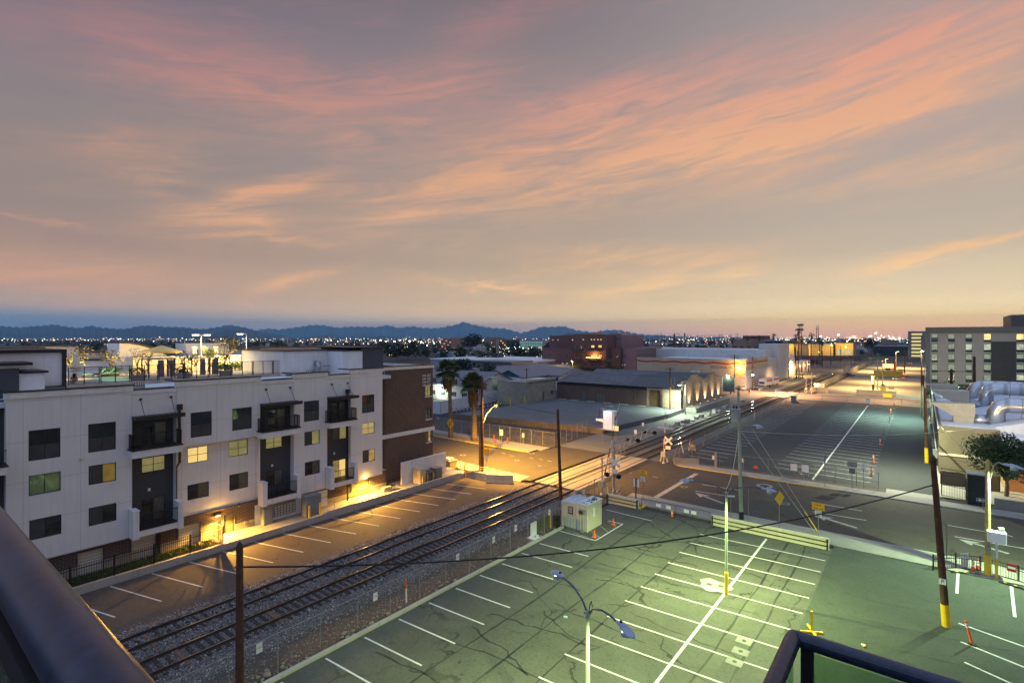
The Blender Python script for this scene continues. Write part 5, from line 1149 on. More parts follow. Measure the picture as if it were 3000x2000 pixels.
wire('lower service wire from the yellow-lit pole to the gate corner', (x,y_,h-.45), (1.7,74.5,4.8), .2, .018, CABLEL)
# ================================================================ signs
def sign(label, x, y, z0, ztop, panels_, rz=0., group=None, post=GALV_POST, pr=.03, name='street_sign', cat='sign'):
    """post plus flat panels: (width, height, z-centre, material, text, text material, size)"""
    t = thing(name, label, cat, (x,y,z0), group); m = MB(); m.cyl(x,y,z0,ztop,pr,post,6); m.build('post', t); n = Vector((math.sin(rz), -math.cos(rz), 0))
    for (wd_, hh, zc, mat, tx, tm, sz) in panels_:
        m = MB(); c = Vector((x,y,zc)) + n*(pr+.012); m.obox(c, wd_, .018, hh, mat, rz); p = m.build('sign_panel', t)
        if tx: text(tx, c + n*.012, (R(90),0,rz), sz, tm or SIGNK, p, 'lettering', .002)
    return t
def arrow_left(parent, c, n, rz, L, hw, mat):
    m = MB(); c = Vector(c); d = Vector((math.cos(rz), math.sin(rz), 0)); z = Vector((0,0,1))
    m.poly([c - d*L/2, c - d*L*.1 - z*hw, c - d*L*.1 - z*hw*.4, c + d*L/2 - z*hw*.4, c + d*L/2 + z*hw*.4, c - d*L*.1 + z*hw*.4, c - d*L*.1 + z*hw], mat); m.build('arrow', parent)
for (u, v, lab, k) in ((1884,1466,'yellow NO TRAIN HORN sign over a one way sign, left of the lot gate',0),(2407,1570,'yellow NO TRAIN HORN sign by the right end of the low wall',1)):
    x, y_ = G(u, v) if k == 0 else (G(2407,1565)[0], 51.6)
    t = sign(lab, x, y_, 0, 3.3, [(.95,.62,2.98,SIGNY,"NO",SIGNK,.26),(.5,.55,2.36,SIGNW,"ONE\nWAY",SIGNK,.17)], .0, 'no train horn signs')
    ps = [c for c in t.children if c.name.startswith('sign_panel')]; text("TRAIN HORN", (x, y_-.056, 2.80), FY, .125, SIGNK, ps[0], 'lettering', .002); arrow_left(ps[1], (x, y_-.056, 2.19), None, 0., .34, .07, SIGNK)
    for ch in ps[0].children:
        if ch.name.startswith('lettering') and not ch.name.endswith('001'): ch.location.z += .12 if ch.dimensions.x < .5 else 0
    for ch in ps[1].children:
        if ch.name.startswith('lettering'): ch.location.z += .07
def diamond(label, x, y, z0, zc, s, rz, name='warning_sign', arrows=True, grp=None):
    t = thing(name, label, 'sign', (x,y,z0), grp); m = MB(); m.cyl(x,y,z0,zc+.2,.035,GALV_POST,6); m.build('post', t); n = Vector((math.sin(rz), -math.cos(rz), 0)); d = Vector((math.cos(rz), math.sin(rz), 0)); z = Vector((0,0,1)); c = Vector((x,y,zc)) + n*.05
    m = MB(); m.extr([c - d*s, c - z*s, c + d*s, c + z*s], -n*.02, SIGNY); p = m.build('sign_panel', t)
    if arrows:
        m = MB(); 
        for sx, up in ((-.2,-1),(.2,1)):
            b = c + n*.006 + d*s*sx; m.quad(b - d*s*.05 - z*s*.38, b + d*s*.05 - z*s*.38, b + d*s*.05 + z*s*.38, b - d*s*.05 + z*s*.38, SIGNK); e = b + z*s*.5*up; m.add([e, b - d*s*.16 + z*s*.18*up, b + d*s*.16 + z*s*.18*up], [(0,1,2)], SIGNK)
        m.build('arrows', p)
    return t
x, y_ = G(1320,1284); diamond('yellow diamond two way traffic sign in front of the left palm trunk', x, y_, .07, PY(1320,1240,y_)[1], 1.0, -.1)
x, y_ = G(2283,1551); diamond('yellow diamond warning sign seen nearly edge-on beside the tall steel pole', x, y_, .07, PY(2283,1458,y_)[1], .68, 1.15, arrows=False)
x, y_ = G(2193,1526); sign('thin bare signpost just right of the tall steel pole', x, y_, .07, 3.0, [(.03,.3,2.6,GALV_POST,None,None,0)])
x, y_ = G(2141,1517); sign('crossed street name blades on a post left of the tall steel pole', x, y_, .07, 2.3, [(.75,.16,2.15,SIGNW,None,None,0)], .5)
x, y_ = G(1863,1462); sign('back of a pale sign on a dark timber post behind the left low wall', x, y_, .07, 2.3, [(.62,.85,1.75,SIGNW,None,None,0)], math.pi, post=TIE, pr=.07)
m = MB(); x, y_ = G(1814,1456); m.cyl(x,y_,.05,1.35,.045,WHITE,8); m.build('marker_post', label='white plastic marker post beside the level crossing pole', cat='post', loc=(x,y_,.05))
sign('square yellow sign over a white plate right of the corner wood pole', *G(1427,1381), .05, PY(1427,1318,G(1427,1381)[1])[1], [(.85,.95,PY(1427,1324,G(1427,1381)[1])[1],SIGNY,None,None,0),(.45,.9,PY(1427,1338,G(1427,1381)[1])[1],SIGNW,None,None,0)], .2)
x, y_ = G(1469,1303); sign('blue and white panel sign between the two parked scooters', x, y_, .09, PY(1467,1263,y_)[1]+.3, [(.75,1.0,PY(1467,1266,y_)[1],M('sign_blue_white',(.35,.48,.62),.5,.1),None,None,0)])
x, y_ = G(1533,1303); sign('small pale sign on a thin post right of the scooters', x, y_, .09, PY(1530,1273,y_)[1]+.3, [(.42,.62,PY(1530,1274,y_)[1],SIGNW,None,None,0)])
OW = [(2355,1385+3,'black ONE WAY sign on the far lot fence, left of the chalk white spine',1.05,.36),(2880,1465,'black ONE WAY sign in front of the barred gate at the right',1.0,.36)]
for (u, v, lab, wd_, hh) in OW:
    yy = 71.9 if u < 2500 else 71.0; x, z = PY(u, v, yy); t = thing('one_way_sign', lab, 'sign', (x, yy, 0), 'one way signs'); m = MB(); m.cyl(x,yy,.0,z+.1,.03,GALV_POST,6); m.build('post', t)
    m = MB(); m.obox((x,yy-.05,z),wd_,.02,hh,SIGNW); p = m.build('sign_panel', t); m = MB(); m.obox((x,yy-.064,z),wd_-.05,.01,hh-.05,SIGNK); m.build('black_field', p)
    m = MB(); m.poly([(x-wd_*.46,yy-.072,z),(x-wd_*.2,yy-.072,z-hh*.36),(x-wd_*.2,yy-.072,z-hh*.17),(x+wd_*.46,yy-.072,z-hh*.17),(x+wd_*.46,yy-.072,z+hh*.17),(x-wd_*.2,yy-.072,z+hh*.17),(x-wd_*.2,yy-.072,z+hh*.36)], SIGNW); m.build('arrow', p)
    text("ONE WAY", (x+wd_*.13,yy-.078,z), FY, .12, SIGNK, p, 'lettering', .002)
x, y_ = G(2920,1696); t = thing('sign_box', 'white pay-station sign box on a yellow-footed post at the lot corner', 'sign', (x,y_,0)); m = MB(); m.cyl(x,y_,0,PY(2920,1588,y_)[1],.07,WHITE,10); m.build('post', t); m = MB(); m.cyl(x,y_,0,1.5,.085,YEL,10); m.build('yellow_sleeve', t)
zb, zt = PY(2920,1588,y_)[1], PY(2920,1555,y_)[1]; WB = M('glossy_white', (.85,.85,.85), .35, .04); m = MB(); m.bbox(x-.52,x+.52,y_-.25,y_+.25,zb,zt,WB,.05); m.build('box', t); m = MB(); m.bbox(x+.1,x+.4,y_-.12,y_+.14,zt,zt+.3,WB,.03); m.build('top_box', t)
# ================================================================ the near lot
def chain_fence(label, pts, h, step=2.5, wiremat=None, z0=0., rail=True, pr=.03, group=None, lean=None, barbed=False, posts=True, name='chain_link_fence', lowrail=False):
    t = thing(name, label, 'fence', (pts[0][0], pts[0][1], z0), group); m = MB(); ps = []
    for p, q in zip(pts[:-1], pts[1:]):
        p, q = Vector((p[0],p[1],z0)), Vector((q[0],q[1],z0)); up = Vector((0,0,h)); m.quad(p+Vector((0,0,.04)), q+Vector((0,0,.04)), q+up, p+up, wiremat or WIRE)
        n = max(1, round((q-p).length/step)); ps += [p.lerp(q, i/n) for i in range(n)]
    ps.append(q); m.build('wire_mesh', t)
    if rail:
        m = MB(); m.tube([(p[0],p[1],z0+h) for p in pts], .022, GALV_POST, 6)
        if lowrail: m.tube([(p[0],p[1],z0+h*.45) for p in pts], .02, GALV_POST, 6)
        m.build('top_rail', t)
    if posts:
        for p in ps: 
            m = MB(); l = lean(p) if lean else (0, 0); m.tube([p, p + Vector((l[0], l[1], h+.06))], pr, GALV_POST, 6); m.build('post', t)
    return t
slab('kerb', -26.16, -25.86, -20, 40.6, -.1, .14, panels('kerb_concrete', (.40,.39,.30), 3.05, 1000, line=.6, var=.12, streak=0))
chain_fence('tall chain link fence between the tracks and the near striped lot', [(-26.55,4),(-26.55,40.8)], 2.05, 2.47, WIRE, -.03)
chain_fence('chain link fence running from the sheds up to the level crossing', [(-26.55,40.8),(-27.1,46),(-28.2,50.4)], 2.05, 2.3, WIRE, -.03)
for i, (u, v) in enumerate(((759,1896),(1099,1746),(1340,1631),(1445.5,1580),(1510,1546),(1609,1500))):
    z = 1.15; x = -26.52; y_ = PX(u, v, x)[0]; z = PX(u, v, x)[1]; m = MB(); m.box(x+.02,x+.035,y_-.16,y_+.16,z-.25,z+.25,SIGNW); q = m.build('fence_sign', label=['white notice on the chain link fence, first from the foreground','white notice on the chain link fence near the orange-topped marker','white notice on the chain link fence, third from the foreground','white notice on the chain link fence below the ties, fourth along','white notice on the chain link fence, fifth along before the sheds','white notice on the chain link fence closest to the sheds'][i], cat='sign', group='white notices on the chain link fence', loc=(x,y_,z))
    text("NO\nTRESPASSING", (x+.04,y_,z+.02), FX, .055, M('notice_ink',(.25,.05,.04),.7,.1), q, 'lettering', .001)
x, y_ = PX(1720,1466,-27.6)[0], 0; m = MB(); yy, zz = PX(1708,1442,-27.6); m.box(-27.55,-27.53,yy-.28,yy+.28,zz-.33,zz+.33,SIGNW); m.build('fence_sign', label='larger white notice on the fence behind the sheds', cat='sign')
def delineator(label, x, y, z0, h=1.05, lean=(0,0), top=ORANGE, bot=None, grp='orange delineator posts', base=True, r=.055):
    t = thing('delineator_post', label, 'delineator', (x,y,z0), grp); L = Vector((lean[0],lean[1],h)); p = Vector((x,y,z0)); m = MB()
    if bot: m.tube([p, p+L*.62], r, bot, 8); m.tube([p+L*.62, p+L], r, top, 8)
    else:
        m.tube([p, p+L], [r, r*.85], top, 8); q = MB(); 
        for a in (.70,.82): q.tube([p+L*a, p+L*(a+.06)], r*1.06, SIGNW, 8)
        q.build('reflective_bands', t)
    m.build('post', t)
    if base: q = MB(); q.lathe(x,y,[(.2,z0),(.2,z0+.04),(.08,z0+.07)],RUBBER,10); q.build('base', t)
    return t
x, y_ = G(1196,1765); delineator('white marker stake with an orange top beside the chain link fence', -26.85, y_, -.03, 1.55, (.0,-.05), ORANGE, WHITE, 'white stakes with orange tops', False, .05)
ROCK = M('broken_rock', (.28,.23,.17), .9, .3, 5.)
m = MB()
for (a, b, n) in ((12.5,15.5,26),(17.5,22,18),(24,27,8),(29,40,16)):
    for _ in range(n): m.rock((random.uniform(-27.1,-26.3), random.uniform(a,b), .03), random.uniform(.05,.17), ROCK)
m.build('rubble', kind='stuff', label='broken rocks lying along the foot of the chain link fence', cat='rubble')
# sheds
SHD = ribbed('shed_siding', (.56,.54,.42), .30, 'h', .72, .06, .6); SHR = M('shed_metal_roof', (.42,.46,.50), .5, .12, 1.2); SHT = panels('shed_flat_roof', (.60,.62,.64), .9, 1000, .25, .1)
def shed(label, x0, x1, y0, y1, h, roof):
    t = thing('storage_shed', label, 'shed', ((x0+x1)/2,(y0+y1)/2,0), 'two small sheds in the lot corner'); m = MB(); m.box(x0,x1,y0,y1,0,h,SHD); m.build('wall', t); m = MB()
    if roof == 'hip':
        e = .12; c = [(x0-e,y0-e,h),(x1+e,y0-e,h),(x1+e,y1+e,h),(x0-e,y1+e,h)]; a = ((x0+x1)/2,(y0+y1)/2,h+.55)
        for i in range(4): m.add([c[i], c[(i+1)%4], a], [(0,1,2)], SHR)
        m.add([(p[0],p[1],h-.001) for p in c], [(3,2,1,0)], SHR); m.lathe(a[0],a[1],[(.12,h+.42),(.12,h+.72),(.22,h+.75),(.22,h+.85),(.05,h+.92)],STEEL,10)
    else: 
        m.extr([(x0-.06,y0-.06,h+.003),(x1+.06,y0-.06,h+.003),(x1+.06,y0-.06,h+.1),(x0-.06,y0-.06,h+.16)], (0,y1-y0+.12,0), SHT)
        for _ in range(26): px_, py_ = random.uniform(x0+.1,x1-.2), random.uniform(y0+.1,y1-.2); m.box(px_,px_+random.uniform(.05,.25),py_,py_+random.uniform(.05,.3),h+.1+.0,h+.162,M('roof_stain',(.16,.15,.14),.9,.2)) 
    m.build('roof', t)
    for cx_ in (x0, x1):
        m = MB(); m.box(cx_-.03,cx_+.03,y0-.03,y0+.03,0,h,WHITE); m.build('corner_trim', t)
    return t
t1 = shed('left pale shed with a hipped metal roof and a dark notice', -26.4,-24.72,41.05,43.3,2.3,'hip'); t2 = shed('right pale shed with a stained flat roof and an air conditioner', -24.62,-23.66,41.0,43.65,2.34,'flat')
m = MB(); m.box(-25.75,-25.2,41.03,41.045,1.25,1.95,M('dark_notice',(.10,.085,.08),.7,.3,9.)); q = m.build('notice', t1); text("PARK\nPAY\nHERE", (-25.475,41.025,1.62), FY, .17, SIGNW, q, 'lettering', .001)
m = MB(); m.box(-24.5,-23.8,40.975,40.998,.05,1.5,SHD); m.build('door', t2)
m = MB(); m.box(-24.42,-23.95,40.68,41.0,1.6,1.95,STEEL); ac = m.build('air_conditioner', t2); m = MB(); [m.box(-24.39,-23.98,40.66,40.678,1.63+.043*i,1.655+.043*i,DKM) for i in range(7)]; m.build('grille', ac)
m = MB(); m.box(-23.658,-23.64,42.0,42.4,1.1,1.9,SIGNW); m.build('notice', t2)
m = MB(); m.lathe(-26.7,40.55,[(.32,0),(.36,.35),(.33,.6),(.36,.95),(.3,1.0)],RUBBER,14); m.build('barrel', label='black plastic barrel beside the left shed', cat='barrel', loc=(-26.7,40.55,0))
m = MB(); m.cyl(-26.95,39.95,0,1.1,.05,YEL,8); m.build('bollard', label='thin yellow post beside the black barrel', cat='bollard')
m = MB(); m.obox((-27.0,38.6,.65),.05,2.3,1.1,M('plywood_green',(.09,.10,.06),.9,.2),0); m.obox((-26.98,37.3,.62),.04,.9,1.2,SIGNW); m.build('fence_board', label='dark board and white placard fixed to the fence before the sheds', cat='board')
m = MB(); m.box(-24.25,-23.95,40.65,40.85,0,.2,CONC_D); m.cyl(-24.1,40.76,.2,1.25,.02,TIE,5); m.build('broom', label='broom standing in a block against the right shed', cat='broom', loc=(-24.1,40.75,0))
m = MB(); x, y_ = G(1568,1573); m.box(x-.5,x+.5,y_-.6,y_+.6,.0,.02,SIGNW); m.rock((x,y_,.05),.1,ROCK); m.build('cardboard', label='flattened white cardboard lying by the kerb before the sheds', cat='cardboard', loc=(x,y_,0))
def cone(label, x, y, z0=0., h=.72, grp='orange traffic cones', mat=ORANGE, stripes=True):
    t = thing('traffic_cone', label, 'traffic cone', (x,y,z0), grp); m = MB(); m.lathe(x,y,[(.15,z0+.03),(.035,z0+h),(.02,z0+h)],mat,12); m.build('cone', t); m = MB(); m.bbox(x-.19,x+.19,y-.19,y+.19,z0,z0+.04,mat if not stripes else RUBBER,.01); m.build('base', t)
    if stripes:
        for a, b in ((.45,.62),(.72,.84)): m = MB(); f = lambda q: .15+(.035-.15)*q+.006; m.lathe(x,y,[(f(a),z0+.03+a*(h-.03)),(f(b),z0+.03+b*(h-.03))],SIGNW,12); m.build('reflective_band', t)
    return t
for (u, v, h, lab) in ((1797,1537,.6,'orange cone at the far corner of the marked box by the sheds'),(1741,1572,.6,'faded orange cone at the near edge of the marked box by the sheds'),(1969,1514,.75,'orange and white cone standing by the lot gate'),(2850,1672,.8,'left of two orange cones against the black fence'),(2865,1670,.85,'right of two orange cones against the black fence')):
    x, y_ = G(u, v); cone(lab, x, y_, 0, h, stripes=(h > .7))
# walls facing the sidewalk, with black rails
WALLB = M('cream_wall', (.62,.58,.40), .8, .1, .8, streak=.3, bmp=.006)
def low_wall(label, x0, x1, y, h=1.15):
    t = thing('low_wall', label, 'wall', ((x0+x1)/2,y,0), 'low cream walls between the lot and the sidewalk'); m = MB(); m.bbox(x0,x1,y-.1,y+.1,-.05,h,WALLB,.02); m.build('wall', t); m = MB()
    for z in (.3,.66): m.box(x0+.05,x1-.05,y-.22,y-.14,z,z+.06,DKM); [m.box(x0+.3+i*2,x0+.36+i*2,y-.14,y-.1,z,z+.06,DKM) for i in range(int((x1-x0)/2))]
    m.build('bumper_rail', t); m = MB(); [m.box(q-.05,q+.05,y-.24,y-.12,0,h-.05,DKM) for q in (x0+.12, x1-.12)]; m.build('rail_post', t)
low_wall('left low cream wall beyond the sheds', -26.4,-22.75,49.85,.98); low_wall('right long low cream wall along the sidewalk', -15.5,-6.0,49.95,.95)
m = MB(); m.box(-22.75,-22.5,49.9,51.15,0,.16,PAINT_Y); m.build('kerb', kind='structure')
m = MB(); m.box(-26.45,-26.3,49.9,50.1,0,1.6,WALLB); [m.obox((-25.95+.22*i,50.05,1.33),.13,.03,.24,SIGNW if i%2 else RED,0,0,.5) for i in range(5)]; m.build('barricade', label='red and white striped barricade board on the end of the left low wall', cat='barricade')
for (x0, x1, lab) in ((-22.5,-19.0,'left leaf of the lot chain link gate'),(-18.9,-15.6,'right leaf of the lot chain link gate, next to the cone')):
    t = thing('chain_link_gate', lab, 'gate', ((x0+x1)/2,49.9,0), 'chain link gate leaves'); m = MB(); m.quad((x0,49.9,.12),(x1,49.9,.12),(x1,49.9,1.15),(x0,49.9,1.15),WIRE_D); m.build('wire_mesh', t); m = MB(); m.tube([(x0,49.9,.1),(x1,49.9,.1),(x1,49.9,1.15),(x0,49.9,1.15),(x0,49.9,.1)],.03,DKM,6); m.tube([((x0+x1)/2,49.9,.1),((x0+x1)/2,49.9,1.15)],.025,DKM,6); m.build('frame', t)
    for q in ((.8,1.5) if x0 > -20 else (1.6,2.6)): m = MB(); m.box(x0+q,x0+q+.5,49.86,49.87,.62,.95,SIGNW); m.build('placard', t)
# wheel stops, yellow stand, leaning delineator, litter at the right
for (p, q, lab) in (((1.75,50.85),(3.35,51.55),'black and yellow rubber wheel stop in front of the two cones'),((4.35,50.9),(6.0,50.3),'black and yellow rubber wheel stop at the right edge')):
    p, q = Vector((*p,.06)), Vector((*q,.06)); t = thing('wheel_stop', lab, 'wheel stop', tuple((p+q)/2), 'rubber wheel stops'); a = math.atan2(q.y-p.y,q.x-p.x); m = MB(); c = (p+q)/2; d = (q-p).normalized(); n = Vector((-d.y,d.x,0)); m.extr([p-n*.09-Vector((0,0,.06)),p-n*.05+Vector((0,0,.05)),p+n*.05+Vector((0,0,.05)),p+n*.09-Vector((0,0,.06))], q-p, RUBBER); m.build('body', t)
    for f in (.2,.5,.8): m = MB(); e = p.lerp(q,f); m.obox((e.x,e.y,e.z+.056),.16,.105,.012,YEL,a); m.build('yellow_band', t)
x, y_ = G(2378,1853); t = thing('yellow_stand', 'yellow timber barrier stand with crossed feet on the dark asphalt edge', 'barrier stand', (x,y_,0)); m = MB(); m.box(x-.06,x+.06,y_-.06,y_+.06,.12,1.3,YEL); m.build('post', t); m = MB(); m.obox((x,y_,.06),1.25,.1,.1,YEL,.5); m.obox((x,y_,.17),1.25,.1,.1,YEL,.5+math.pi/2); m.build('feet', t)
x, y_ = G(2848,1887); delineator('leaning orange delineator on a white stripe at the right', x, y_, 0, 1.25, (-.28,.1), r=.07)
m = MB(); x, y_ = G(2532,1893); m.rock((x,y_,.05),.13,YEL,.5); m.obox((x-.05,y_+.1,.03),.2,.15,.05,SIGNW,.4); m.build('litter', label='crumpled yellow litter on the dark resealed asphalt', cat='litter', loc=(x,y_,0))
for i, (u, v) in enumerate(((1657,1808),(2180,1876),(2152,1937),(2170,1907))):
    m = MB(); x, y_ = G(u, v)
    if i == 0: m.obox((x,y_,.04),.22,.13,.07,M('pale_litter',(.35,.6,.5),.5,.1),.5); m.build('litter', label='pale green crumpled cup on the lot near the first lamp post', cat='litter', loc=(x,y_,0))
    else: m.bbox(x-.42,x+.42,y_-.34,y_+.34,-.02,.012,CONC_D,.01); m.cyl(x,y_,.0,.02,.12,DKM,10); m.build('valve_cover', label=['','square concrete valve cover, farthest of three in the near bays','square concrete valve cover, nearest the bottom of the lot','small valve cover between the other two in the near bays'][i], cat='valve cover', group='concrete valve covers')
# manholes in the street
for (u, v, lab, r) in ((1356,1332,'manhole cover in the amber-lit street, left of the corner pole',.45),(1558,1327,'manhole cover in the amber-lit street near the yellow kerb',.4),(1515,1347,'small round cover in the middle of the amber-lit street',.35),(2004,1425,'white-ringed manhole beside the stop line',.4),(2300,1474,'manhole cover under the low-hanging lamp right of the tall pole',.45),(2240,1422,'round patch in the far lane by the far sidewalk',.9)):
    x, y_ = G(u, v); m = MB(); m.cyl(x,y_,-.05,-.014,r,CONC_D,20); m.cyl(x,y_,-.05,-.010,r*.62,RUST,18); m.build('manhole_cover', label=lab, cat='manhole cover', group='manhole covers in the street', loc=(x,y_,0))
# black picket fence at the lot corner
t = thing('picket_fence', 'black metal picket fence around the lot corner at the right', 'fence', (2.5,51.5,0)); pts = [(.69,50.42),(2.05,51.5),(3.35,52.35),(3.9,51.2),(5.4,50.6),(9.5,49.6)]
pts = [G(2734,1670), G(2800,1666), (3.45,52.25), (5.45,51.75), (7.6,50.4), (12,48.5)]
for p, q in zip(pts[:-1], pts[1:]):
    p, q = Vector((*p,0)), Vector((*q,0)); L = (q-p).length; a = math.atan2(q.y-p.y,q.x-p.x); m = MB()
    for z in (.12,.85,1.12): m.obox(((p.x+q.x)/2,(p.y+q.y)/2,z),L,.035,.04,BLACKM,a)
    n = int(L/.14)
    for i in range(n): e = p.lerp(q,(i+.5)/n); m.obox((e.x,e.y,.62),.018,.018,1.05,BLACKM,a)
    m.build('fence_panel', t); m = MB(); m.obox((p.x,p.y,.62),.07,.07,1.25,BLACKM,a); m.build('post', t)
m = MB(); x, y_ = G(2826,1664); m.obox((x,y_+.05,.62),.5,.04,1.05,WB,.6); m.build('white_board', label='slatted white board leaning on the black picket fence', cat='board', loc=(x,y_,0))
m = MB(); x, y_ = 5.1,51.72; m.obox((x,y_,.95),.5,.02,.55,RED,-.25); q = m.build('fence_sign', label='small red and white sign on the black picket fence', cat='sign', loc=(x,y_,.95)); m = MB(); m.obox((x-.003,y_-.013,.95),.4,.006,.16,SIGNW,-.25); m.build('lettering_band', q)
# ================================================================ level crossing equipment
def gate_mech(label, x, y, z0, h, arm=None, armcol=True, grp='railroad gate mechanisms', mech=True):
    t = thing('crossing_gate', label, 'crossing gate', (x,y,z0), grp); MT = M('aluminium_mast', (.45,.42,.36), .5, .15, 3., metal=.3)
    m = MB(); m.cyl(x,y,z0,z0+h,.08,MT,8); m.lathe(x,y,[(.25,z0),(.25,z0+.08),(.12,z0+.3)],MT,8); m.build('mast', t)
    if mech: m = MB(); m.bbox(x-.35,x+.35,y-.3,y+.3,z0+.95,z0+1.65,MT,.05); m.build('mechanism', t); m = MB(); [MB().obox((x+q,y,z0+.6),.16,.1,.75,MT,0,0,-q*.44).build("counterweight", t) for q in (-.45,.45)]
    if arm:
        n = 9; p, q = Vector((x+.2,y-.2,z0+1.4)), Vector(arm)
        m = MB()
        for i in range(n): m.tube([p.lerp(q,i/n), p.lerp(q,(i+1)/n)], [.07-.045*i/n, .07-.045*(i+1)/n], (RED if i % 2 else WHITE) if armcol else MT, 6)
        m.build('gate_arm', t)
    return t
def crossbuck(parent, x, y, z, s=1.0, ang=0.):
    m = MB(); 
    for a in (.75,-.75): m.obox((x,y,z),1.25*s,.03,.24*s,SIGNW,ang,0,a); y -= .035
    m.build('crossbuck', parent); m = MB(); m.obox((x,y-.02,z-.85*s),.62*s,.03,.42*s,SIGNW,ang); m.build('sign_panel', parent)
def flashers(parent, x, y, z, mat=BLACKM):
    m = MB(); m.obox((x,y,z),1.5,.06,.06,mat)
    for s in (-.72,.72): m.tube([(x+s,y-.02,z),(x+s,y-.12,z)],[.27,.27],mat,14); m.tube([(x+s,y-.12,z+.02),(x+s,y-.38,z+.02)],[.14,.17],mat,12,cap=False)
    m.build('flashing_lights', parent)
x, y_ = -28.0,51.75; t = gate_mech('near crossing gate with its arm raised, beside the sheds', x, y_, 0, PY(1772,1340,y_)[1], AT(1815,1178, 55.0)); 
x, y_ = G(1798,1447); t = thing('crossing_signal', 'tall crossing signal mast with crossbuck and flashers at the near sidewalk', 'crossing signal', (x,y_,0)); MT = MATS['aluminium_mast']; h = PY(1797,1285,y_)[1]
m = MB(); m.cyl(x,y_,0,h-.3,.17,MT,12); m.lathe(x,y_,[(.17,h-.3),(.1,h-.15),(.14,h),(.03,h+.05)],MT,10); m.build('mast', t); m = MB(); [m.box(x-.55,x-.2,y_-.03,y_+.03,.3+.33*i,.34+.33*i,STEEL) for i in range(17)]; m.box(x-.57,x-.52,y_-.02,y_+.02,.2,5.9,STEEL); m.build('ladder', t)
crossbuck(t, x+.35, y_-.25, PY(1803,1353,y_)[1], 1.1, .3); flashers(t, x+.1, y_-.3, PY(1798,1390,y_)[1])
# cantilever truss reaching back over the street from that mast
ex, ey = x-1.0, y_+13.0; m = MB(); zc = PY(1800,1300,y_)[1]
for z in (zc, zc-1.0): m.tube([(x,y_,z),(ex,ey,z)],.06,STEEL,6)
for i in range(14): f, g = i/14, (i+1)/14; m.tube([(x+(ex-x)*f,y_+(ey-y_)*f,zc-(1.0 if i%2 else 0)),(x+(ex-x)*g,y_+(ey-y_)*g,zc-(0 if i%2 else 1.0))],.03,STEEL,5)
tr = m.build('cantilever_truss', t)
for f in (.45,.92): flashers(t, x+(ex-x)*f, y_+(ey-y_)*f, zc-.5)
x, y_ = G(1945,1357); t = gate_mech('far side crossing gate with a long thin raised arm and crossbuck', x, y_, 0, 3.4, (x+.15,y_+.1,PY(1943,1190,y_)[1]), True); crossbuck(t, x+.75, y_-.3, PY(1953,1288,y_)[1], 1.15)
# pipe railings and small signs by the tracks across the street
chain_fence('pipe railing with signs between the street corner and the tracks', [G(1808,1345),G(1880,1280)], 1.3, 2.2, WIRE, 0, True, .04, lowrail=True)
for (u, v, vt, wd_, hh, lab) in ((1804,1312,1254,1.0,.8,'blank square sign on a post by the track railing, largest of the group'),(1766,1300,1231,.45,.6,'small sign on a thin post by the end of the yard wall'),(1862,1288,1264,.5,.7,'small amber sign in the middle of the track railing'),(1884,1276,1242,.4,.6,'small sign on a white post at the far end of the railing')):
    x, y_ = G(u, v); z = PY(u, vt, y_)[1]; sign(lab, x, y_, 0, z+.3, [(wd_,hh,z,SIGNW,None,None,0)], 0., 'small signs by the track railing')
# far lot: fence along its front, rail fence towards the tracks, signs, delineators
chain_fence('chain link fence at the front left of the far lot', [(-27.0,72.6),(-21.5,72.8),(-12.6,73.4)], 1.9, 2.6, WIRE_D, 0)
chain_fence('chain link fence at the front of the far lot by the sidewalk', [(-12.5,73.45),(-3.9,73.55)], 1.9, 2.2, WIRE_D, 0, lowrail=True)
chain_fence('long sagging chain link fence between the tracks and the far lot', [(-28.1,73),(-28.1,165)], 1.8, 6.5, WIRE_D, -.03, True, .05, lean=lambda p: (random.uniform(.1,1.0), 0))
barrier('amber-tinted concrete barrier at the front left corner of the far lot', G(1975,1361), G(2046,1363), .95, CONC_D)
for (u, v, wd_, hh, lab) in ((2326,1368,.75,.85,'left blank square notice on the far lot fence'),(2359,1371,.75,.85,'right blank square notice on the far lot fence'),(2092,1340,.5,.55,'small notice on the fence left of the tall steel pole'),(2174,1347,.5,.5,'small notice on the fence right of the tall steel pole'),(2214,1368,.55,.35,'small orange plate low on the far lot fence')):
    x, z = PY(u, v, 73.3); m = MB(); m.box(x-wd_/2,x+wd_/2,73.22,73.24,z-hh/2,z+hh/2,ORANGE if 'orange' in lab else SIGNW); m.build('fence_sign', label=lab, cat='sign', group='notices on the far lot fence', loc=(x,73.2,z))
x, y_ = G(2047,1348); sign('square amber sign on a post at the far lot corner by the barrier', x, 72.3, 0, 2.6, [(.95,.8,2.3,M('tan_sign',(.5,.36,.2),.6,.1),None,None,0)])
x, y_ = G(2104,1364); m = MB(); m.bbox(x-.16,x+.16,72.3,72.6,0,2.0,GREY,.02); m.build('signal_box', label='slim grey box on the verge beyond the far sidewalk', cat='box', loc=(x,72.4,0))
x, y_ = G(2417,1428); t = sign('blue and white sign blade seen edge-on in front of the white spine line', x, y_, .09, 3.9, [(.12,1.2,3.2,M('sign_blue',(.10,.14,.35),.5,.1),None,None,0)])
x, y_ = G(2496,1432); sign('square grey-backed signs on a dark post at the far sidewalk', x, y_, .09, 3.1, [(.95,.6,2.85,M('sign_grey_back',(.33,.34,.28),.5,.1),None,None,0),(.6,.6,2.1,M('sign_dark_back',(.22,.21,.17),.5,.1),None,None,0)], math.pi)
x, y_ = G(2531,1425); t = sign('small no parking sign on the far lot gate post', x, 73.0, 0, 2.9, [(.42,.55,2.6,SIGNW,"P",RED,.34)])
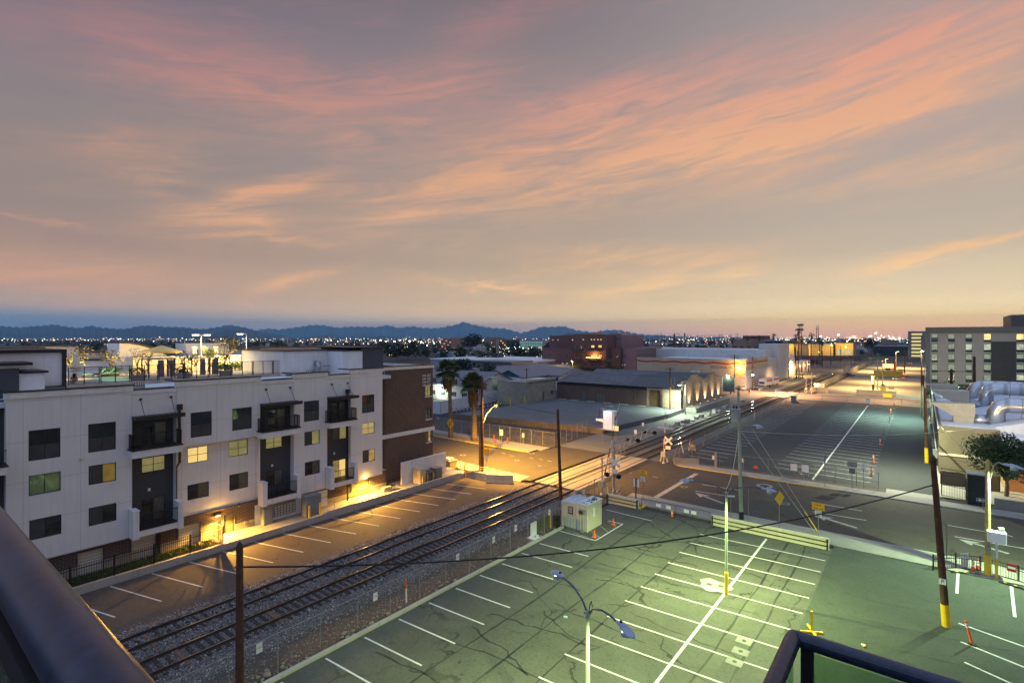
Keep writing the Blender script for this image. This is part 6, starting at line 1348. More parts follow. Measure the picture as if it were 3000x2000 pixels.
for i, (u, v) in enumerate(((2552,1394),(2560,1357),(2577,1306),(2588,1270),(2605,1237),(2609,1212),(2620,1191))):
    x, y_ = G(u, v); delineator(['orange delineator nearest the far lot gate, first of the row','orange delineator second along the far lot row','orange delineator third along the far lot row','orange delineator fourth along the far lot row','orange delineator fifth along the far lot row','dark orange delineator sixth along the far lot row','orange delineator last and farthest in the far lot row'][i], x, y_, -.01, 1.25, (random.uniform(-.08,.08),0), r=.075)
for (u, v, lab, ln) in ((2002,1326,'left of two crossed white stakes with orange tops by the tracks',-.45),(2017,1318,'right of two crossed white stakes with orange tops by the tracks',.35),(2210,1226,'white stake with an orange top by the tracks beyond the transformer',.0)):
    x, y_ = G(u, v); delineator(lab, x, y_, -.03, 1.9, (ln,0), ORANGE, WHITE, 'white stakes with orange tops', False, .06)
# concrete blocks strewn beside the far stretch of track
for i, (u, v) in enumerate(((1940,1262),(1968,1252),(1985,1246),(1996,1245),(2002,1238),(2013,1237),(2026,1232),(2040,1227),(2055,1223),(2067,1219),(2075,1215),(2093,1209),(2104,1204),(2122,1195),(2130,1193),(2158,1183),(2178,1177))):
    x, y_ = G(u, v); m = MB(); s = .75 if i % 3 else 1.0; m.bbox(x-.55*s,x+.55*s,y_-.6*s,y_+.7*s,-.02,(.22,.55,.75)[(i*7)%3],CONC if i % 2 else CONC_D,.04); m.build('concrete_block', label='pale concrete block in the row along the track before the brick warehouse', cat='concrete block', group='concrete blocks along the track', loc=(x,y_,0))
m = MB(); x, y_ = G(1950,1254); m.obox((x,y_,.05),3.2,2.6,.1,CONC,.2); m.obox((x+1.5,y_+2,.16),2.2,1.2,.12,CONC_D,.5); m.build('broken_slab', label='broken white concrete slab beside the tracks at the start of the block row', cat='slab', loc=(x,y_,0))
# ================================================================ across the street, left: palms, fence, yard
palm('left of two tall fan palms by the amber street', (-65.35,65.4,.05), 11.6, 'fan palms by the street', (-.9,.3), 2.7, .34, 80, 3.4)
palm('right of two tall fan palms by the amber street, nearer the wooden pole', (-59.95,65.7,.05), 9.6, 'fan palms by the street', (-.35,.1), 2.7, .38, 80, 3.6)
chain_fence('chain link fence along the vacant lot behind the palms', [(-73,69),(-45.9,69.15)], 2.4, 2.35, WIRE, 0, lowrail=False)
chain_fence('chain link fence from the street corner back towards the raised yard', [(-45.9,69.15),(-48.6,84)], 2.4, 2.5, WIRE, 0, lowrail=True)
x, y_ = G(1284,1262); sign('small orange-backed sign at the left end of the vacant lot fence', x, y_, 0, 2.6, [(.6,.5,2.4,M('sign_orange_back',(.5,.26,.14),.6,.1),None,None,0)])
# perimeter wall and the pale complex behind it
PW = M('white_wall', (.62,.66,.70), .75, .08, .6, streak=.25)
p, q = Vector((*G(1291,1213),0)), Vector((*G(1500,1163),0)); d = (q-p).normalized(); n = Vector((-d.y,d.x,0)); m = MB(); m.extr([p - n*.12, p + n*.12, p + n*.12 + Vector((0,0,2.9)), p - n*.12 + Vector((0,0,2.9))], q-p, PW); m.extr([p - n*.12, p + n*.12, p + n*.12 + Vector((0,0,2.9)), p - n*.12 + Vector((0,0,2.9))], (-14,-3,0), PW); m.build('perimeter_wall', label='long white perimeter wall beyond the palms', cat='wall', loc=tuple(p))
r0, r1 = Vector((*G(1337,1206),0)), Vector((*G(1475,1183),0))
for i in range(15):
    e = r0.lerp(r1, i/14); delineator('small red and white delineator in the line before the white perimeter wall', e.x, e.y, 0, .8, (0,0), RED, WHITE, 'red delineators along the white wall', False, .09)
for i, (u, v, z) in enumerate(((1459,1195,.93),(1495.5,1189,.93),(1537,1181,.93))): x, y_ = G(u, v, z); m = MB(); m.cyl(x,y_,z,z+2.0,.13,YEL,8); m.build('bollard', label=['tall yellow post on the raised yard, nearest of three','tall yellow post in the middle of three on the raised yard','tall yellow post nearest the grey block building'][i], cat='bollard', group='tall yellow posts on the raised yard', loc=(x,y_,z))
CREAM = M('pale_plaster', (.60,.60,.55), .85, .07, .4, streak=.15); BLUT = M('blue_green_trim', (.16,.27,.32), .6, .1); ROOFB = ribbed('grey_blue_metal_roof', (.12,.15,.18), .45, 'h', .75, .12, .45); ROOFBY = ribbed('grey_blue_metal_roof_deep', (.20,.235,.27), .45, 'y', .75, .12, .45)
GLF = glass_dark('far_window_glass', (.04,.055,.065), .15); LITG = EM('green_lit_window', (.62,.85,.12), 1.6, .3, 2.0); LITY = EM('yellow_lit_window', (1.0,.72,.28), 1.3, .5, 1.2); LITO = EM('orange_lit_window', (1.0,.52,.12), 1.3, .3, 1.5); LITC = EM('pale_lit_window', (.80,.88,.66), .6, .4, .8)
def facade_windows(parent, axis, c, rects, frame, pane, out=1, depth=.1, mull=(1,0), fw=.06, name='window'):
    for r_ in rects: window(parent, axis, c, r_, frame, pane if not isinstance(pane, list) else pane[0], depth=depth, out=out, fw=fw, mull=mull, name=name)
def gable_bldg(label, x0, x1, y0, y1, zw, zr, ridge, wallm, roofm, name='gabled_building', over=.5, wins=None, group=None, gablem=None):
    """walls to zw, gable roof to zr, ridge runs along 'x' or 'y'"""
    t = thing(name, label, 'building', ((x0+x1)/2,(y0+y1)/2,0), group); m = MB(); hy = wins.get('-y', []) if wins else []; hx = wins.get('+x', []) if wins else []
    wall(m,'y',y0,x0,x1,0,zw,hy,wallm,.1,-1); wall(m,'x',x1,y0,y1,0,zw,hx,wallm,.1,1); wall(m,'x',x0,y0,y1,0,zw,[],wallm,.1,-1); wall(m,'y',y1,x0,x1,0,zw,[],wallm,.1,1); m.build('wall', t)
    for h_ in hy: window(t,'y',y0,h_,BLUT,GLF,.1,-1,.08,(2,0))
    for h_ in hx: window(t,'x',x1,h_,BLUT,GLF,.1,1,.08,(2,0))
    m = MB(); g = gablem or wallm
    if ridge == 'y':
        xm = (x0+x1)/2
        for y in (y0, y1): m = MB(); m.add([(x0,y,zw),(x1,y,zw),(xm,y,zr)], [(0,1,2)], g); m.build('gable', t)
        m2 = MB(); e = over
        for (xa, xb) in ((x0-e, xm), (x1+e, xm)):
            za = zw - (zr-zw)*e/((x1-x0)/2); m2.extr([(xa,y0-e,za),(xb,y0-e,zr),(xb,y0-e,zr+.18),(xa,y0-e,za+.18)], (0,y1-y0+2*e,0), roofm)
    else:
        ym = (y0+y1)/2
        for x in (x0, x1): m = MB(); m.add([(x,y0,zw),(x,y1,zw),(x,ym,zr)], [(0,1,2)], g); m.build('gable', t)
        m2 = MB(); e = over
        for (ya, yb) in ((y0-e, ym), (y1+e, ym)):
            za = zw - (zr-zw)*e/((y1-y0)/2); m2.extr([(x0-e,ya,za),(x0-e,yb,zr),(x0-e,yb,zr+.18),(x0-e,ya,za+.18)], (x1-x0+2*e,0,0), roofm)
    m2.build('roof', t); return t
def rects(a0, step, n, w_, z0, h): return [(a0+i*step, a0+i*step+w_, z0, z0+h) for i in range(n)]
# two-storey wing nearest the wall (u 1250-1400) faces the street
x0 = PY(1200,1180,104)[0]; x1 = PY(1395,1180,104)[0]
gable_bldg('pale two storey building with a ribbed roof behind the left palm', x0, x1, 104, 122, PY(1300,1125,104)[1], PY(1300,1083,113)[1], 'x', CREAM, ROOFB, wins={'-y': rects(x0+9,4.2,5,2.6,4.6,1.5)+rects(x0+9,4.2,5,2.2,1.2,1.3)})
x0 = PY(1357,1110,142)[0]; x1 = PY(1478,1110,142)[0]; zw = PY(1400,1097,142)[1]; zr = PY(1400,1079,142)[1]; xm = (x0+x1)/2
GBL = M('gable_grey', (.26,.29,.28), .8, .1)
gable_bldg('left twin gable of the blue-roofed complex beyond the palms', x0, xm-.4, 142, 190, zw, zr, 'y', CREAM, ROOFB, gablem=GBL); gable_bldg('middle gable of the blue-roofed complex beyond the palms', xm+.4, x1+1, 142, 190, zw, zr, 'y', CREAM, ROOFB, gablem=GBL)
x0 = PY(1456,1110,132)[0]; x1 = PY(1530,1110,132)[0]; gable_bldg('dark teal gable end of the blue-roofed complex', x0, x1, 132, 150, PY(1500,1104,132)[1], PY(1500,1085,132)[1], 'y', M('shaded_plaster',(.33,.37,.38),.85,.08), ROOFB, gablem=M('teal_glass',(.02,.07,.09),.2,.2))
x0 = PY(1500,1110,146)[0]; x1 = PY(1640,1110,146)[0]; zw = PY(1600,1098,146)[1]
gable_bldg('long blue-roofed wing with strip windows behind the grey block building', x0, x1, 146, 166, zw, PY(1600,1074,156)[1], 'x', CREAM, ROOFB, wins={'-y': [(PY(a,1,146)[0],PY(b,1,146)[0],PY(a,1115-.0,146)[1],PY(a,1107-(a-1535)*.045,146)[1]) for a,b in ((1536,1543),(1547,1565),(1575,1585),(1587,1603),(1611,1636))]})
# low flat part with green-lit windows
x0 = PY(1400,1120,126)[0]; x1 = PY(1545,1120,126)[0]; z1 = PY(1450,1108,126)[1]; t = thing('flat_roof_building', 'low flat building with a row of green-lit windows above the white wall', 'building', ((x0+x1)/2,132,0)); hs = [(PY(a,1,126)[0],PY(a+6.5,1,126)[0],PY(a,1123.5,126)[1],PY(a,1115.5,126)[1]) for a in (1401,1416,1430,1444,1458)]
m = MB(); wall(m,'y',126,x0,x1,0,z1,hs,M('blue_grey_plaster',(.34,.40,.44),.85,.08),.1,-1); m.box(x0,x1,126.12,140,0,z1-.2,CREAM); m.box(x0-.1,x1+.1,125.85,126.1,z1,z1+.2,BLUT); m.build('wall', t)
for h_ in hs: window(t,'y',126,h_,BLUT,LITG,.1,-1,.06,(1,0))
x0 = PY(1400,1140,116)[0]; x1 = PY(1545,1140,116)[0]; z1 = PY(1480,1130,116)[1]; t = thing('flat_roof_building', 'pale single storey building with rooftop units right behind the white wall', 'building', ((x0+x1)/2,120,0)); m = MB(); m.box(x0,x1,116,125.7,0,z1,CREAM); m.build('wall', t); m = MB(); m.box(x0-.2,x1+.2,115.8,125.8,z1,z1+.25,BLUT); m.build('roof', t)
for i in range(4): m = MB(); xx = x0+8+i*3.2; m.lathe(xx,120,[(.6,z1+.25),(.6,z1+.8),(.4,z1+1.0)],STEEL,10) if i % 2 else m.bbox(xx-.7,xx+.7,119.4,120.6,z1+.25,z1+1.1,STEEL); m.build('roof_unit', t)
hs = [(PY(1500,1,116)[0],PY(1515,1,116)[0],.2,3.0)]; m = MB(); m.box(hs[0][0],hs[0][1],115.9,115.98,0,3.0,M('teal_door',(.08,.11,.13),.6,.1)); m.build('door', t)
tree('small_tree', 'bright yellow-green lit tree above the white perimeter wall', (*G(1460,1172),0), 5.0, 2.2, LEAFB, 500, .4, None, trunk=.35)
def led(label, u, v, Y, p, col, lens, s=.35, hpole=True, grp='bright lamps on the far side', size=.3, spot=None, to=None):
    x, z = PY(u, v, Y); t = thing('flood_lamp', label, 'lamp', (x,Y,z), grp); m = MB()
    if hpole: m.tube([(x,Y+.3,0),(x,Y+.3,z)],.1,STEEL,8); m.build('pole', t); m = MB()
    m.bbox(x-s,x+s,Y-.2,Y+.3,z-.1,z+s*.6,DKM,.03); h_ = m.build('lamp_head', t); m = MB(); m.obox((x,Y-.24,z),s*1.7,.05,s*.9,lens,0,.3); m.build('lens', h_)
    if spot: light('SPOT', (x,Y-.6,z-.2), p, col, size, spot, .5, to)
    else: light('POINT', (x,Y-.7,z-.15), p, col, size)
    return t
LEDW = EM('led_lens', (.86,1.0,.82), 60.0); LEDc = (.78,1.0,.74)
led('bright white lamp on the pale building behind the left palm', 1291,1138,103.6, 1500, (.9,1.,.72), LEDW, .5, False)
led('bright white lamp on the pale wall right of the right palm', 1424,1141,115.6, 1500, (1.,.95,.55), LEDW, .5, False)
led('bright white lamp above the grey block building', 1589,1101,145.7, 2600, LEDc, LEDW, .55, False)
# grey concrete block building on the yard
z0 = .93; Yc0, Yc1 = 106.6, 119.6; XC = -79.0; zt = PX(1545,1114,XC)[1]
t = thing('block_building', 'weathered grey concrete block building on the edge of the raised yard', 'building', (XC-5,113,z0)); dh = [(PX(1589,1,XC)[0],PX(1594,1,XC)[0],z0,z0+2.3),(PX(1614,1,XC)[0],PX(1622,1,XC)[0],z0+1.3,z0+2.3)]
OLDB = brick('weathered_block', (.36,.36,.29), (.31,.30,.24), (.25,.24,.2), .5, .25, .012, .5, .6, (.20,.19,.16)); m = MB(); wall(m,'x',XC,Yc0,Yc1,z0,zt-.5,dh,OLDB,.12); wall(m,'y',Yc0,XC-10,XC,z0-1,zt-.5,[],OLDB,.1,-1); m.box(XC-10,XC-.4,Yc0+.3,Yc1,z0,zt-.8,OLDB); m.build('wall', t)
m = MB(); m.box(XC-.4,XC+.06,Yc0-.06,Yc1+.02,zt-.499,zt,M('parapet_tan',(.40,.37,.26),.85,.1,streak=.3)); m.box(XC+.06,XC+.16,Yc0,Yc1,zt-.75,zt-.62,DKM); m.build('parapet', t); m = MB(); m.box(XC-.12,XC-.08,dh[0][0],dh[0][1],z0,z0+2.3,M('brown_door',(.12,.07,.05),.6,.1)); m.build('door', t); window(t,'x',XC,dh[1],STEEL,GLF,.12,1,.05,(2,0))
# dark brick warehouse with stepped gable
WBK = brick('dark_brick', (.125,.075,.05), (.165,.095,.062), (.14,.115,.09), .32, .11, .012, .45, .55, (.16,.10,.065)); WBR = brick('old_red_brick', (.30,.17,.10), (.42,.28,.18), (.36,.31,.24), .32, .11, .014, .4, .6, (.50,.40,.29))
ROOFR = ribbed('rusty_corrugated_roof', (.10,.115,.135), .7, 'x', .7, .3, .6, .2, .85, (.085,.055,.045)); YW = 120.3; X0, X1 = -79.0, -43.9; ze0, ze1 = 5.3, 5.55; YE = 156
t = thing('brick_warehouse', 'long old brick warehouse with rusty corrugated roofs and a stepped gable front', 'warehouse', (-61,138,0))
rr = [(PY(1904,1,YW)[0],PY(1934,1,YW)[0],.93,PY(1904,1141,YW)[1]),(PY(1703,1,YW)[0],PY(1719,1,YW)[0],.93,3.4),(PY(1744,1,YW)[0],PY(1771,1,YW)[0],.93,3.3),(PY(1772,1,YW)[0]-.02,PY(1781,1,YW)[0]-.9,3.9,4.6)]
m = MB(); xs = PY(1895,1,YW)[0]; wall(m,'y',YW,X0,xs,.3,ze0,[r for r in rr if r[1] < xs],WBK,.15,-1); wall(m,'y',YW,xs,X1,.3,ze0,[r for r in rr if r[0] >= xs],WBR,.15,-1)
m.box(X0,xs,YW-.08,YW-.003,ze0-.5,ze0,DKM); m.build('wall', t)
for i, r_ in enumerate(rr[:3]): m = MB(); m.box(r_[0],r_[1],YW+.12,YW+.15,r_[2],r_[3],(M('brown_loading_door',(.12,.07,.025),.7,.15,streak=.3),M('steel_door',(.11,.13,.145),.6,.1),M('grey_patch',(.13,.12,.11),.8,.15))[i]); m.build('door', t)
for u in (1714,1761,1811,1862,1904): xx = PY(u,1,YW)[0]; m = MB(); m.box(xx-.06,xx+.06,YW-.14,YW-.09,.93,ze0-.5,M('rusty_pipe',(.26,.14,.06),.8,.2)); m.build('downpipe', t)
# front: stepped double gable facing the tracks
st = [(PX(a,v,X1)[0], PX(b,v,X1)[0], PX((a+b)/2,v,X1)[1]) for a,b,v in ((2008,2021,1117),(2021,2027,1109),(2027,2047,1099.5),(2047,2056,1106),(2056,2071,1111),(2071,2076,1105),(2076,2086,1099.5),(2086,2096,1091),(2096,2104,1097),(2104,2112,1102))]
st[0] = (YW, st[0][1], st[0][2]); YE = st[-1][1]; yms = (YW+(YE-YW)*.3, YW+(YE-YW)*.76); m = MB()
for a, b, z in st: m.box(X1-.45, X1, a, b, 0, z, WBR)
m.build('gable_front', t); m = MB()
for a, b, z in st: m.box(X1-.5, X1+.07, a, b, z, z+.14, M('gable_coping',(.34,.27,.18),.9,.2))
m.build('coping', t)
FADE = M('faded_lettering', (.55,.47,.36), .9, .3, 2.)
for (s_, y_, z_, sz) in (("CENTRAL TRANSFER CO", (YW+YE)/2+1, 5.75, 1.2),):
    text(s_, (X1+.012,y_,z_), FX, sz, FADE, t, 'faded_lettering', .003, sx=1.35)
ROOFD = ribbed('dark_green_roof', (.055,.075,.075), .7, 'x', .7, .2, .6)
m = MB()
for c, hw in ((yms[0], yms[0]-YW), (yms[1], YE-yms[1])):
    for s in (-1, 1):
        ya, yb = c+s*hw, c; za, zb = ze1 - .05, 8.0; xm_ = -58
        m.extr([(X0,ya,za),(X0,yb,zb),(X0,yb,zb+.1),(X0,ya,za+.1)], (xm_-X0,0,0), ROOFR); m.extr([(xm_+.002,ya,za-.02),(xm_+.002,yb,zb-.02),(xm_+.002,yb,zb+.08),(xm_+.002,ya,za+.08)], (X1-.5-xm_,0,0), ROOFD)
m.build('roof', t); m = MB(); wall(m,'x',X0,YW,YE,0,ze0,[],WBK,.1,-1); wall(m,'y',YE,X0,X1,0,ze0,[],WBK,.1,1); m.build('wall', t)
m = MB(); m.box(X1+.03,X1+2.6,YW+1.5,YE-1,-.1,1.1,panels('dock_concrete',(.24,.23,.205),12,100,.5,.12,streak=.5)); q = m.build('loading_dock', label='raised concrete loading dock along the stepped gable front', cat='loading dock')
UPL = EM('uplight_lens', (1.0,.86,.62), 8.0)
for i, u in enumerate((2026,2053,2078,2100,1)):
    y_ = YW + (YE-YW)*(.14,.34,.54,.74,.92)[i]; tt = thing('uplight', ['ground uplight washing the stepped gable, nearest','ground uplight second along the stepped gable','ground uplight third along the stepped gable','ground uplight fourth along the stepped gable','ground uplight last along the stepped gable'][i], 'uplight', (X1+.7,y_,1.1), 'uplights on the loading dock'); m = MB(); m.lathe(X1+.7,y_,[(.14,1.1),(.18,1.3),(.16,1.3)],DKM,10); m.build('housing', tt); m = MB(); m.cyl(X1+.7,y_,1.295,1.31,.12,UPL,10); m.build('lens', tt)
    light('SPOT', (X1+.62,y_,1.4), 2300, (1.0,.72,.40), .08, 75, .8, (X1-.25,y_,5.2))
xg, zg = PY(2005,1126,118.2); tt = lamp_post('brightest white lamp on a steel post at the corner of the brick warehouse', PY(2008,1190,116.4)[0], 116.4, 0, zg, [(-.9,-.5)], LEDW, STEEL, .1, None, 15000, LEDc, .8, spot=165)
light('POINT', (xg,115.6,zg-.2), 700, LEDc, .15)
# poles and signs around the yard
def wp(lab, u, v, vt, Y=None, cross=None, r=.17, mat=None, z0=0.): 
    x, y = G(u, v, z0) if Y is None else (PY(u, v, Y)[0], Y); z = PY(u, vt, y)[1]; return wpole(lab, x, y, z-z0, r, (0,0), z0, cross=cross, mat=mat)
wp('dark wooden pole with a crossarm at the edge of the raised yard', 1963,1210,1078,cross=[(.3,2.4,.0)])
wp('old pole with a crossarm behind the grey block building', 1543,1150,1079,125,cross=[(.3,2.2,0)])
wp('thin reddish pole with small lamps behind the white yard pylon', 1756,1255,1194,None,None,.1,M('red_pole',(.22,.06,.04),.7,.15)); x, y_ = G(1756,1255); z = PY(1756,1196,y_)[1]; m = MB(); m.tube([(x,y_,z-.1),(x+1.6,y_+.2,z+.5),(x+2.2,y_+.3,z+.6)],.05,STEEL,6); m.bbox(x+2.0,x+2.8,y_+.1,y_+.5,z+.5,z+.66,BLUEG); m.bbox(x+.7,x+1.2,y_-.3,y_+.1,z-.5,z+.1,BLUEG,.05); m.build('pole_lamp', label='unlit lamp arm on the thin reddish pole', cat='lamp')
wp('bare pole in front of the white yard pylon', 1775,1260,1177,None,None,.09,M('pale_pole',(.34,.22,.13),.7,.2))
x, y_ = G(1787,1258,.93); z1 = PY(1787,1203,y_)[1]; t = thing('sign_pylon', 'white wrapped square pylon standing by the yard driveway', 'pylon', (x,y_,.93)); PYL = M('pylon_white',(.72,.78,.84),.5,.1,.8,streak=.15); m = MB(); m.prism([(x-1.0,y_-.7),(x+.75,y_-.7),(x+1.0,y_-.3),(x+1.0,y_+.9),(x-1.0,y_+.9)],1.08,z1,PYL); m.build('body', t); m = MB(); m.box(x-1.3,x+1.3,y_-1,y_+1.2,.93,1.078,CONC); m.build('base', t)
m = MB(); m.box(x-2.6,x-1.02,y_-.5,y_-.3,z1-2.0,z1-1.55,PYL); m.build('bracket', t); m = MB(); [m.obox((x+1.3+.3*i,y_,z1-2.9-.4*i),.9,.4,.3,RUST,.3) for i in range(2)]; m.cyl(x+1.15,y_,0,z1-.9,.08,RUST,6); m.build('side_frame', t)
light('SPOT', (x-.8,y_-4.2,6.2), 750, (.82,.90,1.0), .2, 70, .6, (x,y_,2.6))
x, y_ = G(1972,1205); t = thing('sign_column', 'stacked rusty sign column beside the crossarm pole on the yard', 'sign column', (x,y_,.1)); m = MB(); [m.bbox(x-.42,x+.42,y_-.35,y_+.35,.3+1.55*i,1.65+1.55*i,M('rust_box',(.24,.12,.075),.8,.3,2.),.03) for i in range(4)]; m.build('boxes', t); m = MB(); m.tube([(x-.4,y_,6.4),(x-.4,y_,8.0),(x+.4,y_,8.0),(x+.4,y_,6.4)],.04,STEEL,5); m.build('frame', t); m = MB(); m.bbox(x-1.2,x+1.9,y_-.9,y_+.9,-.05,.3,CONC_D,.05); m.build('base', t)
wire('wire slung over the raised yard to the dark pole by the sheds', (-45.2,51.2,10.0), (PY(1634,1205,47.3)[0],47.3,9.3), .3, .022, CABLE)
wire('pair wire from the crossarm pole over the yard, upper', (-47.0,117.9,8.6), (-85,128,9), .6, .03, CABLE)
# car-park style wheel stops along the brick wall
for i, u in enumerate((1655,1690,1738,1784,1834,1884)): xx = PY(u,1,YW)[0]; m = MB(); m.bbox(xx-1.1,xx+1.1,YW-1.3,YW-1.1,.931,1.07,M('wheel_stop_concrete',(.5,.48,.3),.8,.1),.02); m.build('wheel_stop', label='pale concrete wheel stop along the foot of the brick warehouse', cat='wheel stop', group='wheel stops along the brick warehouse', loc=(xx,YW-1.2,.93))
# street lamp with a curved arm at the yard, amber
x, y_ = G(1403,1285); 
t = thing('street_lamp', 'amber street lamp reaching from behind the corner pole over the street', 'street lamp', (-51.5,58,0)); 
tip = AT(1445,1188,74.0); hb = (G(1413,1380)[0], G(1413,1380)[1]); m = MB(); m.tube([(hb[0]-.1,hb[1]+.1,tip[2]-2.0),(hb[0]-.6,hb[1]+1.5,tip[2]-.7),(hb[0]-1.4,hb[1]+3.5,tip[2]-.1),(hb[0]-2.2,hb[1]+5.2,tip[2])],.05,STEEL,8); m.build('arm', t, smooth=True)
c = cobra_head(t, (hb[0]-2.2,hb[1]+5.2,tip[2]), (-.45,.9), BLUEG, SOD, 1.2)
light('SPOT', (c.x,c.y,c.z-.17), 12000, SODC, .04, 170, .5)
# ================================================================ middle distance, centre
def py(u, v, Y): return PY(u, v, Y)
def R4(u0, v0, u1, v1, Y): a, t = PY(u0, v0, Y); b, e = PY(u1, v1, Y); return (a, b, e, t)
def R4x(u0, v0, u1, v1, X): a, t = PX(u0, v0, X); b, e = PX(u1, v1, X); return (a, b, e, t)
# brick office block with green balconies
YO = 205; OB = brick('office_brick', (.17,.085,.075), (.145,.072,.066), (.20,.13,.115), .5, .2, .012, .25); OBP = brick('office_brick_pink', (.27,.165,.165), (.24,.145,.15), (.27,.2,.19), .5, .2, .012, .2); GRN = M('dark_green_iron', (.03,.075,.06), .6, .15)
t = thing('office_building', 'four storey reddish brick building with green balconies and a dark hipped roof', 'office building', (-110,YO,0))
def oc(x0, y0, x1, y1, Y): return R4(1580+x0/7.84, 940+y0/7.84, 1580+x1/7.84, 940+y1/7.84, Y)
def block(u0, u1, vt, Y, dep, mat, holes): 
    a, z = py(u0, vt, Y); b, _ = py(u1, vt, Y); m = MB(); wall(m,'y',Y,a,b,0,z,holes,mat,.25,-1); m.box(a+.01,b-.01,Y+.3,Y+dep,0,z-.01,mat); m.quad((b,Y,0),(b,Y+dep,0),(b,Y+dep,z),(b,Y,z),mat); m.quad((a,Y+dep,0),(a,Y,0),(a,Y,z),(a,Y+dep,z),mat); m.box(a-.1,b+.1,Y-.1,Y+.25,z,z+.25,mat); m.build('wall', t)
lowl = [oc(x,y,x+38,y+55,YO) for x,y in ((118,765),(216,765),(505,765),(608,765),(122,948),(222,948),(512,955),(615,955))]
block(1588.5,1680,1019,YO,30,OB,lowl)
upl = [oc(x,418,x+32,452,YO+10) for x in (290,345,408,678,745)]; block(1611,1681,984.5,YO+10,22,OB,upl)
cen = [oc(x,y,x+w,y+h,YO-3) for x,y,w,h in ((838,410,36,36),(905,412,34,36),(985,412,40,34),(1048,412,34,36),(1176,408,34,40),(1242,408,34,40),(1325,408,36,40),(1395,408,34,40),(848,558,70,55),(948,572,24,70),(1012,558,72,55),(1188,555,74,58),(1290,570,24,70),(1350,553,82,60),(848,772,76,58),(1016,772,70,58),(950,790,26,60),(1188,776,74,50),(1292,776,32,50),(1352,776,82,50),(848,968,78,58),(1012,968,76,58),(1190,972,74,60),(1300,978,28,75),(1355,972,82,60))]
block(1681,1776,981.5,YO-3,26,OB,cen)
upr = [oc(x,405,x+18,440,YO+6) for x in (1555,1592,1630)]+[oc(x,400,x+16,438,YO+6) for x in (1790,1825,1858)]+[oc(1795,548,1815,600,YO+6),oc(1858,545,1878,600,YO+6)]; block(1776,1823,982,YO+6,22,OBP,upr)
lowr = [oc(x,y,x+w,y+h,YO) for x,y,w,h in ((1540,780,80,62),(1652,770,24,90),(1716,780,86,60),(1540,978,70,50))]; block(1776,1817,1019,YO,30,OB,lowr)
lowr2 = [oc(x,y,x+24,y+55,YO+2) for x,y in ((1900,780),(1955,780),(1892,982),(1950,980))]; block(1817,1864,1019,YO+2,28,OBP,lowr2)
for hs, Y, pick in ((lowl,YO,lambda i: LITC if i>3 else GLF),(upl,YO+10,lambda i: LITC if i in (0,2) else (LITY if i==4 else GLF)),(cen,YO-3,lambda i: LITO if i in (4,5,6,7,13) else (LITY if i in (11,17,18,19) else (LITC if i in (2,9) else GLF))),(upr,YO+6,lambda i: LITC if i<3 else GLF),(lowr,YO,lambda i: GLF),(lowr2,YO+2,lambda i: LITC if i>1 else GLF)):
    for i, h_ in enumerate(hs): window(t,'y',Y,h_,OB,pick(i),.2,-1,.1,(1,0))
for (x0,y0,x1,y1) in ((785,640,1085,690),(1130,640,1442,690),(830,860,1060,905),(1130,855,1440,905),(1478,850,1810,925),(820,1035,1090,1090),(1110,1040,1440,1090)):
    r_ = oc(x0,y0,x1,y1,YO-3); m = MB(); m.box(r_[0],r_[1],YO-5.0,YO-3.02,r_[2],r_[2]+.3,GRN); q = m.build('balcony', t); m = MB(); m.box(r_[0],r_[1],YO-5.0,YO-4.95,r_[3]-.1,r_[3],GRN)
    n = 22
    for i in range(n+1): xx = r_[0]+(r_[1]-r_[0])*i/n; m.box(xx-.06,xx+.06,YO-4.99,YO-4.94,r_[2]+.3,r_[3],GRN)
    m.build('railing', q)
r_ = oc(1130,830,1440,850,YO-3); m = MB(); [m.rock((r_[0]+(r_[1]-r_[0])*i/13, YO-4.9, r_[3]-.1),.17,EM('string_light',(1.0,.55,.15),14.0)) for i in range(14)]; m.build('string_lights', label='string of amber lights along the middle office balcony', cat='string lights')
light('POINT', ((r_[0]+r_[1])/2, YO-4.4, r_[3]+.6), 1400, (1.0,.45,.10), .4)
RD = M('dark_seam_roof', (.025,.05,.065), .4, .1); 
for (u0,u1,vt,vb,Y) in ((1638,1722,976,984,YO+12),(1766,1823,975,982,YO+10)):
    a, z = py(u0, vb, Y); b, z1 = py(u1, vt, Y); m = MB(); m.extr([(a,Y,z),(b,Y,z),(b-(3 if u0>1700 else 0),Y+3,z1),(a+3,Y+3,z1)], (0,10,0), RD); m.build('roof', t)
a, z = py(1722, 981, YO-3); b, z1 = py(1776, 973.5, YO-3); n = 12; m = MB(); m.extr([(a+(b-a)*i/n, YO-2.9, z+(z1-z)*math.sin(math.pi*i/n)) for i in range(n+1)], (0,1.2,0), M('tan_pediment',(.33,.24,.15),.8,.1)); m.build('pediment', t)
led('orange street lamp before the brick office building', 1676.5,1058,YO-22, 4200, SODC, EM('orange_lens',(1.0,.55,.1),60.0), .35, True, 'amber lamps in the middle distance')
led('white wall lamp on the pink brick office wing', 1785.5,1012,YO+5.6, 900, LEDc, LEDW, .3, False)
for (u, v, h, r, mt, lab) in ((1650,1085,5,3.2,LEAFY,'yellow-lit bushy tree left of the orange street lamp'),(1688,1087,4.6,3.4,LEAFY,'yellow-lit bushy tree right of the orange street lamp'),(1800,1085,6,4,LEAF,'dark tree before the right balconies of the brick office')):
    tree('bushy_tree', lab, (*py(u,1080,YO-14)[:1], YO-14, 0), PY(u,v-14,YO-14)[1]+1.0, r, mt, 420, .6, None, trunk=.3)
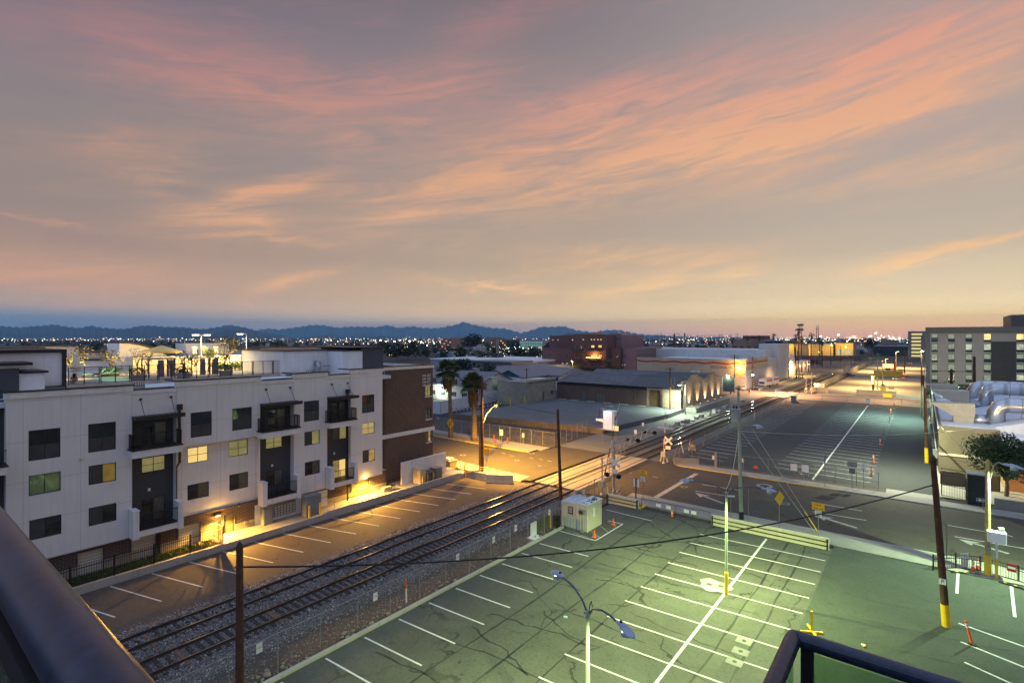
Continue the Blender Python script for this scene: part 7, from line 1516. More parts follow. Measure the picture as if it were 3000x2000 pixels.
# self-storage building with a wavy red stripe
YS = 188.5; XS = -47.2; xa = py(1866,1050,YS)[0]; zt = py(2185,1053,YS)[1]; TANW = M('tan_stucco', (.46,.38,.27), .85, .1, .3, streak=.12); WHB = M('white_block_wall', (.56,.56,.54), .85, .08, .4, streak=.12)
t = thing('storage_building', 'large tan storage building with a wavy red stripe across the top', 'warehouse', (-80,YS,0)); ye = PX(2248,1047,XS)[0]
gd = (PX(2223,1,XS)[0],PX(2242,1,XS)[0],0,PX(2223,1100,XS)[1]); m = MB(); wall(m,'y',YS,xa,XS,0,zt,[],TANW,.1,-1); wall(m,'x',XS,YS,ye,0,zt+.2,[gd],WHB,.3,1); m.box(xa,XS-.5,YS+.4,ye+60,0,zt-.9,ROOFW); m.build('wall', t)
m = MB(); m.box(XS-.3,XS-.25,gd[0],gd[1],0,gd[3],BEIGE); m.build('garage_door', t); m = MB(); m.box(XS+.003,XS+.25,YS,ye,zt-3.4,zt+.25,panels('tan_panels',(.50,.42,.31),1.6,100,.5,.08)); m.build('fascia', t)
m = MB(); RW2 = M('red_stripe', (.42,.045,.02), .7, .1); zc = py(2100,1063.5,YS)[1]; n = 120
for i in range(n): x0_, x1_ = xa+(XS-xa)*i/n, xa+(XS-xa)*(i+1)/n; f = lambda x: zc+.16*math.sin(x*.85); m.quad((x0_,YS-.012,f(x0_)-.3),(x1_,YS-.012,f(x1_)-.3),(x1_,YS-.012,f(x1_)+.3),(x0_,YS-.012,f(x0_)+.3),RW2)
n = 44; zc2 = zt-1.4
for i in range(n): y0_, y1_ = YS+.3+(ye-YS-1.2)*i/n, YS+.3+(ye-YS-1.2)*(i+1)/n; z0_, z1_ = (zc2+.25*(i%2), zc2+.25*((i+1)%2)); m.quad((XS+.262,y0_,z0_-.3),(XS+.262,y1_,z1_-.3),(XS+.262,y1_,z1_+.3),(XS+.262,y0_,z0_+.3),RW2)
m.build('red_stripe', t)
INK = M('faded_black_letters', (.07,.05,.04), .8, .2); x, z = py(2145,1077,YS); text("ARIZONA SELF STORAGE", (x,YS-.012,z), FY, 1.15, INK, t, 'lettering', .004, sx=1.15); x, z = py(2176,1061,YS); text("4702", (x,YS-.012,z+.4), FY, .9, INK, t, 'lettering', .004)
r_ = R4(2158,1091,2180,1105,YS); m = MB(); m.box(r_[0],r_[1],YS-.06,YS-.003,r_[2],r_[3],M('yellow_board',(.62,.45,.12),.7,.08)); q = m.build('sign_board', t); text("SELF STORAGE\nFREE MONTH\nRENT", ((r_[0]+r_[1])/2,YS-.066,(r_[2]+r_[3])/2), FY, .46, INK, q, 'lettering', .002)
m = MB(); z = py(2100,1080,YS)[1]; m.box(xa,XS,YS-.05,YS-.002,z-.07,z+.07,BEIGE); m.build('belt_course', t); r_ = R4(2027,1085,2049,1092,YS); m = MB(); m.box(r_[0],r_[1],YS-.08,YS-.003,r_[2],r_[3],SIGNW); q = m.build('small_sign', t); m = MB(); m.box(r_[0]+.3,r_[1]-.3,YS-.09,YS-.081,r_[2]+.25,r_[3]-.2,M('sign_green',(.05,.25,.08),.6,.1)); m.build('green_band', q)
m = MB(); m.box(-108,-49.5,228,262,0,py(2150,1024,228)[1],WHB); m.build('rear_hall', t); 
a, z1 = py(2223,1007,240); b, _ = py(2281,1007,240); m = MB(); m.box(a,b,240,262,0,z1,WHB); m.build('tall_block', t); m = MB(); m.box(b-14,XS-.4,ye+.2,262,0,PX(2270,1050,XS)[1],WHB); m.build('side_wing', t)
led('amber wall lamp over the storage building letters', 2166,1073,YS-.3, 3000, SODC, SOD, .3, False, 'amber lamps in the middle distance'); led('white wall lamp by the storage garage door', 2206,1098,YS-3, 900, (.9,.95,1.), LEDW, .3, False)
x, y_ = G(2138,1155); zt_ = PY(2133,1103,y_)[1]; t = thing('billboard', 'dark lit billboard on a pole at the corner of the far street', 'billboard', (x,y_,0)); m = MB(); m.cyl(x+.3,y_,0,zt_,.2,RUST,8); m.build('post', t); m = MB(); m.box(x-2.1,x+1.6,y_-.3,y_-.1,zt_-4.6,zt_-.3,M('billboard_dark',(.10,.12,.10),.4,.2)); [m.box(x+q,x+q+.12,y_-.34,y_-.3,zt_-4.6,zt_-.3,SIGNW) for q in (-2.1,1.5)]; m.build('board', t); led('white lamp on top of the dark billboard', 2133,1101,y_-.3, 500, LEDc, LEDW, .45, False); m = MB(); m.obox((x+.6,y_-.4,zt_-6.0),1.2,.1,1.2,YEL,0,0,.78); m.build('warning_plate', t)
for (u, v, vt, lab) in ((2205,1141,1045,'left of two wooden poles with crossarms at the storage corner'),(2152,1150,1040,'wooden pole with a crossarm standing before the storage building front')): wp(lab, u, v, vt, cross=[(.4,3.0,0),(1.0,2.6,0)])
# vehicles
GLV = glass_dark('car_glass', (.02,.025,.03), .1); TAIL = EM('tail_lamp', (1.0,.08,.02), 6.0); HEAD = M('headlamp_glass', (.6,.6,.6), .1, .02)
def car(label, x, y, rz, col, L=4.6, lit=False, name='parked_car', cat='car', grp='cars parked along the tracks'):
    t = thing(name, label, cat, (0,0,0), grp); W_ = .88; P = [(-2.3,.38),(-2.28,.78),(-2.1,.95),(-1.75,1.0),(-1.1,1.38),(.35,1.40),(1.05,1.0),(2.05,.86),(2.28,.68),(2.3,.38)]; PT = col; m = MB()
    for s in (-1, 1): m.poly([(a*L/4.6, s*W_*(1 if b < 1.01 else .82), b) for a, b in (P if s < 0 else P[::-1])], PT)
    for (a, b), (c, d) in zip(P[:-1], P[1:]):
        wa, wc = W_*(1 if b < 1.01 else .82), W_*(1 if d < 1.01 else .82); gl = (b > .99 and d > .99 and not (b > 1.3 and d > 1.3)); m.quad((a*L/4.6,-wa,b),(a*L/4.6,wa,b),(c*L/4.6,wc,d),(c*L/4.6,-wc,d), GLV if gl else PT)
    m.quad((-2.3*L/4.6,-W_,.38),(2.3*L/4.6,-W_,.38),(2.3*L/4.6,W_,.38),(-2.3*L/4.6,W_,.38),BLACKM); m.build('body', t)
    for s in (-1, 1): m = MB(); k_ = L/4.6; m.poly([(-1.6*k_,s*W_*.985,1.03),(-1.05*k_,s*W_*.86,1.33),(.3*k_,s*W_*.86,1.34),(.9*k_,s*W_*.985,1.03)], GLV); m.build('side_window', t)
    for a in (-1.4, 1.42):
        for s in (-1, 1): m = MB(); m.tube([(a*L/4.6,s*W_*.98,.33),(a*L/4.6,s*W_*.74,.33)],.33,RUBBER,14); w_ = m.build('wheel', t); m = MB(); m.tube([(a*L/4.6,s*W_*1.0,.33),(a*L/4.6,s*W_*.9,.33)],.2,STEEL,10); m.build('rim', w_)
    for s in (-.62,.62): m = MB(); m.box(2.2*L/4.6,2.31*L/4.6,s-.2,s+.2,.6,.74,HEAD); m.build('headlight', t); m = MB(); m.box(-2.33*L/4.6,-2.25*L/4.6,s-.2,s+.2,.72,.88,TAIL if lit else RED); m.build('tail_light', t)
    t.location = (x,y,.0); t.rotation_euler = (0,0,rz); ORG[t.name] = (x,y,0); return t
SILV = M('silver_paint', (.45,.43,.40), .3, .05, metal=.3); BLKP = M('black_car_paint', (.008,.008,.010), .18, .05, spec=.6); BLUP = M('blue_grey_paint', (.10,.13,.18), .3, .05); REDP = M('red_car_paint', (.35,.04,.015), .3, .05)
car('silver sedan parked at the corner of the storage building', *G(2171,1141), 2.2, SILV); car('black sedan parked alone on the amber lot beyond the far street', *G(2487,1101), -.45, BLKP, 4.9); car('dark blue pickup-like car in front of the white box trucks', *G(2225,1139), -1.9, BLUP); car('red car with glowing tail lights on the farthest lot', *G(2667,1068), 1.57, REDP, 4.6, True)
def truck(label, x, y, rz):
    t = thing('box_truck', label, 'truck', (0,0,0), 'white moving trucks with orange stripes'); m = MB(); m.bbox(-3.4,1.2,-1.1,1.1,.8,3.1,WHITE,.04); m.bbox(1.2,2.4,-1.05,1.05,2.1,3.1,WHITE,.1); m.build('cargo_box', t); m = MB(); m.box(-3.42,1.0,-1.115,-1.1,2.0,2.9,M('orange_graphic',(.72,.20,.05),.6,.2,1.)); m.box(-3.42,1.0,1.1,1.115,2.0,2.9,MATS['orange_graphic']); m.build('orange_graphic', t)
    m = MB(); m.extr([(1.25,-1.0,.5),(1.25,-1.0,2.08),(2.0,-1.0,2.08),(2.5,-1.0,1.35),(3.3,-1.0,1.2),(3.4,-1.0,.5)], (0,2.0,0), WHITE); m.build('cab', t); m = MB(); m.quad((2.06,-.9,2.03),(2.06,.9,2.03),(2.53,.92,1.38),(2.53,-.92,1.38),GLV); m.build('windscreen', t)
    for a in (-2.2, 2.4):
        for s in (-1, .8): m = MB(); m.tube([(a,s,.42),(a,s+.22,.42)],.42,RUBBER,12); m.build('wheel', t)
    for s in (-.75,.75): m = MB(); m.box(3.38,3.44,s-.2,s+.2,.8,1.05,HEAD); m.build('headlight', t)
    t.location = (x,y,0); t.rotation_euler = (0,0,rz); ORG[t.name] = (x,y,0)
truck('white box truck with an orange stripe, nearer of two by the storage wall', *G(2240,1134), -1.75); truck('white box truck with an orange stripe, farther of two by the storage wall', *G(2262,1129), -1.75)
# shops along the tracks beyond
for (u0, u1, vt, X, mat, lab, nm) in ((2294,2333,1056,-48.5,brick('orange_brick',(.34,.16,.055),(.30,.13,.05),(.32,.2,.1),.5,.2,.012,.2),'orange-lit brick shop beyond the storage building','shop_building'),(2333,2374,1050,-47.6,WHB,'white shop with bright door lamps beyond the orange brick shop','shop_building')):
    a, z = PX(u0, vt, X); b, _ = PX(u1, vt, X); t = thing(nm, lab, 'shop', (X-10,(a+b)/2,0)); hs = [(a+(b-a)*(i+.3)/4, a+(b-a)*(i+.62)/4, .2 if i%2 else 1, 3.0) for i in range(4)]; z = 5.6 if 'orange' in lab else 7; m = MB(); wall(m,'x',X,a,b,0,z,hs,mat,.2,1); m.box(X-22,X-.3,a+.1,b,0,z-.6,ROOFW); m.quad((X,a,0),(X-22,a,0),(X-22,a,z),(X,a,z),mat); m.build('wall', t)
    for h_ in hs: window(t,'x',X,h_,DKM,GLF,.2,1,.1,(1,0))
    for i in range(3): light('POINT', (X+1.4, a+(b-a)*(.2+.3*i), 3.4), 700, (1.0,.5,.12) if 'orange' in lab else (1.0,.93,.72), .2)
    m = MB(); [m.rock((X+.3,a+(b-a)*(.2+.3*i),3.6),.3,SOD if 'orange' in lab else LENSW) for i in range(3)]; m.build('door_lamp', t)
m = MB(); [m.obox((XS+6+(i*.3),ye+30+i*2.6,.9),.05,2.4,1.8,BLACKM) for i in range(3)]; m.build('dark_railing', label='short dark railing by the storage side wing', cat='railing')
chain_fence('railed fence along the shops beyond the storage building', [(-44.5,225),(-43.8,330)], 1.2, 5, WIRE_D, 0, lowrail=True)
m = MB(); m.bbox(-43.2,-42.8,189,262,-.05,.35,CONC,.02); m.build('kerb', kind='structure')
m = MB(); m.bbox(-38.4,-38.0,190,288,-.05,.3,CONC,.02); m.build('kerb', kind='structure')
t = thing('shipping_container', 'dark red freight container beyond the white shop', 'container', (-60,395,0)); m = MB(); m.box(-75,-54,395,399,.3,3.4,ribbed('container_red',(.12,.03,.03),.5,'x')); m.build('box', t)
t = thing('white_truck', 'parked white truck beside the dark red container', 'truck', (-57,380,0)); m = MB(); m.bbox(-62,-56.5,379,381.4,.8,3.4,WHITE,.1); m.build('box', t); m = MB(); m.bbox(-65,-62.1,379,381.4,.6,2.4,WHITE,.3); m.build('cab', t); m = MB(); [m.tube([(x,378.9,.45),(x,379.3,.45)],.45,RUBBER,10) for x in (-63.6,-58)]; m.build('wheels', t)
# far crossing equipment
for (u, v, vt, lab, k) in ((2362,1150,1075,'left gate mast of the far crossing',0),(2378,1151,1090,'right signal mast of the far crossing',1),(2488,1078,1050,'gate mast at the crossing farther along the tracks',0),(2499,1090,1052,'signal mast at the crossing farther along the tracks',1),(2196,1156,1135,'low gate mechanism left of the far crossing',0),(2388-0,1075,1040,'gate mast beyond the white shop',0)):
    x, y_ = G(u, v); h = max(2.6, PY(u, vt, y_)[1]); q = gate_mech(lab, x, y_, 0, h, None, grp='far crossing masts')
    if k: flashers(q, x, y_-.3, h*.62); m = MB(); m.obox((x-2.2,y_+1,h-.4),4.6,.2,.12,STEEL); m.build('cantilever_arm', q)
def hut(label, u0, u1, vb, vt, dep, mat, name='signal_cabinet', cat='cabinet'):
    x, y_ = G(u0, vb); x1 = PY(u1, vb, y_)[0]; z = PY(u0, vt, y_)[1]; t = thing(name, label, cat, ((x+x1)/2,y_,0)); m = MB(); m.bbox(x,x1,y_,y_+dep,0,z,mat,.04); m.build('housing', t); m = MB(); m.box(x-.15,x1+.15,y_-.15,y_+dep+.15,z,z+.15,mat); m.build('roof', t); m = MB(); m.box((x+x1)/2-.5,(x+x1)/2+.4,y_-.05,y_-.003,.1,z*.82,mat); m.build('door', t); return t
hut('white signal hut beyond the far street by the track fence', 2386,2411,1138,1125,2.6,WHITE,'signal_hut','hut'); hut('pale signal hut farther along, behind the black sedan', 2471,2491,1096,1081,3.2,BEIGE,'signal_hut','hut'); hut('grey utility cabinet at the far corner of the far lot', 2317,2331,1176,1160,1.6,GREY)
led('orange lamp on the white signal hut', 2389,1124,206, 700, (1.,.6,.25), SOD, .18, False, 'amber lamps in the middle distance')
# lots beyond the far street
WY = M('lot_wall_tan', (.50,.44,.30), .85, .12, .6)
for (u0, u1, vb, h, lab) in ((2379,2425,1147,1.5,'tan wall panel left of the amber lot entrance'),(2510,2625,1156,1.7,'long tan wall along the amber lot facing the far street'),(2560,2645,1101,2.6,'yellow-lit rail wall across the amber lot before the booth')):
    x, y_ = G(u0, vb); x1 = PY(u1, vb, y_)[0]; m = MB(); m.bbox(x,x1,y_,y_+.25,0,h,WY if 'rail' not in lab else YEL,.03); [m.box(x+(x1-x)*i/6-.1,x+(x1-x)*i/6+.1,y_-.1,y_-.003,0,h+.1,WY) for i in range(7)]; m.build('lot_wall', label=lab, cat='wall', loc=((x+x1)/2,y_,0))
x, y_ = G(2558,1145); t = thing('lit_sign', 'tall glowing blade sign on a wooden post in the amber lot', 'sign', (x,y_,0)); zt_, zb_ = PY(2556,1101,y_)[1], PY(2558,1126,y_)[1]; m = MB(); m.cyl(x,y_,0,zb_,.3,WOOD,8); m.build('post', t); m = MB(); m.bbox(x-.6,x+.5,y_-.5,y_+.5,zb_,zt_,YEL,.05); m.build('case', t); m = MB(); m.box(x-.45,x+.2,y_-.52,y_-.5,zb_+.2,zt_-.2,EM('lit_sign_face',(1.0,.85,.5),3.0)); m.build('face', t)
t = thing('booth', 'small attendant booth with a red tiled roof in the amber lot', 'booth', (*G(2600,1090),0)); x, y_ = G(2590,1090); x1 = PY(2618,1090,y_)[0]; zt_ = PY(2600,1077,y_)[1]; m = MB(); m.box(x,x1,y_,y_+4,0,zt_,CREAM); m.build('wall', t); m = MB(); m.extr([(x-.6,y_-.8,zt_),(x-.6,y_+2,zt_+1.8),(x-.6,y_+4.8,zt_)],(x1-x+1.2,0,0),ribbed('red_tile',(.30,.12,.06),.5,'x')); m.build('roof', t); m = MB(); m.box(x+.6,x+2.6,y_-.03,y_+.02,1.0,2.4,GLF); m.build('window', t)
x, y_ = G(2618,1092); m = MB(); m.box(x,x+.9,y_,y_+.3,0,PY(2618,1059,y_)[1],RED); m.build('red_pylon', label='slim red pylon beside the booth', cat='pylon', loc=(x,y_,0))
for (u, v, vt, lab, lit) in ((2571,1145,1050,'tall pale lamp pole in front of the lit blade sign',0),(2586,1122,1058,'thin lamp pole in the amber lot with a base plate',0),(2625,1090,1030,'lamp pole with a lit amber head beyond the booth',1),(2594,1078,1051,'lamp pole with a bright amber head left of the booth',1),(2650,1093,1022,'bare dark wooden pole right of the booth',2)):
    x, y_ = G(u, v); h = PY(u, vt, y_)[1]
    if lit == 2: wpole(lab, x, y_, h, .3)
    else: lamp_post(lab, x, y_, 0, h, [(-1.6,.2)] if lit == 0 else [(.3,0)], SOD if lit else MATS['unlit_lens'], STEEL, .14, 'lamp poles in the amber lots', 22000 if lit else None, (1.0,.60,.16), 1.0, spot=165)
for (x, y_, z, p, c) in ((-14,215,9,70000,(1.0,.60,.18)),(-12,250,9,70000,(1.0,.58,.15)),(-18,330,10,90000,(1.0,.58,.15)),(-6,380,10,80000,(1.0,.58,.15)),(-44,270,8,26000,(1.,.55,.15)),(-39.5,225,8,9000,(1.,.55,.2)),(-34,178,9,60000,(1.0,.5,.2)),(-7.5,178,7.0,11000,(1.0,.55,.2)),(-3.4,141.2,8.4,22000,(.60,1.0,.74)),(-2.5,83,8.5,15000,(.95,1.0,.62)),(-1.0,200,9,9000,(.75,1.0,.6)),(-60,330,9,12000,(1.,.6,.1))): light('SPOT',(x,y_,z),p,c,.06,165,.7)
for (u, v, wd_, hh, lab, mat) in ((2587,1142,1.6,1.5,'yellow square sign above the tan lot wall',SIGNY),(2600,1158,2.0,1.2,'yellow plate sign by the far street sidewalk',SIGNY),(2612,1136,1.6,1.0,'grey plate sign on a post at the amber lot exit',M('sign_back_tan',(.33,.26,.18),.6,.1)),(2645,1103,1.4,1.4,'round orange-red sign past the yellow wall',M('orange_red_sign',(.7,.18,.04),.5,.1)),(2638,1085,1.8,1.4,'yellow board right of the booth',SIGNY),(2542,1173,1.0,1.1,'pale blue square notice on the far fence of the far lot',SIGNW)):
    x, y_ = G(u, v+9); z = PY(u, v, y_)[1]; sign(lab, x, y_, 0, z, [(wd_,hh,z,mat,None,None,0)], 0, 'small signs beyond the far street')
chain_fence('chain link fence closing the back of the far lot', [(-27.5,166.2),(-4,166.5)], 1.9, 6, WIRE_D, 0); chain_fence('slatted track fence along the amber lot', [(-27.2,190),(-27.2,288)], 2.4, 6, mesh_wire('slat_fence',(.30,.29,.23),.45,.2), 0)
chain_fence('pale track fence along the farthest lot', [(-27.2,300),(-28,450)], 2.4, 10, MATS['slat_fence'], 0)
# poles in line at the right of the far lot
for (u, v, vt, lab, band, yb) in ((2715,1355,1140,'dark wooden pole with a yellow foot at the right of the far lot',2.1,1),(2708,1230,1100,'wooden pole behind the transformer rack at the far lot edge',0,0),(2702,1186,1035,'tall dark pole at the corner of the far street by the hotel',0,0)):
    x, y_ = G(u, v); h = PY(u, vt, y_)[1]; q = wpole(lab, x, y_, h, .2, (-.2,0), band=band)
x, y_ = G(2706,1225); t = lamp_post('twin-armed pale green lamp pole at the right edge of the far lot', x-.4, y_, 0, PY(2700,1105,y_)[1], [(-2.6,-.2),(-2.4,1.2)], MATS['unlit_lens'], RUST, .13, None, None, hs=1.3); lamp_post('lamp pole reaching over the far street beside the hotel', *G(2700,1178), 0, PY(2700,1112,G(2700,1178)[1])[1], [(-5,-.2)], MATS['unlit_lens'], STEEL, .14, None, None, hs=1.6)
led('bright white lamp on the corner pole by the hotel', 2701,1029,172, 2500, LEDc, LEDW, .3, False)
wire('overhead cable along the right edge of the far lot', (*G(2708,1230),12), (*G(2702,1186),15), .5, .06); wire('overhead cable from the yellow-footed pole to the transformer rack', (*G(2715,1355),10.5), (*G(2708,1230),11.5), .4, .04)
# hotel
YH = 194; t = thing('hotel_building', 'five storey taupe hotel with rows of windows and a dark brick stripe', 'hotel', (25,YH,0)); HT = panels('taupe_stucco', (.37,.30,.275), 6.2, 3.0, .12, .06); HD = M('hotel_parapet', (.155,.135,.12), .8, .06); HB = brick('hotel_dark_brick', (.065,.055,.055), (.055,.047,.048), (.09,.08,.08), .5, .2, .012, .15); HSIDE = M('hotel_side_grey', (.15,.14,.14), .8, .06)
def hc(x0,y0,x1,y1): return R4(2500+x0/3.92, 900+y0/3.92, 2500+x1/3.92, 900+y1/3.92, YH)
cols = [(897,970),(1087,1165),(1287,1365),(1497,1582),(1872,1962)]; rows = [(303,395),(420,512),(538,630),(655,747),(773,862)]; hs = [hc(a,c,b,d) for a,b in cols for c,d in rows]
r_ = hc(830,230,1960,1120); x0, zt_ = r_[0], r_[3]; m = MB(); zb_ = hc(830,865,900,870)[3]; z3 = hc(0,300,1,301)[3]; wall(m,'y',YH,hc(885,0,886,1)[0],x0+52,zb_,z3,hs,HT,.22,-1); m.build('wall', t)
m = MB(); m.box(x0+.02,x0+52,YH-.25,YH+18,z3+.003,zt_,HD); m.box(x0,hc(884,0,885,1)[0],YH-.1,YH+18,0,z3,HSIDE); m.build('parapet', t); m = MB(); wall(m,'y',YH-.15,hc(886,0,887,1)[0],x0+52,0,zb_,[hc(1140,945,1168,985),hc(1293,948,1372,992),hc(1500,955,1580,995)],HB,.2,-1); rr_ = hc(1583,392,1868,900); m.box(rr_[0],rr_[1],YH-.12,YH-.003,zb_,rr_[3],HB); m.build('dark_brick', t)
litp = {15:LITY,16:LITC,20:LITY,21:LITC,24:LITC,11:LITC}; BLD = M('window_blind', (.30,.36,.30), .8, .08); 
for i, h_ in enumerate(hs):
    w_ = window(t,'y',YH,h_,DKM,litp.get(i, glass_dark('hotel_glass',(.05,.065,.06),.12) if 'hotel_glass' not in MATS else MATS['hotel_glass']),.22,-1,.07,(0,0)); m = MB(); m.box(h_[0],h_[1],YH-.02,YH+.1,h_[2]-.02,h_[2]+.55,BLACKM); m.build('air_grille', w_)
    if i not in litp: m = MB(); m.box(h_[0]+.08,h_[1]-.08,YH+.17,YH+.182,h_[3]-(1.0+.6*random.random()),h_[3]-.08,EM('dim_blind_glow',(.34,.40,.29),.8,.25)); m.build('blind', w_)
for h_ in (hc(1140,945,1168,985),hc(1293,948,1372,992),hc(1500,955,1580,995)): window(t,'y',YH-.15,h_,DKM,LITC,.2,-1,.08,(1,0))
r_ = R4(2963,922,3040,955,YH+20); m = MB(); m.box(r_[0],r_[0]+30,YH+20,YH+40,10,r_[3],HD); m.build('roof_tower', t)
for (u, v, vt, lab, c) in ((2787,1160,1082,'pole with a crossarm and a pale lower half in front of the hotel',[(.4,6.0,0)]),(2854,1152,1045,'dark plain pole before the dark stripe of the hotel',None)): x, y_ = PY(u,v,165)[0],165; wpole(lab, x, y_, PY(u,vt,165)[1], .35, cross=c)
for (u, h, r, mt, lab) in ((2764,5.5,5,LEAF,'dark tree at the foot of the hotel'),(2806,4.5,5,LEAFB,'bright green lit shrub tree at the foot of the hotel'),(2915,6.6,6,LEAF,'larger tree before the right of the hotel'),(2975,5.4,6,LEAF,'tree at the right edge before the hotel')): tree('bushy_tree', lab, (PY(u,1150,178)[0],178,0), h, r, mt, 700, .6, 'trees along the foot of the hotel', trunk=.2)
light('POINT', (PY(2806,1150,175)[0],174,6), 3500, (.85,1.,.5), .4)
# white-roofed building with big ducts
YB, XB2 = 87.0, 1.75; t = thing('white_roof_building', 'low beige building with a white roof and large silver ducts at the right', 'building', (20,120,0)); zt_ = PY(2747,1246,YB)[1]; xr_ = PY(2931,1256,YB)[0]; BW = M('beige_block_wall', (.115,.10,.070), .85, .1, .5, streak=.15, bmp=.01); zr = zt_-.5
m = MB(); m.box(XB2,xr_,YB,YB+.3,0,zt_,BW); m.box(XB2-.0,XB2+.3,YB+.31,158,0,zt_-.1,BW); m.box(XB2+.31,xr_+40,157.7,158,0,zt_,BW); m.box(XB2-.1,XB2-.005,YB,158,zt_-.4,zt_-.15,WHITE); m.box(XB2+.0,xr_-1,YB-.12,YB-.002,PY(2747,1328,YB)[1]-.1,PY(2747,1328,YB)[1]+.15,WALLB); m.build('wall', t)
m = MB(); m.box(XB2+.31,xr_,YB+.31,157.6,zr-.3,zr,ROOFW); m.build('roof', t)
n = 14; m = MB(); x0_ = xr_-2.2; R_ = 30.
arc = [(x0_ + 34*math.sin(i/n*1.2), zr-.6 + 3.8*(1-((i/n-.55)/.55)**2)) for i in range(n+1)]; m.extr([(p[0],YB+6,p[1]) for p in arc]+[(arc[-1][0],YB+6,1),(arc[0][0],YB+6,1)], (0,62,0), ROOFW); m.build('barrel_roof', t)
m = MB(); m.box(xr_+.02,xr_+30,YB-5,YB+5.9,0,zr-.8,brick('orange_wall_brick',(.42,.22,.09),(.36,.18,.075),(.4,.28,.15),.3,.1,.012,.3)); m.box(xr_-.2,xr_+30.2,YB-5.2,YB+5.9,zr-.79,zr-.6,ROOFW); m.build('brick_wing', t)
DUCT = ribbed('silver_duct', (.55,.58,.60), 1.9, 'x', .35, .10, .3, .85)
for i, (yy, xs_, zz, ln) in enumerate(((97,8.0,2.7,14),(119,8.6,3.3,16),(134,7.8,2.7,18))):
    m = MB(); r = 1.0; z0_ = zr+zz; pts = [(xs_,yy,zr),(xs_,yy,z0_-1.1),(xs_+.35,yy,z0_-.35),(xs_+1.1,yy,z0_)] + [(xs_+ln*q,yy,z0_) for q in (.3,.6,.8)] + [(xs_+ln*.92,yy,z0_-.35),(xs_+ln,yy,z0_-1.6)]; m.tube(pts, r, DUCT, 16); m.tube([(xs_,yy,zr+.5),(xs_-3,yy,zr+.45)],.75,DUCT,4); dk = m.build('duct', t, smooth=True)
    for q in (.18,.34,.5,.66,.82): m = MB(); m.tube([(xs_+ln*q-.05,yy,z0_),(xs_+ln*q+.05,yy,z0_)],r*1.04,STEEL,16); m.tube([(xs_+ln*q,yy,zr-.1),(xs_+ln*q,yy,z0_-r)],.06,STEEL,5); m.build('flange', dk)
    m = MB(); a = xs_-4.6; m.extr([(a-2.6,yy-1.2,zr+2.6),(a,yy-1.2,zr+.9),(a+2.4,yy-1.2,zr+.9),(a+2.4,yy-1.2,zr+2.7)], (0,2.4,0), BEIGE); m.bbox(a+.1,a+2.3,yy-1.1,yy+1.1,zr,zr+.9,BEIGE,.03); m.build('cooler_unit', t)
light('SPOT', (3.0,YB-6,7.5), 1500, (1.0,.88,.45), .2, 150, .6, (6,YB+3,4)); light('SPOT', (13.5,YB-11,5.0), 2600, (1.0,.50,.12), .15, 140, .6, (14,YB-5,2.5)); light('POINT', (9.2,YB-1.2,4.0), 420, (1.0,.85,.4), .2); light('SPOT', (xr_-3,YB-2,9.5), 2200, (1.,.92,.7), .2, 130, .6, (8,YB+10,6))
m = MB(); m.box(XB2,7.0,YB-6,YB-5.8,0,1.6,BW); m.build('court_wall', label='low beige court wall behind the barred gate', cat='wall', loc=(4,YB-6,0))
tree('street_tree', 'large dark green tree in front of the orange-lit brick wall at the right', (7.4,79.3,0), 6.8, 4.1, LEAF, 9500, .26, None, trunk=.28, nb=12, tr=.22, fl=.7)
def bars(label, p, q, h, z0=.1, step=.14, grp='barred steel gates', solid=None):
    t = thing('barred_gate', label, 'gate', (p[0],p[1],0), grp); p, q = Vector((*p,0)), Vector((*q,0)); L = (q-p).length; a = math.atan2(q.y-p.y,q.x-p.x); m = MB(); c = (p+q)/2
    for z in (z0, z0+h*.5, z0+h): m.obox((c.x,c.y,z),L,.05,.05,DKM,a)
    for z in (p, q): m.obox((z.x,z.y,z0+h/2),.08,.08,h+.1,DKM,a)
    m.build('frame', t); m = MB(); n = int(L/step)
    for i in range(1,n): e = p.lerp(q,i/n); m.obox((e.x,e.y,z0+h/2),.025,.025,h,DKM,a)
    m.build('bars', t)
    if solid: m = MB(); m.obox((c.x,c.y+.06,z0+h/2),L,.03,h,solid,a); m.build('backing', t)
bars('long low barred gate left of the tall barred box at the right', (1.75,74.9), (3.75,74.1), 2.3); bars('tall dark barred gate behind the ONE WAY sign', (3.85,73.2), (5.45,72.9), 2.9, .1, .14, 'barred steel gates', M('gate_mesh_dark',(.05,.05,.045),.8,.2)); bars('barred railing deeper in the court behind the low gate', (1.9,82), (7.0,81), 1.6)
m = MB(); m.box(3.8,3.87,73.2,75.5,0,3.0,BW); m.box(3.8,5.5,73.5,75.5,3.0,3.08,GREY); m.build('gate_enclosure', label='metal enclosure behind the tall dark barred gate', cat='enclosure')
m = MB(); m.bbox(5.9,40,72.9,73.15,0,1.0,CONC_D,.02); m.build('street_wall', label='low concrete wall below the orange-lit brick wall', cat='wall', loc=(15,73,0))
rect('court', 1.6, 40, 74.4, 92, -.01, CONC)
m = MB(); m.box(1.35,1.42,80,157,3.9,4.1,STEEL); [m.bbox(1.2,1.72,YB+4+9*i,YB+4.6+9*i,1.2,2.4,GREY,.03) for i in range(4)]; m.build('meter_boxes', label='grey meter boxes and pipe along the alley wall of the beige building', cat='meter boxes')
cone('red and white cone by the alley meters of the beige building', *G(2723,1232), 0, 1.1)
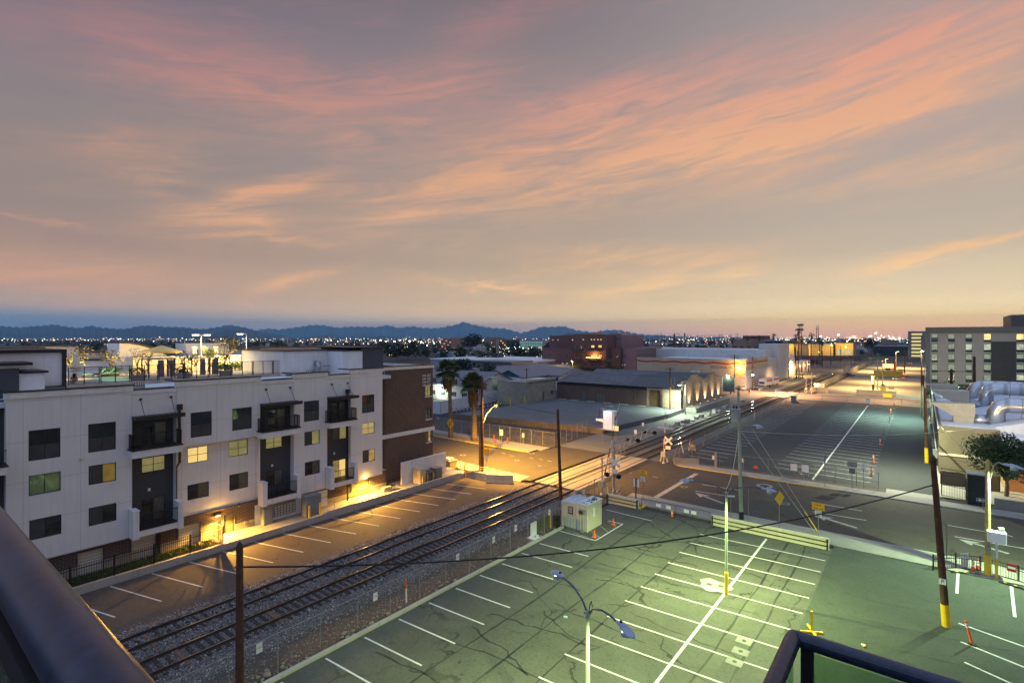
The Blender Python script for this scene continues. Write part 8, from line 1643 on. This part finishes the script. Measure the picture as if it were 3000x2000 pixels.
# ================================================================ the city out to the mountains
# yellow-lit warehouses and the civic building
def far_block(label, u0, u1, vt, dep, mat, H=None, name='city_building', cat='building', wins=None, pane=None, group=None, dp=25, roofm=None, cap=True, rows=None):
    a = AT(u0, vt, dep); b = (PY(u1, vt, a[1])[0], a[1]); z = a[2]; d = Vector((b[0]-a[0], 0, 0)); n = Vector((0, dp, 0))
    p = [Vector((a[0],a[1],0)), Vector((b[0],b[1],0)), Vector((b[0],b[1],0))+n, Vector((a[0],a[1],0))+n]
    t = thing(name, label, cat, tuple((p[0]+p[1])/2), group); m = MB(); m.prism([(q.x,q.y) for q in p], 0, z, mat); m.build('wall', t)
    if roofm: m = MB(); g = -n.normalized()*.6; m.prism([((q+(g if i<2 else -g)).x,(q+(g if i<2 else -g)).y) for i,q in enumerate(p)], z, z+.7, roofm); m.build('roof', t)
    if wins:
        nx, nz = wins; L = d.length; u = d.normalized(); f = -n.normalized()*.05; dz = (z-2)/(nz+.3)
        for j in range(nz):
            for i in range(nx):
                c = p[0] + u*(L*(i+.5)/nx) + f; w_ = L/nx*.3; zz = 1.8 + dz*(j+.25); m = MB(); m.extr([c-u*w_+Vector((0,0,zz)), c+u*w_+Vector((0,0,zz)), c+u*w_+Vector((0,0,zz+dz*.5)), c-u*w_+Vector((0,0,zz+dz*.5))], f*2, pane(i,j) if callable(pane) else pane); m.build('window', t)
    return t
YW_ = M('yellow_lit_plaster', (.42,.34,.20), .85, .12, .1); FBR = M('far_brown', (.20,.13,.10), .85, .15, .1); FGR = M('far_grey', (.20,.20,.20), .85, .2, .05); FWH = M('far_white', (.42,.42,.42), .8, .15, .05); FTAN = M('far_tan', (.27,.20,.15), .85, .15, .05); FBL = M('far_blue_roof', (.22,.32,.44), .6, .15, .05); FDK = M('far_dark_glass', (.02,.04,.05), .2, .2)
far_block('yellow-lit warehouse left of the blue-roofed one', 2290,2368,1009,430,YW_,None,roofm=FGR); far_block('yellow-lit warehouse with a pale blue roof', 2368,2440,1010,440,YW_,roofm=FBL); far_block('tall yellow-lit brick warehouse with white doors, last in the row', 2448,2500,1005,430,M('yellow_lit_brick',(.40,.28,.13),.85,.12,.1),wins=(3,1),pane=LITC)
for (u, v, d, p) in ((2308,1014,420,16000),(2364,1016,420,16000),(2436,1011,418,16000),(2478,1016,418,16000),(2400,1030,415,12000)):
    a = AT(u, v, d); light('POINT', a, p, (1.0,.58,.06), .5); m = MB(); m.rock(a,.5,SOD); m.build('flood_lamp', label='amber flood lamp on the yellow-lit warehouses', cat='lamp', group='amber flood lamps on the yellow-lit warehouses', loc=a)
m = MB(); a, b = AT(2290,1036,400), AT(2520,1034,400); m.extr([(a[0],a[1],0),(b[0],b[1],0),(b[0],b[1],4),(a[0],a[1],4)],(1,1,0),FBR); m.build('boundary_wall', label='long brown wall below the yellow-lit warehouses', cat='wall')
far_block('brown civic building with maroon panels and a rooftop block', 2143,2247,993,480,FTAN,wins=(5,1),pane=M('maroon_panel',(.16,.05,.045),.8,.1)); far_block('maroon rooftop block above the brown civic building', 2176,2238,983,500,M('maroon_metal',(.13,.055,.05),.7,.1)); far_block('blue-roofed hall right of the brown civic building', 2243,2293,999,450,FDK,roofm=FBL)
far_block('dark brown low building behind the brick office', 1862,1925,1017,300,FBR); far_block('long white roofed warehouse behind the storage building', 1925,1990,1022,290,FWH)
far_block('open parking garage with glowing levels beyond the hotel', 2660,2712,970,420,FGR,wins=(1,7),pane=EM('garage_glow',(.85,.75,.28),.9),name='parking_garage',cat='parking garage'); far_block('grey stair block on the right of the parking garage', 2698,2714,983,405,FGR)
far_block('low blue-roofed hall across the end of the amber lots', 2560,2672,1014,520,FDK,roofm=FBL); far_block('pale gabled shed left of the low blue-roofed hall', 2552,2584,1007,560,FTAN); far_block('distant tan school building with a row of small windows', 2582,2628,995,640,FTAN,wins=(8,1),pane=FDK)
far_block('pink apartment slab on the skyline, left of two joined slabs', 1293,1322,990,900,M('pink_slab',(.36,.22,.17),.85,.1,.1),wins=(5,6),pane=lambda i,j: LITO if (i*3+j) % 5 == 0 else FDK); far_block('pink apartment slab on the skyline, right of two joined slabs', 1324,1349,989,920,MATS['pink_slab'],wins=(4,6),pane=lambda i,j: LITY if (i+j) % 4 == 0 else FDK)
far_block('tan office slab with lit windows right of the tall dark trees', 1423,1441,988,800,FTAN); far_block('brown ribbon-window office beside the tan slab', 1437,1488,993,820,FTAN,wins=(9,4),pane=lambda i,j: LITO if (i*7+j*3) % 4 == 0 else FDK); far_block('dark glass office in the middle distance', 1485,1524,997,760,FDK); far_block('pale office with green glass and lit floors left of the brick office block', 1522,1590,996,740,FWH,wins=(10,3),pane=lambda i,j: EM('teal_lit_glass',(.25,.6,.45),.7) if 'teal_lit_glass' not in MATS else MATS['teal_lit_glass'])
far_block('long low white-roofed warehouse beyond the palms', 1262,1530,1053,260,M('blue_white_roof_side',(.30,.36,.42),.8,.1,.1),roofm=ROOFW,dp=45); far_block('long grey-roofed shed in front of the white-roofed warehouse', 1385,1500,1060,225,FGR,roofm=ROOFB,dp=14)
for u, lab in ((1518,'left red tiled gable before the brick office'),(1573,'right red tiled gable before the brick office')): a = AT(u,1066,235); t = gable_bldg(lab, a[0]-5, a[0]+5, a[1], a[1]+16, a[2]-1.2, a[2]+1.0, 'y', CREAM, M('red_roof_tile',(.19,.065,.04),.8,.15))
far_block('white lit store with a long wall in the middle distance', 1295,1370,1032,480,M('lit_store_wall',(.55,.5,.38),.8,.1,.1)); far_block('pale blue-white shed on the left of the lit store', 1280,1300,1030,470,FBL)
rnd = random.Random(11); CB = 'low roofs scattered over the distant city'
for i in range(150):
    dep = 330*(14.0**(rnd.random()**.8)); u = rnd.uniform(-80, 3080)
    if dep < 1000 and not (1130 < u < 1600 or 1880 < u < 2680): continue
    if dep < 520: continue
    w_ = rnd.uniform(14,60); h = rnd.uniform(4,9); v = HZ + FPX*(CAMH-h)/dep; far_block('low building roof among the trees and lights of the distant city', u, u + w_*FPX/dep, v, dep, rnd.choice((FGR,FWH,FTAN,FBR,FWH)), group=CB, dp=rnd.uniform(10,30))
# trees: the dark canopy of the flat city
FT1 = leafmat('far_tree_dark', (.012,.022,.010), (.028,.045,.018)); FT2 = leafmat('far_tree_green', (.022,.045,.012), (.05,.075,.022))
proto = []
for k in range(5):
    r = 4.6; q = crown_mb([(rnd.uniform(-1.6,1.6), rnd.uniform(-1.6,1.6), 4.2+rnd.uniform(-.8,1.0), 2.8, .85) for _ in range(5)], 300, 1.0, FT1 if k % 2 else FT2); q.cyl(0,0,0,4,.25,BARK,5); proto.append(q)
PM = []
nt = 0; TG = 'dark trees of the distant city'
for i in range(700):
    if nt >= 290: break
    dep = 190*(15.0**(rnd.random()**.9)); u = rnd.uniform(-60, 3060); x, y, z = AT(u, HZ, dep)
    if dep < 500 and not (1240 < u < 1590 and dep > 270): continue
    if y < 470 and x > -140 and dep < 700: continue
    k = rnd.randrange(5)
    if k < len(PM) and False: pass
    nt += 1; s = rnd.uniform(.8, 1.9)
    if len(PM) <= k or PM[k] is None:
        while len(PM) <= k: PM.append(None)
        PM[k] = proto[k].build('city_tree', label='dark rounded tree in the distant city', cat='tree', group=TG, loc=(0,0,0)); o = PM[k]
    else: o = PM[k].copy(); COL.objects.link(o)
    o.location = (x, y, -.1); o.scale = (s, s, s*rnd.uniform(.8,1.2)); o.rotation_euler = (0,0,rnd.uniform(0,6.28))
for (u, v, dep, h, r, lab) in ((1432,1090,190,9,5.5,'left dark tree behind the twin gables'),(1365,1085,200,10.5,6,'round dark tree between the palms and the twin gables'),(1340,1086,215,9,6,'dark tree just right of the left palm crown'),(1407,1082,205,6.5,4.5,'small dark tree behind the middle gable'),(1195,1042,420,12,11,'dark tree clump left of the brick wing roof'),(1160,1042,400,13,12,'dark tree clump above the brick wing roof'),(1385,1010,560,24,15,'tallest dark tree on the skyline left of the tan slab'),(2543,1005,560,20,9,'reddish palm clump right of the yellow-lit warehouses')): a = AT(u, HZ, dep); tree('dark_tree', lab, (a[0],a[1],0), h, r, FT1, 700, r*.16, None, trunk=.2)
q = MB()                                             # unbroken canopy between the lights
for i in range(1500):
    dep = 420*(18.0**rnd.random()); u = rnd.uniform(-60, 3060)
    if dep < 900 and not (1140 < u < 1600 or 1880 < u < 2080): continue
    x, y, z = AT(u, HZ, dep)
    if y < 520 and x > -140: continue
    r = rnd.uniform(3,5.5)*(1+dep/4000)
    for b in range(16):
        a, e = rnd.uniform(0,6.283), rnd.uniform(-.2,1.4); n_ = Vector((math.cos(a)*math.cos(e), math.sin(a)*math.cos(e), math.sin(e))); c = Vector((x,y,2.2)) + Vector((n_.x*r, n_.y*r, n_.z*r*.85)); t1_ = n_.cross(Vector((.3,.5,.8))).normalized()*r*.42; t2_ = n_.cross(t1_).normalized()*r*.42
        q.add([c-t1_, c-t2_*.7, c+t1_, c+t2_*.7], [(0,1,2,3)], FT1 if (i+b) % 3 else FT2)
q.build('tree_canopy', kind='stuff', label='continuous dark tree canopy of the flat city out to the foothills', cat='trees')
# slim palms on the skyline
for i, (u, v, dep, lab) in enumerate(((2339,970,330,'tallest slim palm before the twin drum antenna mast'),(2331,988,330,'shorter slim palm left of the tallest skyline palm'),(2347,990,340,'slim palm right of the tallest skyline palm'),(2376,982,360,'lone slim palm left of the lattice mast'),(2401,996,345,'slim palm leaning over the blue-roofed warehouse, left'),(2406,1001,340,'slim palm leaning over the blue-roofed warehouse, right'),(2187,989,400,'palm before the middle of the brown civic building'),(2226,989,400,'palm at the right part of the brown civic building'),(2267,984,400,'palm at the blue-roofed hall'),(2146,996,400,'palm at the left end of the brown civic building'),(819,1002,330,'lone palm rising over the penthouse roofs'),(1341,1014,480,'palm by the lit store, left'),(1357,1012,480,'palm by the lit store, right'))):
    a = AT(u, v, dep); palm(lab, (a[0],a[1],0), a[2], 'slim palms on the skyline', (rnd.uniform(-.6,.6),0), 2.6, .34, 26, 2.2, 'skyline_palm', 0)
# masts, pylons, power poles
LAT = M('red_white_lattice', (.32,.13,.10), .7, .3, .2)
for (u, vt, dep, lab, dr) in ((2345,949,420,'radio mast carrying two grey drums on the skyline',1),(2395,953,480,'bare lattice radio mast on the skyline',0)):
    a = AT(u, vt, dep); t = thing('radio_mast', lab, 'radio mast', (a[0],a[1],0)); m = MB(); s = 1.1
    for (p, q) in ((-s,-s),(s,-s),(s,s),(-s,s)): m.tube([(a[0]+p,a[1]+q,0),(a[0]+p*.5,a[1]+q*.5,a[2])],.13,LAT,4)
    n = 16
    for i in range(n): z0_, z1_ = a[2]*i/n, a[2]*(i+1)/n; e = 1 if i%2 else -1; m.tube([(a[0]-s*e*.8,a[1]-s*.7,z0_),(a[0]+s*e*.8,a[1]-s*.7,z1_)],.07,LAT,4)
    m.build('lattice', t)
    for z in ((a[2]-.8,a[2]-4.6) if dr else (a[2]-3.2,)): m = MB(); m.lathe(a[0],a[1],[(2.1 if dr else 1.6,z-.9 if dr else z-.2),(2.3 if dr else 1.6,z-.3 if dr else z-.1),(2.3 if dr else 1.6,z+.3 if dr else z+.1),(2.1 if dr else 1.6,z+.9 if dr else z+.2)],FGR,12); m.build('drum' if dr else 'platform', t)
PYL_ = M('pylon_steel', (.06,.065,.07), .6, .2)
for i in range(26):
    u = 1832 + i*13 + rnd.uniform(-4,4); dep = rnd.uniform(1100,1500); a = AT(u, rnd.uniform(974,982), dep); m = MB(); m.tube([(a[0],a[1],0),(a[0],a[1],a[2])],[.9,.35],PYL_,5)
    for dz in (4,9): m.obox((a[0],a[1],a[2]-dz),12,.5,.5,PYL_,TH)
    m.build('power_pylon', label='thin power line pylon on the skyline right of the brick office', cat='pylon', group='power pylons on the skyline', loc=(a[0],a[1],0))
for i in range(16):
    u = 1205 + i*27; dep = rnd.uniform(1300,1900); a = AT(u, rnd.uniform(982,986), dep); m = MB(); m.tube([(a[0],a[1],0),(a[0],a[1],a[2])],[.7,.3],PYL_,5); m.build('power_pylon', label='thin power line pole against the blue mountains', cat='pylon', group='power poles against the mountains', loc=(a[0],a[1],0))
for (u, vt, dep, lab) in ((1976,977,330,'left of two tall dark steel poles behind the storage building'),(2006,976,330,'right of two tall dark steel poles behind the storage building')): a = AT(u, vt, dep); wpole(lab, a[0], a[1], a[2], .5, mat=PYL_)
for (u, vt, dep, lab) in ((1455,993,330,'tall pale cell pole in the middle distance, left'),(1460,993,335,'tall pale cell pole in the middle distance, right')): a = AT(u, vt, dep); wpole(lab, a[0], a[1], a[2], .42, mat=STEEL)
for i, (u, vt, vb, lab) in enumerate(((2334,1008,1108,'slim leaning pole before the orange brick shop'),(2343,1030,1097,'dark leaning pole before the white shop door'),(2368,1020,1088,'dark pole at the end of the white shop'),(2409,1027,1074,'dark pole before the freight container'),(2434,1010,1068,'dark pole right of the freight container'),(2463,1013,1060,'dark pole before the tall yellow-lit warehouse'),(2310,1055,1107,'pale green leaning pole by the storage side wing'))): x, y = G(u, vb); wpole(lab, x, y, PY(u,vt,y)[1], .22, ((-1.0,0) if i in (0,1) else (0,0)), mat=(POLEG if i == 6 else None))
# city lights
LC = [EM('city_light_white',(1.0,.95,.75),5.4), EM('city_light_warm',(1.0,.78,.42),5.4), EM('city_light_orange',(1.0,.50,.12),4.8), EM('city_light_cool',(.78,1.0,.85),5.4), EM('city_light_red',(1.0,.10,.06),3.6), EM('city_light_green',(.2,1.0,.5),2.4)]
m = MB()
def spot_(u, v, dep, r, c): a = AT(u, v, dep); m.add([(a[0]+p[0]*r, a[1]+p[1]*r, a[2]+p[2]*r) for p in OCT], OF, LC[c])
for i in range(1400):
    u = rnd.uniform(-60,3060); near = rnd.random() < .22
    if near and not (1130 < u < 1590 or 1880 < u < 2150): near = False
    dep = rnd.uniform(320,900) if near else 900*(9.0**rnd.random()); h = rnd.choice((3,5,6,8,9,11)) + (rnd.uniform(0,10) if rnd.random() < .15 else 0); v = HZ + FPX*(CAMH-h)/dep
    if u < 900 and dep < 1500: continue
    r = dep*rnd.choice((.00025,.00035,.0004,.0005,.0009)); spot_(u, v, dep, r, rnd.choices((0,1,2,3,4,5),(30,32,20,12,5,3))[0])
for (u0, u1, v0, v1, n, s) in ((1180,1290,997,1008,46,.0014),(230,330,1008,1016,26,.0010),(480,760,998,1013,60,.0006),(1430,1590,1015,1046,130,.0009),(2480,2640,983,1003,90,.0013),(2230,2440,986,998,60,.001),(1500,1590,1028,1045,50,.0012),(640,720,1000,1008,30,.0008),(860,1100,996,1012,44,.0008),(2000,2140,985,1008,60,.0008)):
    for i in range(n): dep = rnd.uniform(700,2500) if v0 < 1012 else rnd.uniform(480,650); spot_(rnd.uniform(u0,u1), rnd.uniform(v0,v1), dep, dep*s*rnd.uniform(.3,.9), rnd.choices((0,1,2,3,4),(38,30,12,16,3))[0])
for (u, v) in ((1814,973.5),(1832,973.5),(635,992),(660,992),(957,1002)): spot_(u, v, 9000, 9, 4)
m.build('city_lights', kind='stuff', label='thousands of tiny lights across the flat distant city', cat='lights')
GLOW = EM('stadium_light', (.95,1.0,.85), 30.0)
for i, (u, v, dep) in enumerate(((1115,997,900),(1131,1000,950),(1156,1000,980),(1216,994,1100),(1202,1000,1000),(1234,1002,1000),(1251,1011,900),(1532,1021,560),(2456,981,900),(2405,985,900),(2566,976,1200))):
    a = AT(u, v, dep); t = thing('mast_light', 'bright white flood light on a tall mast in the distant city', 'mast light', (a[0],a[1],0), 'tall flood light masts in the distant city'); q = MB(); q.tube([(a[0],a[1],0),a],[.5,.3],PYL_,5); q.build('mast', t); q = MB(); q.rock(a, dep*.0016, GLOW, .6); q.build('lamp', t)
# mountains, two ranges, real relief
def range_(name, crest, D, dep, mat, seed, nu=520, nv=16):
    r_ = random.Random(seed); vs = []; fs = []
    def cv(u):
        for (a, va), (b, vb) in zip(crest[:-1], crest[1:]):
            if a <= u <= b: return va + (vb-va)*(u-a)/(b-a)
        return HZ
    ph = [(r_.uniform(0,6.28), r_.uniform(0,6.28)) for _ in range(8)]
    for i in range(nu+1):
        u = crest[0][0] + (crest[-1][0]-crest[0][0])*i/nu; h = max(0., (HZ - cv(u)))
        for j in range(nv+1):
            f = j/nv; tt = f*2-1 if f > .5 else f*2-1; k = (1-abs(tt))**.85
            rg = sum(math.sin(u*(.045*1.55**q)+ph[q][0]+tt*3*(1+.3*q))*.5**q for q in range(6)); jg = .9*math.sin(u*.31+ph[6][0])+.7*math.sin(u*.67+ph[7][0])+.5*math.sin(u*1.3+ph[5][1]); hh = h*k*(1+.16*rg*(1-k)*1.6) + (rg*.9+jg*1.5)*(1 if 0 < k else 0)*min(1,h/12)
            d_ = D + dep*tt*.5 + (rg*dep*.06 if k < .98 else 0); p = AT(u, HZ, d_); vs.append((p[0], p[1], CAMH*min(1,k*3) + hh/FPX*D - (60 if j in (0,nv) else 0)))
    for i in range(nu):
        for j in range(nv): a = i*(nv+1)+j; fs.append((a, a+1, a+nv+2, a+nv+1))
    q = MB(); q.add(vs, fs, mat); return q.build(name, kind='structure', smooth=False)
ROCKM = M('desert_rock', (.085,.080,.090), .95, .5, .002, spec=.1)
C1 = [(-260,970),(-120,955),(0,956),(60,958),(100,955),(165,952),(205,957),(235,960),(262,955),(300,960),(345,963),(380,961),(405,955),(470,955),(520,958),(570,963),(600,964),(640,957),(667,951),(700,957),(740,965),(800,978),(860,988),(900,992)]
C2 = [(700,975),(745,968),(790,963),(820,965),(860,959),(905,953),(940,953),(990,958),(1040,957),(1100,958),(1138,952),(1170,960),(1210,957),(1235,960),(1290,960),(1330,953),(1358,943),(1385,951),(1430,958),(1480,964),(1525,974),(1545,970),(1585,957),(1610,958),(1650,956),(1690,966),(1740,974),(1790,966),(1812,965),(1850,974),(1890,981),(1930,982),(1990,985),(2060,987),(2120,986),(2180,989),(2240,991)]
range_('hills', C1, 9000, 3600, ROCKM, 3); range_('hills', C2, 17000, 4500, ROCKM, 5)
range_('hills', [(840,992),(920,985),(960,982),(1000,987),(1060,985),(1120,984),(1180,989),(1240,992)], 8200, 1500, ROCKM, 8, 80, 8)
# ================================================================ balcony rails of the building the view is taken from
RAILM = M('dark_blue_rail', (.012,.021,.046), .36, .6, 28., metal=.0, spec=.55, bmp=.002, bscale=9.); BGL = glass_clear('balcony_glass', (.62,.74,.66,1), .05)
t = thing('balcony_rail', 'big dark round handrail with glass below it at the lower left corner', 'railing', (-.7,.145,CAMH-.33)); yr_ = .145; zr_ = CAMH-.332
m = MB(); m.tube([(-7.,yr_,zr_),(-3,yr_,zr_),(-1.,yr_,zr_),(-.35,yr_,zr_),(2.5,yr_,zr_)], .0315, RAILM, 28); m.build('top_rail', t, smooth=True)
m = MB(); m.box(-7,2.5,yr_-.03,yr_-.005,zr_-.075,zr_-.036,BLACKM); m.build('glass_channel', t)
m = MB(); m.box(-7,2.5,yr_-.022,yr_-.012,zr_-1.0,zr_-.076,BGL); m.build('glass_panel', t)
for x in (-5.2,-3.4,1.6): m = MB(); m.box(x-.03,x+.03,yr_-.05,yr_+.01,zr_-1.05,zr_-.04,BLACKM); m.build('post', t)
c0 = Vector(AT(2325,1866,2.15)); zz = c0.z; t = thing('balcony_rail', 'dark corner handrail of a lower balcony with green-tinted glass at the bottom right', 'railing', tuple(c0)); r = .031
m = MB(); m.tube([c0+Vector((0,-1.6,0)), c0+Vector((0,-.02,0)), c0, c0+Vector((.02,0,0)), c0+Vector((3.5,0,0))], r, RAILM, 18); m.build('top_rail', t, smooth=False)
for (a, b) in (((0.03,0),(3.5,0)),((0,-1.6),(0,-.03))): m = MB(); m.box(c0.x+a[0]-.004,c0.x+b[0]+.004,c0.y+a[1]-.004,c0.y+b[1]+.004,zz-1.0,zz-r-.01,BGL); m.build('glass_panel', t)
for (dx_, dy_) in ((.05,-.0),(.66,0),(1.5,0),(0,-.8)): m = MB(); m.box(c0.x+dx_-.022,c0.x+dx_+.022,c0.y+dy_-.014,c0.y+dy_+.014,zz-1.05,zz-r*.6,BLACKM); m.build('post', t)
def haze(density, col):
    m = bpy.data.materials.new('haze'); m.use_nodes = True; nt = m.node_tree; nt.nodes.clear(); o = nt.nodes.new('ShaderNodeOutputMaterial'); v = nt.nodes.new('ShaderNodeVolumePrincipled')
    v.inputs['Color'].default_value = col; v.inputs['Density'].default_value = density; v.inputs['Anisotropy'].default_value = 0.0; nt.links.new(v.outputs[0], o.inputs['Volume'])
    b = MB(); b.box(-24000,6000,-4000,22500,-1.2,760,m); b.build('haze', kind='stuff', label='thin blue evening haze lying over the plain', cat='haze')
haze(7.0e-5, (.30,.68,1.0,1))
